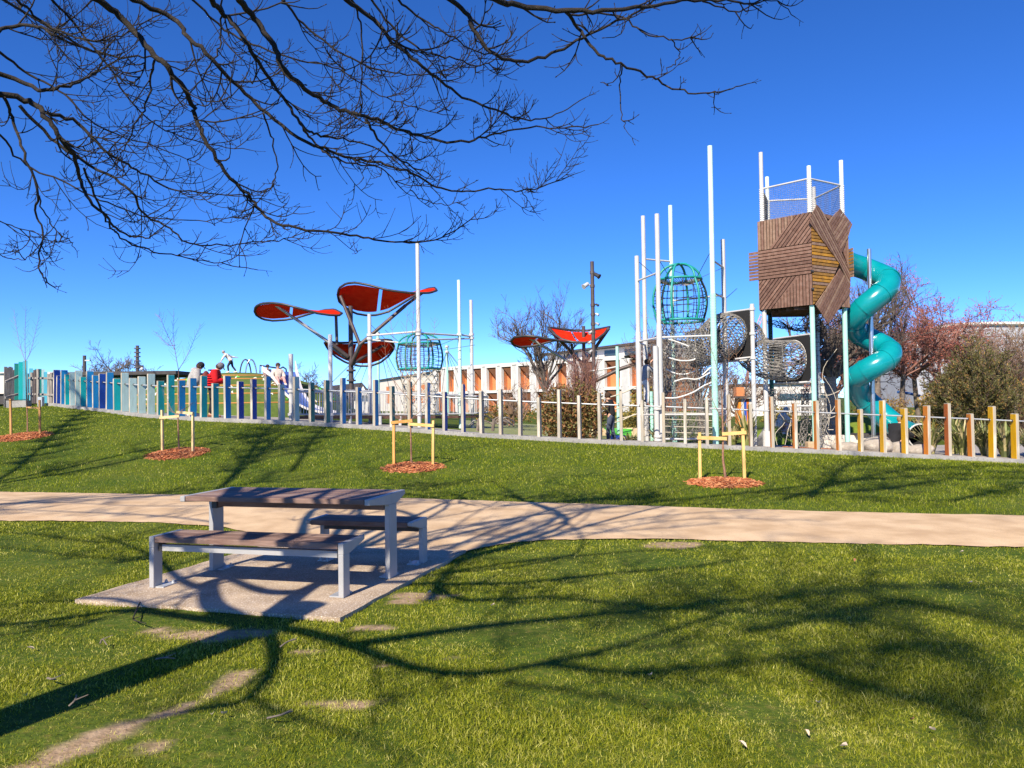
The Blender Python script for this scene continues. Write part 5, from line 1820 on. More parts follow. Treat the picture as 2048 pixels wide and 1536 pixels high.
can = thing('shade_canopy', 'group of three red leaf shaped shade sails on one dark pole, left of centre', 'shade canopy', foot(702, 34.5))
p = canopy_pole(can, 702, 612, 34.5, 0.12)
for y in (741, 761):
    MB().tube([Vector((p.x, p.y, P(702, y, 34.5).z - 0.04)), Vector((p.x, p.y, P(702, y, 34.5).z + 0.04))], 0.21, 12).build('collar', brown_steel, can)
leaf_canopy(can, [(675, 590), (678, 576), (692, 567), (711, 565), (738, 570), (771, 579), (797, 583), (824, 586), (844, 586), (860, 585.6), (873.5, 581)],
            [(675, 590), (678, 603), (692, 616), (711, 627), (735, 631), (754, 630), (778, 623), (801, 609), (824, 594.6), (845, 581), (857, 577), (870, 575.5), (873.5, 581)], 33.0, 35.6, 0.052, 0.12)
leaf_canopy(can, [(509, 623), (511, 613), (523, 607), (543, 605.5), (566, 608), (589, 614), (612, 620), (635, 626.6), (658.6, 630), (678, 631), (684, 626.6)],
            [(509, 623), (513, 631), (526, 638.5), (546, 641.5), (569, 640), (592, 636), (612, 630), (629, 625), (649, 620), (668.5, 618.7), (684, 626.6)], 32.5, 34.8, 0.050, 0.08)
leaf_canopy(can, [(649, 685.5), (655, 683), (678, 685.5), (711, 685), (744.6, 681.5), (771, 679), (784, 680.5), (788, 692)],
            [(649, 685.5), (655, 697), (672, 713.6), (691.6, 725), (718, 732), (741, 732), (761, 725), (777.6, 712), (787, 699), (788, 692)], 35.2, 37.6, 0.052, 0.10)
for a, b_, r in (((702, 730, 34.3), (720, 690, 33.9), 0.11), ((720, 690, 33.9), (681, 592, 34.2), 0.095), ((720, 689, 33.9), (811, 611, 34.6), 0.10), ((811, 611, 34.6), (846, 585, 34.8), 0.08),
                 ((696, 714, 34.4), (660, 686, 34), 0.12), ((660, 686, 34), (548, 608, 33.2), 0.085), ((674, 690, 34.1), (672, 632, 34), 0.085), ((694, 716, 34.5), (668, 697, 35.6), 0.11), ((706, 727, 34.6), (770, 688, 36.2), 0.09)):
    MB().tube([P(*a), P(*b_)], r * 0.8, 10).build('arm', galv if r == 0.085 and a[0] == 660 else brown_steel, can, smooth=True)

can2 = thing('shade_canopy', 'pair of smaller red leaf shade sails behind the bushes in the middle distance', 'shade canopy', foot(1168, 50))
canopy_pole(can2, 1168, 652, 50, 0.13)
leaf_canopy(can2, [(1022, 682), (1029, 674), (1050, 671.6), (1070, 673), (1097, 678), (1124, 682), (1142, 685)], [(1022, 682), (1026, 689), (1039.5, 694.6), (1060, 693), (1080, 689), (1104, 682), (1124, 677.5), (1142, 685)], 47.5, 50, 0.08, 0.08)
leaf_canopy(can2, [(1097, 655), (1107, 667), (1124, 679), (1148, 684.5), (1171.5, 685.5), (1192, 680), (1209, 667), (1219, 654)], [(1097, 655), (1117, 657.5), (1148, 661), (1175, 661), (1199, 658), (1219, 654)], 48.5, 51, 0.08, -0.12)
for a, b_, r in (((1167, 730, 50), (1098, 657, 49.5), 0.11), ((1167, 730, 50), (1218, 656, 49.5), 0.11), ((1160, 737, 50), (1056, 674, 48.5), 0.09), ((1150, 728, 50), (1143, 688, 49.5), 0.09)):
    MB().tube([P(*a), P(*b_)], r, 8).build('arm', brown_steel if r != 0.09 or a[0] == 1150 else galv, can2, smooth=True)
can3 = thing('shade_canopy', 'distant red leaf shade sail on a long slanting arm, partly hidden by the white masts', 'shade canopy', foot(1262, 56))
leaf_canopy(can3, [(1250, 713), (1270, 708), (1295, 706), (1318, 709), (1330, 713)], [(1250, 713), (1270, 716), (1295, 717), (1318, 714), (1330, 713)], 54, 57, 0.08, 0.05)
MB().tube([P(1182, 766, 56), P(1240, 738, 56), P(1320, 712, 56)], 0.14, 8).build('arm', brown_steel, can3, smooth=True)
MB().tube([P(1182, 766, 56), foot(1182, 56)], 0.14, 8).build('pole', brown_steel, can3, smooth=True)

# ================================================================== rope pyramids: masts with cables
for px, top, d, spots, lab in ((757, 663, 40, ((640, 800), (668, 812), (700, 818), (725, 820), (790, 820), (815, 815), (840, 812), (604, 800)), 'slim mint mast with dark ropes fanned out behind the railed bridge'),
                               (895, 690, 44, ((850, 812), (862, 816), (878, 820), (912, 818), (935, 815), (965, 812), (1000, 822), (1020, 815)), 'slim mint mast with a white cap and rope cables in front of the long building')):
    b_ = foot(px, d)
    t = thing('rope_pyramid', lab, 'rope pyramid', b_)
    top_ = P(px, top, d)
    MB().tube([b_ - Z3 * 0.1, Vector((b_.x, b_.y, top_.z))], 0.075, 10).build('mast', mint_steel, t, smooth=True)
    for dz in (0.05, 0.35):
        MB().tube([Vector((b_.x, b_.y, top_.z - dz - 0.1)), Vector((b_.x, b_.y, top_.z - dz))], 0.12, 10).build('cap', white_steel, t, smooth=True)
    for i, (sx, sy) in enumerate(spots):
        q = foot(sx, d + (-3 if i % 2 else 3))
        MB().tube([Vector((b_.x, b_.y, top_.z - 0.3)), q], 0.016, 4, caps=False).build('cable', dark_steel, t)

# ================================================================== light poles
lp = thing('light_pole', 'tall brown light pole with clamped spotlights beside the white masts', 'light pole', foot(1187, 27))
p = P(1187, 700, 27)
g = tz(p.x, p.y)
MB().tube([Vector((p.x, p.y, g - 0.1)), Vector((p.x, p.y, P(1185, 523, 27).z))], 0.068, 14).build('pole', brown_steel, lp, smooth=True)
for y in (545, 572, 610, 629, 648, 665, 684, 703):
    z = P(1186, y, 27).z
    MB().tube([Vector((p.x, p.y, z - 0.05)), Vector((p.x, p.y, z + 0.05))], 0.085, 12).build('clamp', brown_steel, lp)
for (x, y, s, m_, dx, sc) in ((1170, 571, -1, white_steel, -0.24, 1.0), (1194, 551, 1, dark_steel, 0.16, 0.95), (1195, 610, 1, dark_steel, 0.15, 0.5), (1196, 629, 1, white_steel, 0.15, 0.5), (1195, 648, 1, galv, 0.15, 0.55),
                              (1181, 665, -1, white_steel, -0.10, 0.6), (1178, 685, -1, white_steel, -0.13, 0.6), (1181, 703, -1, white_steel, -0.10, 0.6)):
    z = P(x, y, 27).z
    c = Vector((p.x + dx, p.y - 0.05, z))
    ax = Vector((s * 0.75, -0.45, -0.55)).normalized()
    mb = MB().tube([c - ax * 0.13 * sc, c - ax * 0.1 * sc, c + ax * 0.04 * sc, c + ax * 0.12 * sc], [0.05 * sc, 0.07 * sc, 0.075 * sc, 0.10 * sc], 12)
    mb.tube([Vector((p.x, p.y, z)), c - ax * 0.05], 0.022, 6)
    mb.build('spotlight', m_, lp, smooth=True)
lp2 = thing('light_pole', 'dark street light pole with one short white arm above the far left roofs', 'light pole', foot(169, 62))
b_ = foot(169, 62)
MB().tube([b_, Vector((b_.x, b_.y, P(169, 711, 62).z))], 0.13, 8).build('pole', brown_steel, lp2)
MB().box(P(175, 721, 62), (0.45, 0.2, 0.09)).build('lamp', white_steel, lp2)
lp3 = thing('light_pole', 'dark light pole with clamps and round white lamp among bare treetops at left', 'light pole', foot(275, 48))
b_ = foot(275, 48)
MB().tube([b_, Vector((b_.x, b_.y, P(275, 691, 48).z))], 0.10, 8).build('pole', brown_steel, lp3)
for y in (697, 705, 713, 722, 735):
    q = P(275, y, 48)
    MB().box((b_.x, b_.y, q.z), (0.28, 0.28, 0.07)).build('clamp', brown_steel, lp3)
MB().ball(P(284, 738, 47.9), 0.11).build('lamp', white_steel, lp3, smooth=True)
MB().box(P(281, 733, 48), (0.35, 0.1, 0.15)).build('bracket', dark_steel, lp3)

# ================================================================== buildings
cream = mat('cream_wall', (0.66, 0.61, 0.54), (0.64, 0.59, 0.52), 0.5, 0.85)
white_wall = mat('white_render', (0.68, 0.65, 0.61), (0.65, 0.62, 0.58), 0.5, 0.85)
grey_panel = mat('grey_panel', (0.46, 0.46, 0.45), (0.52, 0.52, 0.51), 2, 0.85)
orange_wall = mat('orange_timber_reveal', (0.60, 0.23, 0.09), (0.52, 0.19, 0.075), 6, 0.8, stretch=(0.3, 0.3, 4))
shadow_brown = mat('shadow_brown', (0.15, 0.06, 0.025), (0.12, 0.05, 0.02), 5, 0.8)
dark_roof = mat('dark_roof', (0.045, 0.04, 0.04), (0.065, 0.06, 0.06), 4, 0.7)
glass = mat('window_glass', (0.03, 0.05, 0.06), None, rough=0.06, spec=0.8)
pale_glass = mat('pale_glass', (0.30, 0.38, 0.38), None, rough=0.1, spec=0.7)
FD = [(880, 114), (1026, 106), (1062, 104), (1182, 96), (1224, 92.5), (1300, 87)]


def fac(px):
    d = float(np.interp(px, [a for a, _ in FD], [b_ for _, b_ in FD]))
    q = P(px, 805, d)
    return Vector((q.x, q.y, 0))


lb = thing('long_building', 'long pale building with rows of deep orange lined window bays behind the playground', 'building', fac(1080))
ROOF, SP1, SP0 = 6.5, 3.15, 2.8
f0, f1 = fac(880), fac(1300)
fdir = (f1 - f0).normalized()
fn = Vector((fdir.y, -fdir.x, 0))                        # towards the camera
bays = [(866, 885), (897, 917), (928, 949), (959, 982), (992, 1016), (1026, 1050), (1063, 1088), (1099, 1125), (1137, 1160), (1180, 1207), (1223, 1252), (1266, 1294)]
REC = 1.1
edges = []
for a, b_ in bays:
    sa, sb = (fac(a) - f0).dot(fdir), (fac(b_) - f0).dot(fdir)
    edges.append((sa, sb))


def fp(s, z, off=0.0):
    return f0 + fdir * s + fn * off + Z3 * z


# piers between the bays and white bands
prev = edges[0][0] - 1.0
for i, (sa, sb) in enumerate(edges + [(edges[-1][1] + 1.2, 0)]):
    MB().prism([fp(prev, 0, 0), fp(sa, 0, 0), fp(sa, ROOF, 0), fp(prev, ROOF, 0)], -fn * REC).build('pier', grey_panel, lb)
    prev = sb
Ltot = edges[-1][1] + 1.2
s0 = edges[0][0] - 1.0
MB().prism([fp(s0, ROOF, 0.12), fp(Ltot, ROOF, 0.12), fp(Ltot, ROOF + 0.28, 0.12), fp(s0, ROOF + 0.28, 0.12)], -fn * 12).build('roof', white_wall, lb)
MB().prism([fp(s0, 0, -REC), fp(Ltot, 0, -REC), fp(Ltot, ROOF, -REC), fp(s0, ROOF, -REC)], -fn * 8).build('wall', orange_wall, lb)
for sa, sb in edges:
    bay = MB()
    bay.prism([fp(sa, SP0, 0.10), fp(sb, SP0, 0.10), fp(sb, SP1, 0.10), fp(sa, SP1, 0.10)], -fn * (REC + 0.1))
    for x0, x1 in ((sa - 0.14, sa + 0.10), (sb - 0.10, sb + 0.14)):
        bay.prism([fp(x0, SP1, 0.09), fp(x1, SP1, 0.09), fp(x1, ROOF - 0.2, 0.09), fp(x0, ROOF - 0.2, 0.09)], -fn * 0.5)
    bay.prism([fp(sa - 0.14, ROOF - 0.2, 0.10), fp(sb + 0.14, ROOF - 0.2, 0.10), fp(sb + 0.14, ROOF - 0.004, 0.10), fp(sa - 0.14, ROOF - 0.004, 0.10)], -fn * 0.5)
    fr = bay.build('window_bay', white_wall, lb)
    for z0, z1 in ((SP1, ROOF - 0.2), (0.3, SP0)):
        MB().prism([fp(sa + 0.004, z0, -0.42), fp(sa + 0.05, z0, -0.42), fp(sa + 0.05, z1, -0.42), fp(sa + 0.004, z1, -0.42)], -fn * (REC - 0.43)).build('reveal', orange_wall, fr)
        w = sb - sa
        MB().prism([fp(sa + 0.11, z1 - 0.005, -0.10), fp(sb - 0.11, z1 - 0.005, -0.10), fp(sb - 0.11, z1 - 0.5 - 0.36 * (z1 - z0), -0.10)], -fn * (REC - 0.12)).build('shadow_wedge', shadow_brown, fr)  # dark brown wedge standing in for the slanted shadow on the back wall
        MB().prism([fp(sa + w * 0.72, z0, -REC + 0.06), fp(sb - 0.05, z0, -REC + 0.06), fp(sb - 0.05, z1 - 0.5, -REC + 0.06), fp(sa + w * 0.72, z1 - 0.5, -REC + 0.06)], -fn * 0.05).build('pane', pale_glass, fr)
        MB().prism([fp(sa + w * 0.66, z0, -REC + 0.12), fp(sa + w * 0.715, z0, -REC + 0.12), fp(sa + w * 0.715, z1 - 0.3, -REC + 0.12), fp(sa + w * 0.66, z1 - 0.3, -REC + 0.12)], -fn * 0.12).build('mullion', white_wall, fr)
# set back upper storey
u0, u1 = (fac(1096) - f0).dot(fdir), Ltot
MB().prism([fp(u0, ROOF + 0.28, -2.5), fp(u1, ROOF + 0.28, -2.5), fp(u1, 8.2, -2.5), fp(u0, 7.6, -2.5)], -fn * 8).build('upper_storey', white_wall, lb)
MB().prism([fp(u0 - 0.5, 7.6, -1.6), fp(u1, 8.25, -1.6), fp(u1, 8.5, -1.6), fp(u0 - 0.5, 7.85, -1.6)], -fn * 9).build('upper_roof', dark_roof, lb)
for k in range(6):
    s = u0 + 3.5 + k * 3.1
    MB().prism([fp(s, ROOF + 0.5, -2.44), fp(s + 1.9, ROOF + 0.5, -2.44), fp(s + 1.9, 7.7, -2.44), fp(s, 7.7, -2.44)], -fn * 0.05).build('pane', glass, lb)
# the plain wing at its left
w0, w1 = P(752, 805, 150), P(884, 805, 116)
w0.z = w1.z = 0
wd = (w1 - w0)
wn_ = Vector((wd.y, -wd.x, 0)).normalized()
wing = thing('plain_wing', 'plain cream gable wing with narrow orange windows at the left end of the long building', 'building', w0)
MB().prism([w0, w1, w1 + Z3 * 6.3, w0 + Z3 * 5.9], -wn_ * 12).build('wall', cream, wing)
MB().prism([w0 + Z3 * 5.9 + wn_ * 0.3, w1 + Z3 * 6.3 + wn_ * 0.3, w1 + Z3 * 6.55 + wn_ * 0.3, w0 + Z3 * 6.15 + wn_ * 0.3], -wn_ * 12.6).build('roof', dark_roof, wing)
for f, ww, m_ in ((0.20, 0.065, orange_wall), (0.48, 0.03, dark_steel), (0.60, 0.05, orange_wall), (0.74, 0.10, orange_wall), (0.84, 0.06, grey_panel)):
    a, b_ = w0.lerp(w1, f), w0.lerp(w1, f + ww)
    MB().prism([a + Z3 * 1.6 + wn_ * 0.05, b_ + Z3 * 1.6 + wn_ * 0.05, b_ + Z3 * 4.7 + wn_ * 0.05, a + Z3 * 4.7 + wn_ * 0.05], -wn_ * 0.2).build('window', m_, wing)


def box_between(name, root, pxa, pxb, ytop, d, depth, m_, ybot=None):
    a, b_ = P(pxa, 800, d), P(pxb, 800, d)
    zt = P((pxa + pxb) / 2, ytop, d).z
    zb = P((pxa + pxb) / 2, ybot, d).z if ybot else -0.3
    return MB().box(((a.x + b_.x) / 2, d + depth / 2, (zt + zb) / 2), (b_.x - a.x, depth, zt - zb)).build(name, m_, root)


house = thing('house', 'small white house with a dark gabled roof behind the bridge railings', 'house', foot(690, 85))
box_between('wall', house, 640, 738, 789, 86, 6, white_wall)
a, b_, c, d_ = P(634, 790, 85.3), P(742, 792, 85.3), P(722, 769, 89), P(652, 776, 89)
MB().prism([a, b_, c, d_], Vector((0, 0.6, 0.25))).build('roof', dark_roof, house)
MB().prism([P(716, 791, 85.2), P(736, 791, 85.2), P(726, 772, 85.2)], Vector((0, 0.3, 0))).build('gable', white_wall, house)
for px in (655, 675, 700):
    MB().box(P(px, 797, 85.9), (0.8, 0.1, 0.9)).build('window', glass, house)

shed = thing('shelter', 'long flat dark roofed shelter with pale walls behind the left fence posts', 'shelter', foot(225, 46))
box_between('roof', shed, 104, 352, 743, 46, 6, dark_roof, 750)
for i, px in enumerate((112, 150, 188, 226, 264, 302, 340)):
    b_ = foot(px, 46.3)
    MB().tube([b_ - Z3 * 0.3, Vector((b_.x, b_.y, P(px, 750, 46.3).z))], 0.07, 8).build('post', dark_steel, shed)
for px, m_ in ((128, cream), (160, PAINT['aqua']), (198, white_wall), (236, PAINT['aqua']), (262, cream), (292, PAINT['aqua'])):
    a = P(px, 800, 49)
    MB().box((a.x, 49, P(px, 775, 49).z - 0.8), (1.05, 0.2, 2.9)).build('wall_panel', m_, shed)
box_between('back_wall', shed, 104, 352, 752, 50.5, 0.2, cream)
cb_ = thing('cream_building', 'plain cream building with a dark base at the far left edge', 'building', foot(-20, 60))
box_between('wall', cb_, -70, 9, 747, 60, 8, cream, 788)
box_between('base', cb_, -70, 7, 788, 60.2, 8, dark_roof)
box_between('cornice', cb_, -70, 10, 744.5, 59.8, 8.4, white_wall, 747)
wb = thing('white_building', 'low white building with a dark window band behind the hanging nets', 'building', foot(1560, 62))
box_between('wall', wb, 1462, 1662, 769, 62, 7, white_wall)
box_between('window_band', wb, 1556, 1650, 787, 61.9, 0.5, glass, 799)
box_between('window_band', wb, 1476, 1492, 782, 61.9, 0.5, glass, 792)
box_between('parapet', wb, 1460, 1664, 767, 61.8, 7.4, dark_roof, 769.3)
hall = thing('pale_hall', 'large pale hall with a curved white roof behind the red twigged trees', 'building', foot(1960, 95))
a, b_ = P(1830, 800, 95), P(2110, 800, 95)
prof = [(1830, 700), (1850, 668), (1880, 655), (1920, 650), (1980, 648), (2040, 648), (2110, 652)]
MB().prism([P(x, y, 95) for x, y in prof] + [Vector((b_.x, 95 * 1.0, -0.3)), Vector((a.x, 95, -0.3))], Y1 * 12).build('shell', mat('pale_hall_wall', (0.42, 0.43, 0.46), (0.37, 0.38, 0.42), 0.6, 0.8), hall)
MB().tube([P(x, y - 1, 94.8) for x, y in prof], 0.25, 6).build('roof_edge', white_wall, hall)
for px in (1880, 1920, 1960, 2000, 2040):
    MB().box(P(px, 770, 94.9), (1.4, 0.2, 2.2)).build('window', glass, hall)
kiosk = thing('striped_kiosk', 'small playhouse kiosk with white, blue and orange stripes behind the flax', 'playhouse', foot(1486, 31))
for k, m_ in enumerate((PAINT['orange'], white_steel, PAINT['navy'], PAINT['rust'], white_steel)):
    q = foot(1476 + k * 5.2, 31)
    MB().box((q.x, 31, (P(1476, 797, 31).z + q.z) / 2), (0.105, 0.5, P(1476, 797, 31).z - q.z)).build('board', m_, kiosk)
MB().box(P(1486, 794, 31), (0.95, 0.9, 0.07)).build('roof', dark_roof, kiosk)
MB().box(P(1478, 785, 31.2), (0.32, 0.4, 0.42)).build('upper_box', orange_wall, kiosk)
crane = thing('crane', 'distant red and white lattice crane boom seen between the tower legs', 'crane', foot(1490, 190))
mb = MB()
A_, B_ = P(1500, 700, 190), P(1524, 628, 190)
n_ = 12
for s in (-0.55, 0.55):
    mb.tube([A_ + X1 * s, B_ + X1 * s * 0.6], 0.10, 4)
for k in range(n_):
    mb.tube([A_.lerp(B_, k / n_) + X1 * (0.55 if k % 2 else -0.55), A_.lerp(B_, (k + 1) / n_) + X1 * (-0.5 if k % 2 else 0.5)], 0.08, 3)
mb.tube([foot(1490, 190), A_], 0.4, 5)
mb.build('boom', mat('crane_red', (0.60, 0.30, 0.30), None, rough=0.6), crane)
ring = thing('ring_sculpture', 'thin red and green arched tubes of a far play sculpture between the red trees', 'sculpture', foot(1885, 44))
MB().tube(bez([P(1860, 770, 44), P(1868, 784, 44), P(1882, 792, 44), P(1893, 788, 44), P(1897, 778, 44)], 5), 0.09, 7).build('arc', mat('red_arc', (0.55, 0.06, 0.05), None, rough=0.4), ring, smooth=True)
MB().tube(bez([P(1889, 790, 44.5), P(1900, 778, 44.5), P(1910, 762, 44.5), P(1914, 742, 44.5)], 5), 0.10, 7).build('arc', mat('salmon_arc', (0.78, 0.20, 0.13), None, rough=0.4), ring, smooth=True)
MB().tube([foot(1884, 44.5), P(1884, 796, 44.5), P(1889, 790, 44.5)], 0.09, 7).build('arc', hold_g, ring, smooth=True)
MB().tube(bez([P(1795, 784, 44), P(1818, 787, 44), P(1840, 792, 44)], 4), 0.08, 6).build('arc', mat('blue_arc', (0.05, 0.14, 0.36), None, rough=0.4), ring, smooth=True)

# ================================================================== left end of the fence: gate, timber screen and far posts
screen_t = mat('silver_timber', (0.26, 0.24, 0.22), (0.36, 0.34, 0.31), 9, 0.9, stretch=(1, 1, 0.12), bump=0.3, c3=(0.20, 0.18, 0.165))
scr = thing('timber_screen', 'weathered grey timber board screen at the far left end of the fence', 'fence', foot(20, 30))
for k in range(7):
    px = 11 + k * 3.0
    d = 29.6 + k * 0.45
    b_ = foot(px, d)
    top = P(px, 733.5 + (k % 3) * 1.2 + (6 if k > 4 else 0), d).z
    MB().box((b_.x, b_.y, (top + b_.z) / 2), (0.10, 0.035, top - b_.z), (Vector((0.55, 0.83, 0)).normalized(), Vector((0.83, -0.55, 0)).normalized(), Z3)).build('board', screen_t, scr)
gate = thing('timber_gate', 'grey timber gate with two level rails between the blue posts and the screen', 'gate', foot(78, 30.5))
for ya, yb in ((756, 757), (788, 790)):
    MB().tube([P(58, ya, 31), P(110, yb, 29.4)], 0.055, 4).build('rail', screen_t, gate)
for ya, yb in ((764, 752), (795, 788)):
    MB().tube([P(10, ya, 29.3), P(38, yb, 29.8)], 0.055, 4).build('rail', screen_t, gate)
for px, top, d in ((70, 740, 30.6), (98, 748, 29.8), (103, 745, 29.7), (64, 745, 31), (76, 738, 30.4)):
    b_ = foot(px, d)
    t = P(px, top, d).z
    MB().box((b_.x, b_.y, (t + b_.z) / 2), (0.09, 0.09, t - b_.z)).build('post', screen_t if px != 70 else brown_steel, gate)
for px, top, d, pc, lab in ((33, 727, 30.2, 'green', 'dark weathered green post behind the tall teal post at the far left'), (41.5, 724, 29.6, 'teal', 'tall teal painted post left of the gate'),
                            (50.5, 722, 29.4, 'aqua', 'tallest sky blue post beside the gate, on a concrete block'), (62, 737, 34, 'aqua', 'far sky blue post seen through the gate'), (73, 738, 35, 'teal', 'far teal post seen through the gate'),
                            (79, 738, 34, 'green', 'far green post seen through the gate'), (86, 739, 36, 'pale', 'far pale post seen through the gate'), (91, 744, 34, 'aqua', 'far short sky blue post next to the white wall')):
    b_ = foot(px, d)
    t = P(px, top, d).z
    mb = MB()
    mb.box((b_.x, b_.y, (t + b_.z) / 2), (0.15, 0.12, t - b_.z), (Vector((0.83, 0.55, 0)).normalized(), Vector((-0.55, 0.83, 0)).normalized(), Z3), mis=(1, 0, 0, 1, 0, 0))
    tag(recentre(mb.build('painted_post', [PAINT[pc], raw_timber]), b_), lab, 'post', 'tall posts at the left gate')
b_ = foot(38, 29.0)
tag(recentre(MB().box((b_.x, b_.y, b_.z + 0.08), (0.75, 0.35, 0.35)).build('concrete_block', concrete), b_), 'pale concrete footing block under the tall teal and sky blue posts', 'block')
b_ = foot(82, 28.6)
tag(recentre(MB().box((b_.x, b_.y, b_.z + 0.05), (0.16, 0.16, 0.62)).build('bollard', galv), b_), 'short grey bollard beside the first navy fence post', 'bollard')
for px, w, top, lab in ((101, 22, 744, 'narrow white wall behind the timber gate'),):
    t = thing('white_wall', lab, 'wall', foot(px, 40))
    box_between('wall', t, 93, 112, top, 40, 0.3, white_wall)

# ================================================================== trees
def bare_tree(label, base, h, seed, r0=0.14, spread=0.55, lev=4, trunk=0.28, bmat=None, tmat=None, buds=None, nb=5, name='bare_tree', group=None, rmin=0.008, gravity=0.12, wide=1.0):
    random.seed(seed)
    t = thing(name, label, 'tree', base, group)
    b0 = Vector(base) - Z3 * 0.1
    top = Vector(base) + Vector((random.uniform(-.05, .05) * h, random.uniform(-.05, .05) * h, h * trunk))
    MB().tube(bez([b0, b0.lerp(top, .5) + Vector((random.uniform(-.04, .04), 0, 0)), top], 3), [r0 * (1.15 - 0.35 * k / 6) for k in range(7)], 8).build('trunk', tmat or bark_far, t, smooth=True)
    mb = MB()
    bud = MB()

    def rec(p, v, L, r, lv):
        n = 3
        pts, q = [p], p
        for k in range(n):
            v = (v + Vector((random.gauss(0, .13), random.gauss(0, .13), random.gauss(gravity * .5, .1)))).normalized()
            q = q + v * (L / n)
            pts.append(q)
        rr = [max(rmin * 0.8, r * (1 - 0.45 * k / n)) for k in range(n + 1)]
        mb.tube(pts, rr, 5 if r > 0.04 else 3, caps=False)
        if lv == 0:
            if buds is not None:
                for _ in range(3):
                    c = pts[random.randint(1, n)] + Vector((random.gauss(0, .03), random.gauss(0, .03), random.gauss(0, .03)))
                    u = Vector((random.gauss(0, 1), random.gauss(0, 1), random.gauss(0, 1))).normalized() * random.uniform(.02, .045)
                    w = u.orthogonal() * random.uniform(.5, 1)
                    bud.poly([c - u, c + w, c + u, c - w])
            return
        for k in range(nb if lv > 1 else nb + 1):
            i = random.randint(1, n)
            lat = v.cross(Vector((random.gauss(0, 1), random.gauss(0, 1), random.gauss(0, 1)))).normalized()
            d = (v * random.uniform(.5, 1.0) + lat * spread * random.uniform(.7, 1.4) + Z3 * gravity).normalized()
            rec(pts[i], d, L * random.uniform(.50, .72), max(rmin, r * random.uniform(.42, .6)), lv - 1)
    k0 = 6
    for k in range(k0):
        a = 2 * math.pi * k / k0 + random.uniform(-.4, .4)
        v = Vector((math.cos(a) * spread * wide, math.sin(a) * spread * wide, random.uniform(.6, 1.2))).normalized()
        rec(top.lerp(b0, random.uniform(0, .15)), v, h * (1 - trunk) * random.uniform(.36, .5), r0 * .5, lev - 1)
    rec(top, Vector((0, 0, 1)), h * (1 - trunk) * .5, r0 * .55, lev - 1)
    mb.build('crown', bmat or bark_far, t)
    if buds is not None:
        bud.build('buds', buds, t, kind='stuff')
    random.seed(seed + 99)
    return t


red_bud = mat('red_buds', (0.30, 0.075, 0.055), (0.44, 0.16, 0.115), 9, 0.8, transl=0.25)
red_twig = mat('red_twig', (0.20, 0.095, 0.075), (0.28, 0.15, 0.12), 8, 0.9)
dark_twig = mat('dark_twig', (0.085, 0.068, 0.058), (0.14, 0.115, 0.10), 8, 0.95)
brown_twig = mat('brown_twig', (0.17, 0.11, 0.085), (0.23, 0.16, 0.125), 8, 0.95)
bare_tree('tall bare tree with a rounded twiggy crown in front of the long building', foot(1098, 57), P(1098, 583, 57).z, 3, 0.24, 0.50, 5, 0.22, bmat=dark_twig, nb=4, rmin=0.011, gravity=0.14)
bare_tree('bare tree with wide low crown above the dark shelter roof', foot(225, 82), P(225, 700, 82).z, 4, 0.25, 0.8, 5, 0.2, nb=4, rmin=0.015)
bare_tree('small bare tree to the right of the round white lamp', foot(300, 88), P(300, 732, 88).z + 0.4, 5, 0.2, 0.8, 4, 0.2, nb=4, rmin=0.02)
bare_tree('windswept dark shrubby tree left of the house roof', foot(606, 60), P(606, 745, 60).z, 6, 0.12, 0.9, 4, 0.2, bmat=dark_twig, nb=4, rmin=0.014)
bare_tree('bare tree behind the white masts of the net cage', foot(1322, 34), P(1322, 640, 34).z, 7, 0.13, 0.6, 5, 0.25, bmat=brown_twig, nb=4, rmin=0.008)
bare_tree('bare tree glimpsed through the funnel net', foot(1400, 36), P(1400, 660, 36).z, 17, 0.13, 0.6, 4, 0.25, bmat=brown_twig, nb=4, rmin=0.008)
bare_tree('reddish twiggy tree under the rope tunnel', foot(1482, 38), P(1482, 705, 38).z, 8, 0.12, 0.8, 5, 0.2, bmat=brown_twig, nb=4, rmin=0.009)
bare_tree('big dark bare tree right behind the timber tower', foot(1662, 27), P(1662, 555, 27).z, 9, 0.24, 0.8, 5, 0.42, bmat=dark_twig, tmat=mat('grey_bark', (0.24, 0.20, 0.17), (0.34, 0.29, 0.25), 12, 0.95, bump=0.5), nb=4, rmin=0.007, wide=1.3)
bare_tree('bare tree with fine twigs showing right of the upper slide', foot(1752, 34), P(1752, 520, 34).z, 10, 0.17, 0.55, 5, 0.35, bmat=dark_twig, nb=4, rmin=0.007)
for i, (px, d, top, lab) in enumerate(((1803, 36, 585, 'tallest red budded tree to the right of the tube slide'), (1838, 38, 590, 'broad red budded tree in front of the pale hall'), (1890, 40, 618, 'red budded tree left of the dark conifer'),
                                       (1716, 37, 640, 'red budded tree seen behind the middle of the tube slide'), (1672, 35, 655, 'red budded tree between the tower legs and the slide'))):
    bare_tree(lab, foot(px, d), P(px, top, d).z * 1.22, 30 + i, 0.13, 0.72, 5, 0.33, bmat=red_twig, tmat=bark_far, buds=red_bud, nb=4, rmin=0.007, wide=1.35, gravity=0.05, group='red budded trees at right')
bare_tree('thin bare young tree rising from the dark conifer at the right', foot(1972, 27), P(1972, 625, 27).z, 41, 0.06, 0.5, 4, 0.4, bmat=brown_twig, nb=3, rmin=0.006)
bare_tree('second thin bare tree at the right edge', foot(2025, 28), P(2025, 640, 28).z, 42, 0.06, 0.5, 4, 0.4, bmat=brown_twig, nb=4, rmin=0.006)
bare_tree('small leafless shrub with upright twigs behind the grey posts', foot(1046, 30), P(1046, 752, 30).z, 43, 0.05, 0.6, 4, 0.15, bmat=brown_twig, nb=3, rmin=0.007, name='bare_shrub')
random.seed(77)

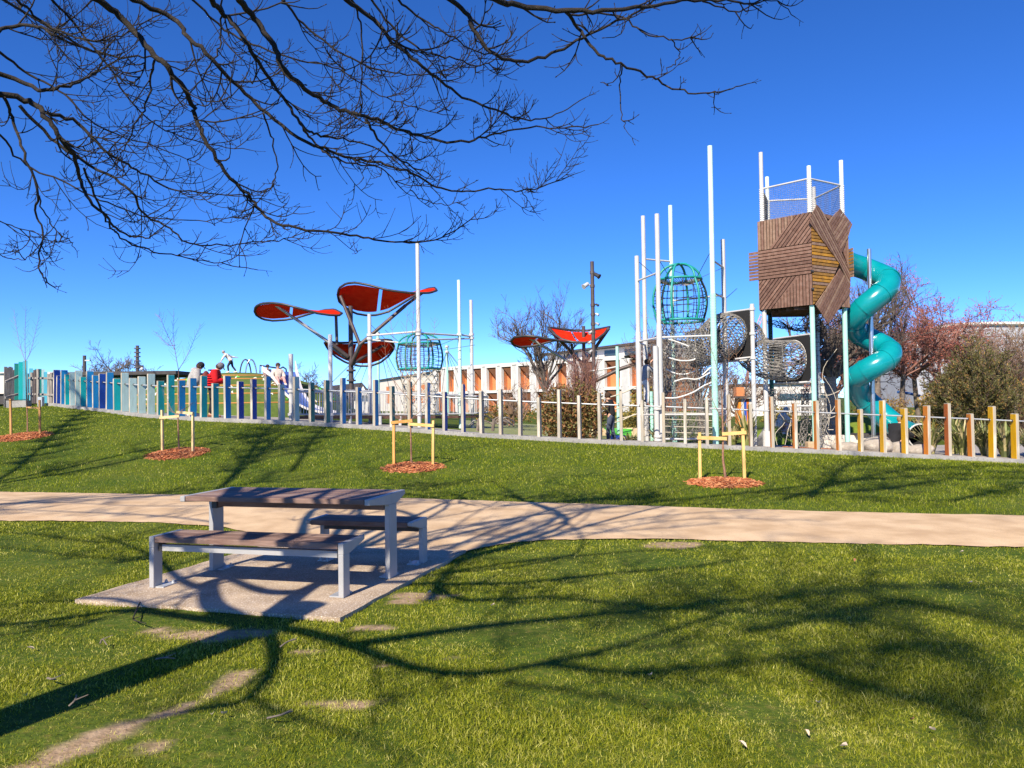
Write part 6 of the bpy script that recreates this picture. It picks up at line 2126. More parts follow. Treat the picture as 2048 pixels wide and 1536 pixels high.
# ================================================================== bushes
def bush(label, c, rx, ry, h, n, leaf, mats, name='bush', twigs=None, ntw=0, droop=0.0, cat='bush'):
    """leafy bush: many small leaves through its volume on a few stems"""
    t = thing(name, label, cat, c)
    c = Vector(c)
    mb = MB()
    lumps = [(random.uniform(-.5, .5), random.uniform(-.5, .5), random.uniform(.3, .8), random.uniform(.35, .6)) for _ in range(9)]
    cnt = 0
    while cnt < n:
        x, y, z = random.uniform(-1, 1), random.uniform(-1, 1), random.uniform(0, 1)
        ok = x * x + y * y + ((z - 0.42) / 0.58) ** 2 < random.uniform(0.55, 1.05) and any((x - a) ** 2 + (y - b_) ** 2 + ((z - cz) * 1.4) ** 2 < rr * rr for a, b_, cz, rr in lumps)
        if not ok:
            continue
        cnt += 1
        q = c + Vector((x * rx, y * ry, z * h))
        u = Vector((random.gauss(0, 1), random.gauss(0, 1), random.gauss(0.4, .8))).normalized() * leaf * random.uniform(.6, 1.3)
        w = u.orthogonal()
        w = (Matrix.Rotation(random.uniform(0, 6.3), 3, u.normalized()) @ w) * 0.42
        k = random.choices(range(len(mats)), weights=[4, 3, 1][:len(mats)])[0]
        mb.poly([q - u, q + w, q + u, q - w], k)
    mb.build('foliage', mats, t)
    mb = MB()
    for _ in range(max(7, ntw)):
        a = random.uniform(0, 6.3)
        v = Vector((math.cos(a) * rx * random.uniform(.2, .8), math.sin(a) * ry * random.uniform(.2, .8), h * random.uniform(.75, 1.12 if ntw else 0.85)))
        mid = c + v * 0.5 + Vector((0, 0, h * .08))
        mb.tube(bez([c, mid, c + v], 3), [0.016, 0.013, 0.011, 0.009, 0.007, 0.005, 0.003], 4, caps=False)
        if ntw:
            for _ in range(4):
                p_ = mid.lerp(c + v, random.random())
                mb.tube([p_, p_ + Vector((random.gauss(0, .12), random.gauss(0, .12), random.uniform(.1, .35)))], [0.006, 0.003], 3, caps=False)
    mb.build('stem', twigs or brown_twig, t)
    return t


L_dark = mat('leaf_dark_green', (0.055, 0.060, 0.018), (0.10, 0.10, 0.03), 7, 0.6, transl=0.15)
L_brown = mat('leaf_russet', (0.20, 0.10, 0.035), (0.28, 0.14, 0.05), 7, 0.7, transl=0.15)
L_olive = mat('leaf_olive', (0.13, 0.125, 0.03), (0.19, 0.17, 0.05), 7, 0.6, transl=0.15)
L_gold = mat('leaf_gold', (0.30, 0.23, 0.045), (0.40, 0.30, 0.07), 7, 0.7, transl=0.2)
L_rust = mat('leaf_rust', (0.26, 0.15, 0.04), (0.33, 0.20, 0.06), 7, 0.7, transl=0.15)
b_ = foot(1143, 22.0)
bush('dense russet and dark green bush behind the grey fence posts', b_, 1.12, 0.95, P(1143, 757, 22).z - b_.z, 9000, 0.045, [L_brown, L_olive, L_dark], ntw=40, twigs=red_twig)
b_ = foot(1165, 23.2)
bush('taller bare reddish bush with upright twigs behind the russet bush', b_, 0.75, 0.6, P(1165, 725, 23.2).z - b_.z, 900, 0.03, [L_brown, L_rust], ntw=150, twigs=red_twig)
b_ = foot(1290, 30)
bush('yellow green bush behind the white masts', b_, 0.9, 0.8, P(1290, 768, 30).z - b_.z, 2600, 0.06, [L_gold, L_olive], ntw=12)
b_ = foot(1262, 33)
bush('low golden hedge bush left of the white masts', b_, 0.8, 0.6, P(1262, 812, 33).z - b_.z, 1500, 0.05, [L_gold, L_olive])
def spray_shrub(label, c, rx, h, nst, mats, twigm, leaf, dens, seed):
    """feathery shrub: arching stems that carry side sprays set with narrow leaves"""
    random.seed(seed)
    t = thing('shrub', label, 'shrub', c)
    lv, st = MB(), MB()
    for _ in range(nst):
        a = random.uniform(0, 6.3)
        rr = rx * random.uniform(.15, 1.0)
        hh = h * random.uniform(.45, 1.08) * (1.05 - 0.45 * (rr / rx) ** 2)
        v = Vector((math.cos(a) * rr, math.sin(a) * rr, hh))
        pts = bez([c, c + v * 0.45 + Z3 * hh * .10, c + v + Vector((random.gauss(0, .1), random.gauss(0, .1), 0))], 5)
        st.tube(pts, [0.02 * (1 - 0.085 * k) for k in range(len(pts))], 4, caps=False)
        for k in range(2, len(pts)):
            for _q in range(3):
                t_ = (pts[k] - pts[k - 1]).normalized()
                lat = t_.cross(Vector((random.gauss(0, 1), random.gauss(0, 1), random.gauss(0, 1)))).normalized()
                d = (t_ * 0.8 + lat * 0.8 + Z3 * 0.25).normalized()
                L = random.uniform(.18, .46)
                e = pts[k] + d * L
                st.tube([pts[k], e], [0.006, 0.003], 3, caps=False)
                for _l in range(dens):
                    f = random.uniform(.1, 1.1)
                    q = pts[k].lerp(e, f) + Vector((random.gauss(0, .025), random.gauss(0, .025), random.gauss(0, .025)))
                    u = (d + Vector((random.gauss(0, .5), random.gauss(0, .5), random.gauss(0.1, .5)))).normalized() * leaf * random.uniform(.6, 1.3)
                    w = u.cross(Vector((random.gauss(0, 1), random.gauss(0, 1), random.gauss(0, 1))))
                    w = w.normalized() * leaf * 0.30 if w.length > 1e-5 else u.orthogonal() * .3
                    lv.poly([q - u, q + w, q + u, q - w], random.choices(range(len(mats)), weights=[5, 3, 1][:len(mats)])[0])
    lv.build('foliage', mats, t)
    st.build('stem', twigm, t)


b_ = foot(1955, 26)
spray_shrub('large dark olive feathery shrub behind the flax at the right', b_, 1.45, P(1955, 700, 26).z - b_.z, 150, [L_dark, L_olive, L_rust], brown_twig, 0.05, 13, 51)
b_ = foot(1915, 27)
spray_shrub('lower dark olive feathery shrub left of the large one', b_, 0.9, P(1915, 752, 27).z - b_.z, 80, [L_dark, L_olive, L_rust], brown_twig, 0.05, 12, 52)
b_ = foot(2035, 28.5)
spray_shrub('tall brown twiggy shrub cut by the right edge of the view', b_, 1.35, P(2035, 655, 28.5).z - b_.z, 120, [L_rust, L_brown, L_olive], brown_twig, 0.042, 4, 53)
b_ = foot(1985, 29)
spray_shrub('brown leafless looking shrub between the red trees and the right edge', b_, 1.2, P(1985, 668, 29).z - b_.z, 90, [L_rust, L_brown], brown_twig, 0.04, 2, 54)
random.seed(78)
b_ = foot(1868, 32)
bush('soft rusty brown rounded bush behind the orange posts', b_, 0.95, 0.9, P(1868, 781, 32).z - b_.z, 4200, 0.05, [L_rust, L_gold], ntw=0)
b_ = foot(1556, 36)
bush('golden bush behind the hanging nets', b_, 0.9, 0.7, P(1556, 810, 36).z - b_.z, 1500, 0.06, [L_gold, L_olive])
b_ = foot(1735, 30)
bush('low olive scrub below the middle of the tube slide', b_, 1.0, 0.6, P(1735, 795, 30).z - b_.z, 1800, 0.05, [L_olive, L_rust], ntw=30)
b_ = foot(1790, 33)
bush('low pale scrub at the foot of the red budded trees', b_, 1.2, 0.6, P(1790, 790, 33).z - b_.z, 1500, 0.05, [L_rust, L_gold], ntw=30)
b_ = foot(1008, 36)
bush('low twiggy bush in front of the long building', b_, 2.4, 0.8, P(1008, 806, 36).z - b_.z, 1500, 0.06, [L_rust, L_olive], ntw=40)

# flax clumps
fl_m = [mat('flax_green', (0.16, 0.19, 0.05), (0.24, 0.26, 0.08), 5, 0.5, transl=0.15), mat('flax_straw', (0.46, 0.38, 0.18), (0.56, 0.48, 0.26), 5, 0.6, transl=0.15), mat('flax_dark', (0.07, 0.085, 0.03), (0.10, 0.12, 0.04), 5, 0.5)]
for px, d, h, n, sp, lab in ((1858, 19.6, 0.95, 75, 0.62, 'flax clump right of the tube slide mouth'), (1905, 20.4, 1.15, 70, 0.6, 'flax clump behind the rust orange post'), (1925, 19.2, 0.95, 75, 0.62, 'flax clump between the two orange posts'),
                             (1968, 19.4, 1.05, 80, 0.62, 'greenest flax clump near the right edge'), (2008, 19.0, 0.95, 70, 0.62, 'straw coloured flax clump by the last yellow post'), (2062, 19.5, 0.95, 50, 0.6, 'flax clump cut by the right edge'),
                             (1492, 20.6, 1.1, 80, 0.40, 'upright flax clump between the white masts and the tunnel pole'), (1462, 21.4, 0.9, 40, 0.4, 'flax clump behind the leaning sapling stake'), (1316, 21.8, 0.75, 50, 0.42, 'flax clump at the foot of the white masts'),
                             (1258, 22.4, 0.45, 36, 0.45, 'small spiky flax plant left of the white masts'), (1300, 30.5, 1.0, 60, 0.5, 'tall spiky plant behind the climbing child')):
    c = foot(px, d)
    t = thing('flax_plant', lab, 'plant', c, 'flax plants along the fence')
    for m_ in range(3):
        mb = MB()
        for _ in range(int(n * 1.9 * (0.42, 0.40, 0.18)[m_])):
            a = random.uniform(0, 6.3)
            L = h * random.uniform(.6, 1.15)
            out = sp * random.uniform(.1, 1.0)
            v = Vector((math.cos(a), math.sin(a), 0))
            s = Vector((-v.y, v.x, 0)) * random.uniform(.016, .030)
            p0 = c + v * random.uniform(0, .1)
            bend = random.uniform(0.1, 0.9)
            pts = [p0 + v * out * f ** 1.6 + Z3 * L * (f - bend * 0.55 * f ** 3) for f in (0, .33, .62, .85, 1.0)]
            w = (1, 1.15, 1.0, .7, .1)
            mb.grid([[p + s * k for p, k in zip(pts, w)], [p - s * k for p, k in zip(pts, w)]])
        mb.build('leaves', fl_m[m_], t, kind='stuff')

# ================================================================== ground works behind the fence at the right
rock_m = mat('grey_boulder', (0.36, 0.32, 0.28), (0.47, 0.43, 0.38), 4, 0.95, bump=0.8, bscale=14, c3=(0.30, 0.27, 0.235))
sand_m = mat('sandstone', (0.44, 0.33, 0.20), (0.54, 0.43, 0.29), 5, 0.95, bump=0.5, bscale=20)
for px, py, d, sx, sy, sz, m_, lab in ((1752, 892, 19.5, 0.42, 0.3, 0.25, rock_m, 'largest grey boulder behind the yellow posts, by the crouching person'), (1690, 899, 19.5, 0.38, 0.25, 0.14, rock_m, 'flat grey boulder behind the orange post'),
                                       (1795, 897, 19.4, 0.28, 0.25, 0.20, rock_m, 'grey boulder below the slide mouth'), (1838, 903, 19.2, 0.3, 0.25, 0.16, rock_m, 'low grey boulder beside the flax')):
    c = foot(px, d)
    bm = bmesh.new()
    bmesh.ops.create_icosphere(bm, subdivisions=3, radius=1)
    off = Vector((px * .13, d, 3.7))
    for v in bm.verts:
        k = 1 + 0.35 * mnoise.noise(v.co * 1.3 + off) + 0.12 * mnoise.noise(v.co * 3.7 + off)
        v.co = Vector((v.co.x * sx * k, v.co.y * sy * k, v.co.z * sz * k + sz * .55))
    me = bpy.data.meshes.new('boulder')
    bm.to_mesh(me)
    bm.free()
    me.materials.append(m_)
    me.polygons.foreach_set('use_smooth', [True] * len(me.polygons))
    o = bpy.data.objects.new('boulder', me)
    COL.objects.link(o)
    o.location = c
    tag(o, lab, 'boulder', 'boulders behind the fence')
for px, d, w, h, lab in ((1620, 20.2, 0.24, 0.26, 'squared sandstone block behind the orange posts'), (1727, 20.0, 0.3, 0.18, 'low sandstone block left of the large boulder')):
    c = foot(px, d)
    o = MB().box(c + Z3 * (h / 2 - 0.02), (w, 0.25, h)).build('stone_block', sand_m)
    b_ = o.modifiers.new('edge', 'BEVEL')
    b_.width = 0.02
    b_.segments = 2
    tag(recentre(o, c), lab, 'stone')
wl_ = thing('low_wall', 'low cream retaining wall with a dark bench board under the tube slide', 'wall', foot(1715, 23.6))
a, b_ = foot(1640, 23.6), foot(1822, 23.2)
n_ = 7
for k in range(n_):
    p_, q_ = a.lerp(b_, k / n_), a.lerp(b_, (k + 1) / n_ - 0.006)
    MB().box((p_ + q_) / 2 + Z3 * 0.17, ((q_ - p_).length, 0.28, 0.44)).build('wall_block', cream, wl_)
MB().box(a.lerp(b_, .5) + Vector((0.4, -0.05, 0.42)), (1.6, 0.4, 0.06)).build('board', dark_roof, wl_)
gmd = foot(1690, 29)
rows = []
for k in range(13):
    rr = k / 12
    rows.append([(gmd.x + 3.1 * rr * math.cos(a), gmd.y + 2.6 * rr * math.sin(a), gmd.z - 0.1 + 1.0 * (1 - rr ** 2) ** 0.8) for a in np.linspace(0, 2 * math.pi, 41)[:-1]])
o = MB().grid(rows, 0, True).build('grass_mound', mat('mown_grass', (0.11, 0.17, 0.015), (0.15, 0.21, 0.02), 6, 0.95, bump=0.5, bscale=60), smooth=True)
o['kind'] = 'structure'
gd2 = foot(1560, 27)
rows = []
for k in range(9):
    rr = k / 8
    rows.append([(gd2.x + 1.6 * rr * math.cos(a), gd2.y + 1.5 * rr * math.sin(a), gd2.z - 0.1 + 0.62 * (1 - rr ** 2) ** 0.8) for a in np.linspace(0, 2 * math.pi, 33)[:-1]])
o = MB().grid(rows, 0, True).build('grass_mound', MATS['mown_grass'], smooth=True)
o['kind'] = 'structure'
mb = MB()
for _ in range(700):                                      # loose bark behind the fence at the right
    q = foot(random.uniform(1565, 1672), random.uniform(19.6, 21.0))
    rot = Matrix.Rotation(random.uniform(0, 6.3), 3, 'Z') @ Matrix.Rotation(random.uniform(-.5, .5), 3, 'X')
    mb.box(q + Z3 * 0.03, (random.uniform(.04, .1), random.uniform(.015, .035), .012), (rot @ X1, rot @ Y1, rot @ Z3), mi=random.choice((0, 1, 1, 2)))
o = mb.build('bark_mulch', chip_mats)
o['kind'] = 'stuff'
o['label'] = 'loose orange bark chips under the hanging nets'
pv = foot(1535, 20.6)
st = thing('steel_chute', 'short silver chute and white pipe at the foot of the rope tunnel', 'slide', pv)
MB().tube([pv + Vector((-0.02, 0, -0.1)), pv + Vector((-0.02, 0, 0.52))], 0.13, 14).build('white_pipe', white_steel, st, smooth=True)
rows = [[P(1503, 893, 20.9), P(1520, 868, 21.4), P(1536, 842, 22)], [P(1522, 895, 20.9), P(1536, 870, 21.4), P(1546, 842, 22)]]
o = MB().grid(rows).build('chute', stainless, st)
so = o.modifiers.new('t', 'SOLIDIFY')
so.thickness = 0.02
pw = foot(1236, 29)
pit = thing('play_pad', 'bright green rubber play pad with a pale yellow edge seen between the posts', 'play pad', pw)
for k in range(9):
    a0 = pw + Vector((-1.0 + k * 0.24, 0.35 * math.sin(k * .4), 0))
    MB().box(a0 + Z3 * 0.16, (0.235, 0.14, 0.34)).build('edge_block', sand_m if k % 3 else mat('yellow_edge_%d' % k, (0.62, 0.56, 0.34), None, rough=0.8), pit)
rows = [[foot(1222, 25.2) + Z3 * 0.20, foot(1262, 25.2) + Z3 * 0.20], [foot(1205, 28.4) + Z3 * 0.34, foot(1262, 28.4) + Z3 * 0.34]]
MB().grid(rows).build('mat', mat('lime_rubber', (0.10, 0.52, 0.04), None, rough=0.9), pit)
rows = [[foot(1218, 24.6) + Z3 * 0.02, foot(1262, 24.6) + Z3 * 0.02], [foot(1222, 25.2) + Z3 * 0.20, foot(1262, 25.2) + Z3 * 0.20]]
MB().grid(rows).build('mat_edge', PAINT['navy'], pit)
# short mint posts of the rope course in front of the cage and their ropes
rc = thing('rope_course', 'mint and white posts with slack climbing ropes left of the net cage', 'rope course', foot(1238, 26))
for px, top, d, m_ in ((1236, 693, 26, mint_steel), (1162, 732, 27, white_steel), (1303, 783, 26.5, mint_steel)):
    b_ = foot(px, d)
    MB().tube([b_ - Z3 * 0.1, Vector((b_.x, b_.y, P(px, top, d).z))], 0.055 if px != 1303 else 0.06, 10).build('post', m_, rc, smooth=True)
for pl in ([(1162, 744), (1200, 740), (1236, 733)], ):
    MB().tube([P(a, b_, 26.5) for a, b_ in pl], 0.03, 6).build('cross_bar', white_steel, rc, smooth=True)
for pl in ([(1150, 806), (1195, 800), (1240, 788), (1275, 772)], [(1205, 823), (1240, 816), (1268, 808)], [(1206, 850), (1240, 842), (1270, 828)], [(1236, 838), (1262, 832), (1290, 822)]):
    MB().tube(bez([P(a, b_, 25.6) for a, b_ in pl], 4), 0.022, 5).build('rope', rope_pale, rc, smooth=True)
# low planting and rocks seen between the grey posts, on the far turf
o = MB()
rows = [[foot(px, d) + Z3 * 0.02 for px in np.linspace(930, 1330, 14)] for d in (24.5, 27, 30, 34, 40)]
o = MB().grid(rows).build('turf_pad', mat('pale_turf', (0.17, 0.20, 0.07), (0.25, 0.27, 0.12), 3, 0.95, bump=0.3), smooth=True)
o['kind'] = 'structure'
# ================================================================== people
skin_m = mat('skin', (0.62, 0.36, 0.26), (0.56, 0.31, 0.22), 12, 0.55)
CLOTH = {}


def cloth(name, c):
    if name not in CLOTH:
        CLOTH[name] = mat('cloth_' + name, c, tuple(x * 0.78 for x in c), 16, 0.9, bump=0.25)
    return CLOTH[name]


def skin_mesh(name, verts, edges, radii, root_i, m_, parent, sub=2):
    """one continuous surface grown round a skeleton"""
    me = bpy.data.meshes.new(name)
    org = parent_origin(parent)
    me.from_pydata([tuple(v - org) for v in verts], edges, [])
    me.materials.append(m_)
    o = bpy.data.objects.new(name, me)
    COL.objects.link(o)
    o.parent = parent
    o.modifiers.new('skin', 'SKIN').use_smooth_shade = True
    if not me.skin_vertices:
        bm = bmesh.new()
        bm.from_mesh(me)
        bm.verts.layers.skin.verify()
        bm.to_mesh(me)
        bm.free()
    for i, sv in enumerate(me.skin_vertices[0].data):
        sv.radius = radii[i] if isinstance(radii[i], tuple) else (radii[i], radii[i])
        sv.use_root = (i == root_i)
    s = o.modifiers.new('smooth', 'SUBSURF')
    s.levels = s.render_levels = sub
    return o


def person(label, at_, yaw, h, J, wear, cat='person', group=None):
    """at_: ground point under the hips; yaw: the way they face, degrees from +X; J: joints in body units (forward, left, up) for a height of 1.75;
    wear: jacket, trousers, shoes, hair or cap"""
    t = thing('person', label, cat, at_, group)
    s = h / 1.75
    f = Vector((math.cos(R(yaw)), math.sin(R(yaw)), 0))
    l = Vector((-f.y, f.x, 0))
    W = {k: Vector(at_) + (f * v[0] + l * v[1] + Z3 * v[2]) * s for k, v in J.items()}
    for k in ('L', 'R'):                                   # toes and hands follow the limbs
        if 'toe' + k not in W:
            W['toe' + k] = W['ankle' + k] + (f * 0.17 - Z3 * 0.045) * s
        fd = (W['wrist' + k] - W['elbow' + k]).normalized()
        W['palm' + k] = W['wrist' + k] + fd * 0.075 * s
    V, E, RD, idx = [], [], [], {}

    def add(k, p, r, to=None):
        idx[k] = len(V)
        V.append(p)
        RD.append(r * s if not isinstance(r, tuple) else tuple(x * s for x in r))
        if to is not None:
            E.append((idx[to], idx[k]))
    add('pelvis', W['pelvis'], (0.135, 0.105))
    add('waist', W['pelvis'].lerp(W['chest'], 0.45), (0.125, 0.095), 'pelvis')
    add('chest', W['chest'], (0.15, 0.11), 'waist')
    add('neck', W['neck'], 0.062, 'chest')
    hd = (W['head'] - W['neck'])
    add('jaw', W['neck'].lerp(W['head'], 0.45), 0.062, 'neck')
    add('head', W['head'], (0.078, 0.092), 'jaw')
    add('crown_of_head', W['head'] + hd.normalized() * 0.085 * s, 0.06, 'head')
    for k, sg in (('L', 1), ('R', -1)):
        add('shoulder' + k, W['shoulder' + k], 0.065, 'chest')
        add('elbow' + k, W['elbow' + k], 0.045, 'shoulder' + k)
        add('wrist' + k, W['wrist' + k], 0.03, 'elbow' + k)
        add('palm' + k, W['palm' + k], (0.036, 0.02), 'wrist' + k)
        fd = (W['palm' + k] - W['wrist' + k]).normalized()
        sd = fd.cross(Z3)
        sd = sd.normalized() if sd.length > .1 else l
        for q, (o_, ln) in enumerate(((-0.028, 0.062), (-0.009, 0.075), (0.010, 0.070), (0.028, 0.055))):
            b0 = W['palm' + k] + (sd * o_ + fd * 0.03) * s
            add('f%d%s' % (q, k), b0 + fd * ln * 0.5 * s, 0.0095, 'palm' + k)
            add('g%d%s' % (q, k), b0 + (fd * ln - Z3 * 0.02) * s, 0.0075, 'f%d%s' % (q, k))
        add('thumb' + k, W['palm' + k] + (sd * 0.045 * sg - fd * 0.01) * s, 0.011, 'palm' + k)
        add('thumbtip' + k, W['palm' + k] + (sd * 0.06 * sg + fd * 0.035) * s, 0.009, 'thumb' + k)
        add('hip' + k, W['hip' + k], 0.09, 'pelvis')
        add('knee' + k, W['knee' + k], 0.06, 'hip' + k)
        add('ankle' + k, W['ankle' + k], 0.042, 'knee' + k)
        add('toe' + k, W['toe' + k], 0.035, 'ankle' + k)
    hf = (f * math.cos(0) if 'look' not in J else (W['look'] - W['head']).normalized())
    add('nose', W['head'] + hf * 0.098 * s - hd.normalized() * 0.02 * s, 0.014, 'head')
    skin_mesh('body', V, E, RD, 0, skin_m, t)
    # jacket
    V, E, RD, idx = [], [], [], {}
    puff = wear.get('puff', 0.025)
    up0 = (W['chest'] - W['pelvis']).normalized()
    add('hem_end', W['pelvis'] - up0 * wear.get('hem', 0.06) * s, 0.105 + puff * .5)
    add('hem', W['pelvis'].lerp(W['chest'], 0.02), 0.142 + puff * .6, 'hem_end')
    add('waist', W['pelvis'].lerp(W['chest'], 0.35), 0.138 + puff * .8, 'hem')
    add('ribs', W['pelvis'].lerp(W['chest'], 0.7), 0.142 + puff * .8, 'waist')
    add('chest', W['chest'], 0.140 + puff * .7, 'ribs')
    add('collar', W['chest'].lerp(W['neck'], 0.95), 0.080 + puff * .5, 'chest')
    for k in ('L', 'R'):
        add('shoulder' + k, W['shoulder' + k], 0.078 + puff * .6, 'chest')
        add('mid' + k, W['shoulder' + k].lerp(W['elbow' + k], .5), 0.062 + puff, 'shoulder' + k)
        add('elbow' + k, W['elbow' + k], 0.054 + puff, 'mid' + k)
        add('cuff' + k, W['elbow' + k].lerp(W['wrist' + k], .93), 0.040 + puff * .5, 'elbow' + k)
    skin_mesh('jacket', V, E, RD, 0, wear['jacket'], t)
    if wear.get('hood'):
        MB().ball(W['neck'] - f * 0.07 * s - Z3 * 0.0, 0.13 * s, 10, 8, (0.9, 1.1, 0.6)).build('hood', wear['jacket'], t, smooth=True)
    # trousers
    V, E, RD, idx = [], [], [], {}
    add('waistband', W['pelvis'] + (W['chest'] - W['pelvis']) * 0.18, (0.145, 0.115))
    add('seat', W['pelvis'] - Z3 * 0.05 * s, (0.15, 0.125), 'waistband')
    for k in ('L', 'R'):
        add('hip' + k, W['hip' + k].lerp(W['knee' + k], .12), 0.10, 'seat')
        add('thigh' + k, W['hip' + k].lerp(W['knee' + k], .55), 0.088, 'hip' + k)
        add('knee' + k, W['knee' + k], 0.073, 'thigh' + k)
        add('leg' + k, W['knee' + k].lerp(W['ankle' + k], .92), 0.062, 'knee' + k)
    skin_mesh('trousers', V, E, RD, 0, wear['trousers'], t)
    for k in ('L', 'R'):
        td = (W['toe' + k] - W['ankle' + k])
        td.z = 0
        td = td.normalized() if td.length > 1e-4 else f
        a = W['ankle' + k]
        pts = [a - td * 0.055 * s - Z3 * 0.045 * s, a - Z3 * 0.03 * s, a + td * 0.10 * s - Z3 * 0.05 * s, a + td * 0.19 * s - Z3 * 0.06 * s]
        MB().tube(bez(pts, 3), [0.036 * s, 0.046 * s, 0.05 * s, 0.052 * s, 0.05 * s, 0.048 * s, 0.046 * s, 0.044 * s, 0.038 * s, 0.026 * s][:len(bez(pts, 3))], 8).build('shoe', wear['shoes'], t, smooth=True)
    up_ = hd.normalized()
    hc = W['head'] + up_ * 0.035 * s
    if wear.get('cap'):
        MB().ball(hc + up_ * 0.02 * s - hf * 0.012 * s, 0.118 * s, 12, 8, (1.0, 1.0, 0.9)).build('cap', wear['cap'], t, smooth=True)
        MB().ball(hc - hf * 0.03 * s - up_ * 0.035 * s, 0.100 * s, 10, 8).build('hair', hair_brown, t, smooth=True)
        b0 = hc + hf * 0.082 * s + up_ * 0.03 * s
        sd = hf.cross(up_).normalized()
        MB().prism([b0 - sd * 0.08 * s, b0 + sd * 0.08 * s, b0 + sd * 0.05 * s + hf * 0.09 * s - up_ * 0.03 * s, b0 - sd * 0.05 * s + hf * 0.09 * s - up_ * 0.03 * s], up_ * 0.012 * s).build('cap_peak', wear['cap'], t)
    if wear.get('hair'):
        MB().ball(hc - hf * 0.022 * s - up_ * 0.005 * s, 0.108 * s, 12, 8, (1.0, 1.0, 1.0)).build('hair', wear['hair'], t, smooth=True)
    eye = mat('eye_dark', (0.02, 0.015, 0.012), None, rough=0.3) if 'eye_dark' not in MATS else MATS['eye_dark']
    sd = hf.cross(up_).normalized()
    for k in (-1, 1):
        MB().ball(W['head'] + hf * 0.088 * s + sd * 0.032 * s * k + up_ * 0.012 * s, 0.011 * s, 6, 4).build('eye', eye, t)
        MB().ball(W['head'] + sd * 0.083 * s * k, 0.024 * s, 6, 4, (0.5, 0.5, 1.2)).build('ear', skin_m, t, smooth=True)
    MB().box(W['head'] + hf * 0.086 * s - up_ * 0.045 * s, (0.012 * s, 0.036 * s, 0.008 * s), (hf, sd, up_)).build('mouth', mat('lips', (0.42, 0.16, 0.13), None, rough=0.5) if 'lips' not in MATS else MATS['lips'], t)
    return t, W, f, l, s


def standing(bow=0.12, arms=None, step=0.0, head_drop=0.06):
    J = dict(pelvis=(0, 0, .95), chest=(.04 + bow * .5, 0, 1.33), neck=(.05 + bow, 0, 1.475), head=(.075 + bow + head_drop * .7, 0, 1.595 - head_drop * .25), look=(.4 + bow + head_drop * 2, 0, 1.60 - head_drop * 5),
             shoulderL=(.04 + bow * .8, .18, 1.40), shoulderR=(.04 + bow * .8, -.18, 1.40), hipL=(0, .09, .90), hipR=(0, -.09, .90),
             kneeL=(.04 + step * .5, .10, .49), kneeR=(.04 - step * .3, -.10, .49), ankleL=(step, .11, .08), ankleR=(-step, -.11, .08))
    J.update(arms or dict(elbowL=(bow, .24, 1.12), elbowR=(bow, -.24, 1.12), wristL=(.22 + bow, .16, .98), wristR=(.22 + bow, -.16, .98)))
    return J


black_cloth = cloth('black', (0.018, 0.018, 0.022))
white_cloth = cloth('white', (0.72, 0.71, 0.69))
hair_brown = cloth('brown_hair', (0.06, 0.035, 0.022))
# two adults behind the blue fence posts
phone_arms = dict(elbowL=(.16, .20, 1.10), elbowR=(.16, -.20, 1.10), wristL=(.40, .08, 1.17), wristR=(.40, -.08, 1.17))
fr = foot(424, 23.6)
t, W, f, l, s = person('person in red puffer jacket and grey cap looking down at a phone behind the fence', fr, 8, 1.72, standing(0.09, phone_arms, 0.05, 0.10),
                       dict(jacket=cloth('red', (0.55, 0.006, 0.012)), trousers=black_cloth, shoes=cloth('brown_shoe', (0.20, 0.07, 0.03)), cap=cloth('grey_cap', (0.17, 0.16, 0.18)), puff=0.065, hem=0.10))
for k in range(6):                                        # quilting rolls of the jacket
    c = W['pelvis'].lerp(W['chest'], -0.05 + k * 0.2)
    pts = [c + (f * math.cos(a) * 0.19 + l * math.sin(a) * 0.232) * s for a in np.linspace(0, 2 * math.pi, 21)[:-1]]
    MB().tube(pts, 0.028, 6, close=True).build('quilt_roll', CLOTH['red'], t, smooth=True)
pk = thing('backpack', 'dark maroon backpack on the back of the person in the red jacket', 'backpack', W['chest'] - f * 0.24)
mb = MB()
mb.ball(W['chest'] - f * 0.26 * s - Z3 * 0.10, 0.2, 10, 8, (0.55, 0.8, 1.15))
mb.build('pack', cloth('maroon', (0.16, 0.035, 0.03)), pk, smooth=True)
for sg in (-1, 1):
    MB().tube(bez([W['chest'] - f * 0.16 + l * 0.12 * sg + Z3 * 0.14, W['chest'] + f * 0.06 + l * 0.16 * sg + Z3 * 0.12, W['chest'] + f * 0.12 + l * 0.15 * sg - Z3 * 0.18], 3), 0.022, 5).build('strap', black_cloth, pk)
ph = W['palmL'].lerp(W['palmR'], 0.5) + f * 0.05 + Z3 * 0.03
tag(recentre(MB().box(ph, (0.11, 0.13, 0.07), (f, l, Z3)).build('camera_bag', dark_steel), ph), 'small black device held in both hands of the person in red', 'phone')
fg = foot(384, 24.2)
person('person in pale grey hooded sweatshirt and dark cap turned away behind the fence', fg, 28, 1.74, standing(0.11, dict(elbowL=(.12, .26, 1.10), elbowR=(.10, -.26, 1.10), wristL=(.34, .10, 1.06), wristR=(.34, -.10, 1.06)), 0.10, 0.08),
       dict(jacket=cloth('grey_marl', (0.40, 0.39, 0.38)), trousers=cloth('stone', (0.42, 0.42, 0.44)), shoes=white_cloth, cap=black_cloth, hair=None, puff=0.08, hem=0.12, hood=True))
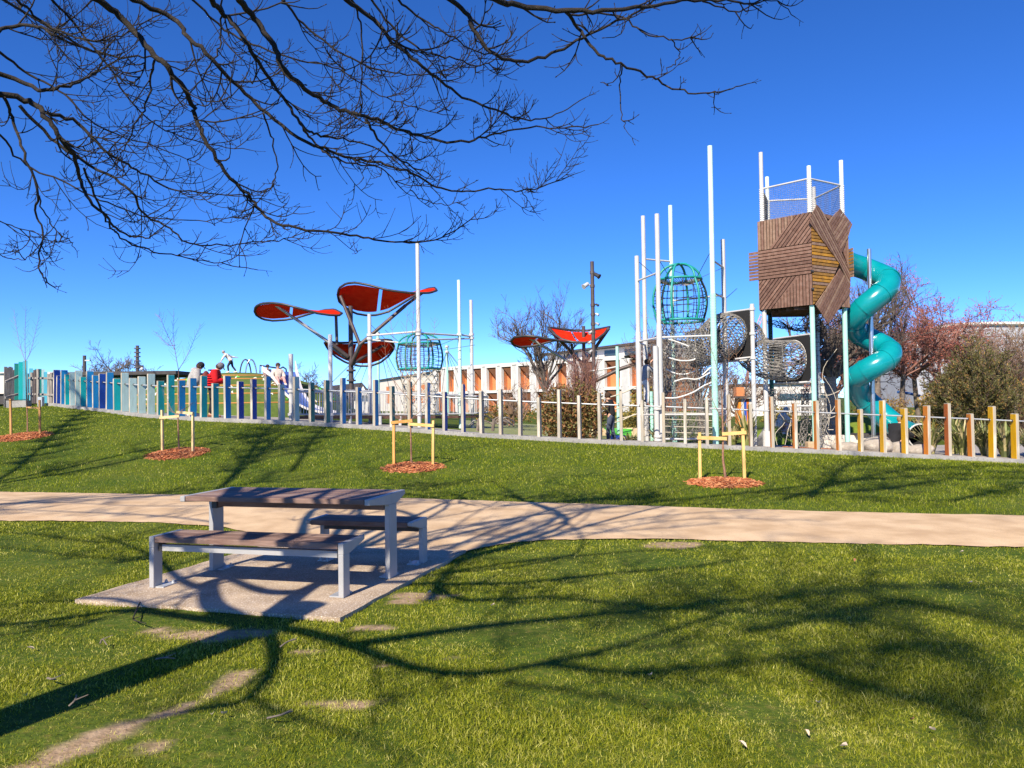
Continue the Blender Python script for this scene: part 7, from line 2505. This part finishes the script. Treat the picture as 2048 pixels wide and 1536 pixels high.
# child on top of the mound
mt = P(459, 745, 31.6)
person('child in white top and dark trousers bending forward on top of the turf mound', Vector((mt.x, mt.y, mound_z(mt.x, mt.y) - 0.01)), 185, 1.05,
       dict(pelvis=(-.12, 0, .84), chest=(.16, 0, 1.16), neck=(.30, 0, 1.30), head=(.40, 0, 1.42), look=(.8, 0, 1.2), shoulderL=(.2, .17, 1.24), shoulderR=(.2, -.17, 1.24), elbowL=(.30, .36, 1.05), elbowR=(-.05, -.42, 1.12),
            wristL=(.42, .42, .82), wristR=(-.30, -.50, 1.10), hipL=(-.12, .09, .80), hipR=(-.12, -.09, .80), kneeL=(.08, .12, .45), kneeR=(-.16, -.12, .46), ankleL=(.02, .14, .08), ankleR=(-.42, -.14, .10)),
       dict(jacket=white_cloth, trousers=cloth('ink', (0.03, 0.03, 0.045)), shoes=white_cloth, hair=cloth('grey_beanie', (0.36, 0.33, 0.31)), puff=0.02))
# two people on the mound slide
SIT = dict(pelvis=(0, 0, .16), chest=(-.04, 0, .58), neck=(0, 0, .74), head=(.03, 0, .88), look=(.5, 0, .8), shoulderL=(-.02, .19, .66), shoulderR=(-.02, -.19, .66), elbowL=(.08, .26, .40), elbowR=(.08, -.26, .40), wristL=(.30, .18, .34), wristR=(.30, -.18, .34),
           hipL=(.03, .09, .14), hipR=(.03, -.09, .14), kneeL=(.42, .13, .38), kneeR=(.42, -.13, .38), ankleL=(.74, .14, .10), ankleR=(.74, -.14, .10))
p = P(556, 772, 29.6)
person('dark haired person in cream top sitting on the blue mound slide', p, -60, 1.55, SIT, dict(jacket=cloth('cream', (0.68, 0.60, 0.52)), trousers=cloth('pink', (0.60, 0.33, 0.30)), shoes=white_cloth, hair=hair_brown))
p = P(535, 764, 30.2)
person('dark haired child peeking over the top edge of the mound slide', p, -40, 1.2, SIT, dict(jacket=cloth('dusk', (0.30, 0.20, 0.20)), trousers=black_cloth, shoes=white_cloth, hair=hair_brown))
# people further right
person('person in black jacket and jeans standing between the grey posts by the bush', foot(1222, 23.6), 150, 1.6, standing(0.04, None, 0.08, 0.02), dict(jacket=black_cloth, trousers=cloth('denim', (0.07, 0.09, 0.14)), shoes=black_cloth, hair=hair_brown))
pc = P(1290, 812, 22.2)
person('child in grey top and white trousers climbing between the white masts', pc, 35, 1.42,
       dict(pelvis=(0, 0, .92), chest=(.10, 0, 1.28), neck=(.14, 0, 1.42), head=(.16, 0, 1.55), look=(.6, 0, 1.6), shoulderL=(.10, .17, 1.36), shoulderR=(.10, -.17, 1.36), elbowL=(.30, .20, 1.40), elbowR=(.32, -.22, 1.18), wristL=(.46, .14, 1.58), wristR=(.46, -.12, 1.30),
            hipL=(0, .09, .88), hipR=(0, -.09, .88), kneeL=(.28, .12, .62), kneeR=(.05, -.10, .46), ankleL=(.16, .12, .22), ankleR=(.0, -.12, .05)),
       dict(jacket=cloth('grey_top', (0.34, 0.34, 0.35)), trousers=white_cloth, shoes=black_cloth, hair=hair_brown))
CR = dict(pelvis=(-.05, 0, .30), chest=(.12, 0, .68), neck=(.22, 0, .82), head=(.28, 0, .95), look=(.7, 0, .8), shoulderL=(.14, .19, .76), shoulderR=(.14, -.19, .76), elbowL=(.30, .26, .52), elbowR=(.30, -.26, .52), wristL=(.50, .16, .50), wristR=(.50, -.16, .50),
          hipL=(-.02, .10, .28), hipR=(-.02, -.10, .28), kneeL=(.36, .15, .46), kneeR=(.36, -.15, .44), ankleL=(.12, .15, .08), ankleR=(.10, -.15, .08))
person('fair haired person in black puffer jacket crouching beside the foot of the tube slide', foot(1786, 20.6), 20, 1.66, CR, dict(jacket=black_cloth, trousers=cloth('charcoal', (0.03, 0.03, 0.035)), shoes=white_cloth, hair=cloth('fair_hair', (0.36, 0.22, 0.10)), puff=0.06, hem=0.1))
person('person in white top crouching on the grass behind the hanging nets', foot(1558, 26.2) + Z3 * 0.3, 0, 1.5, CR, dict(jacket=white_cloth, trousers=cloth('lilac', (0.45, 0.38, 0.50)), shoes=white_cloth, hair=white_cloth, puff=0.05))
person('person in long brown coat standing on the far turf between grey posts', foot(1022, 34), 90, 1.5, standing(0.03, None, 0.02, 0.02), dict(jacket=cloth('brown_coat', (0.16, 0.10, 0.06)), trousers=cloth('brown_coat', (0.16, 0.10, 0.06)), shoes=black_cloth, hair=hair_brown, hem=0.35, puff=0.05))
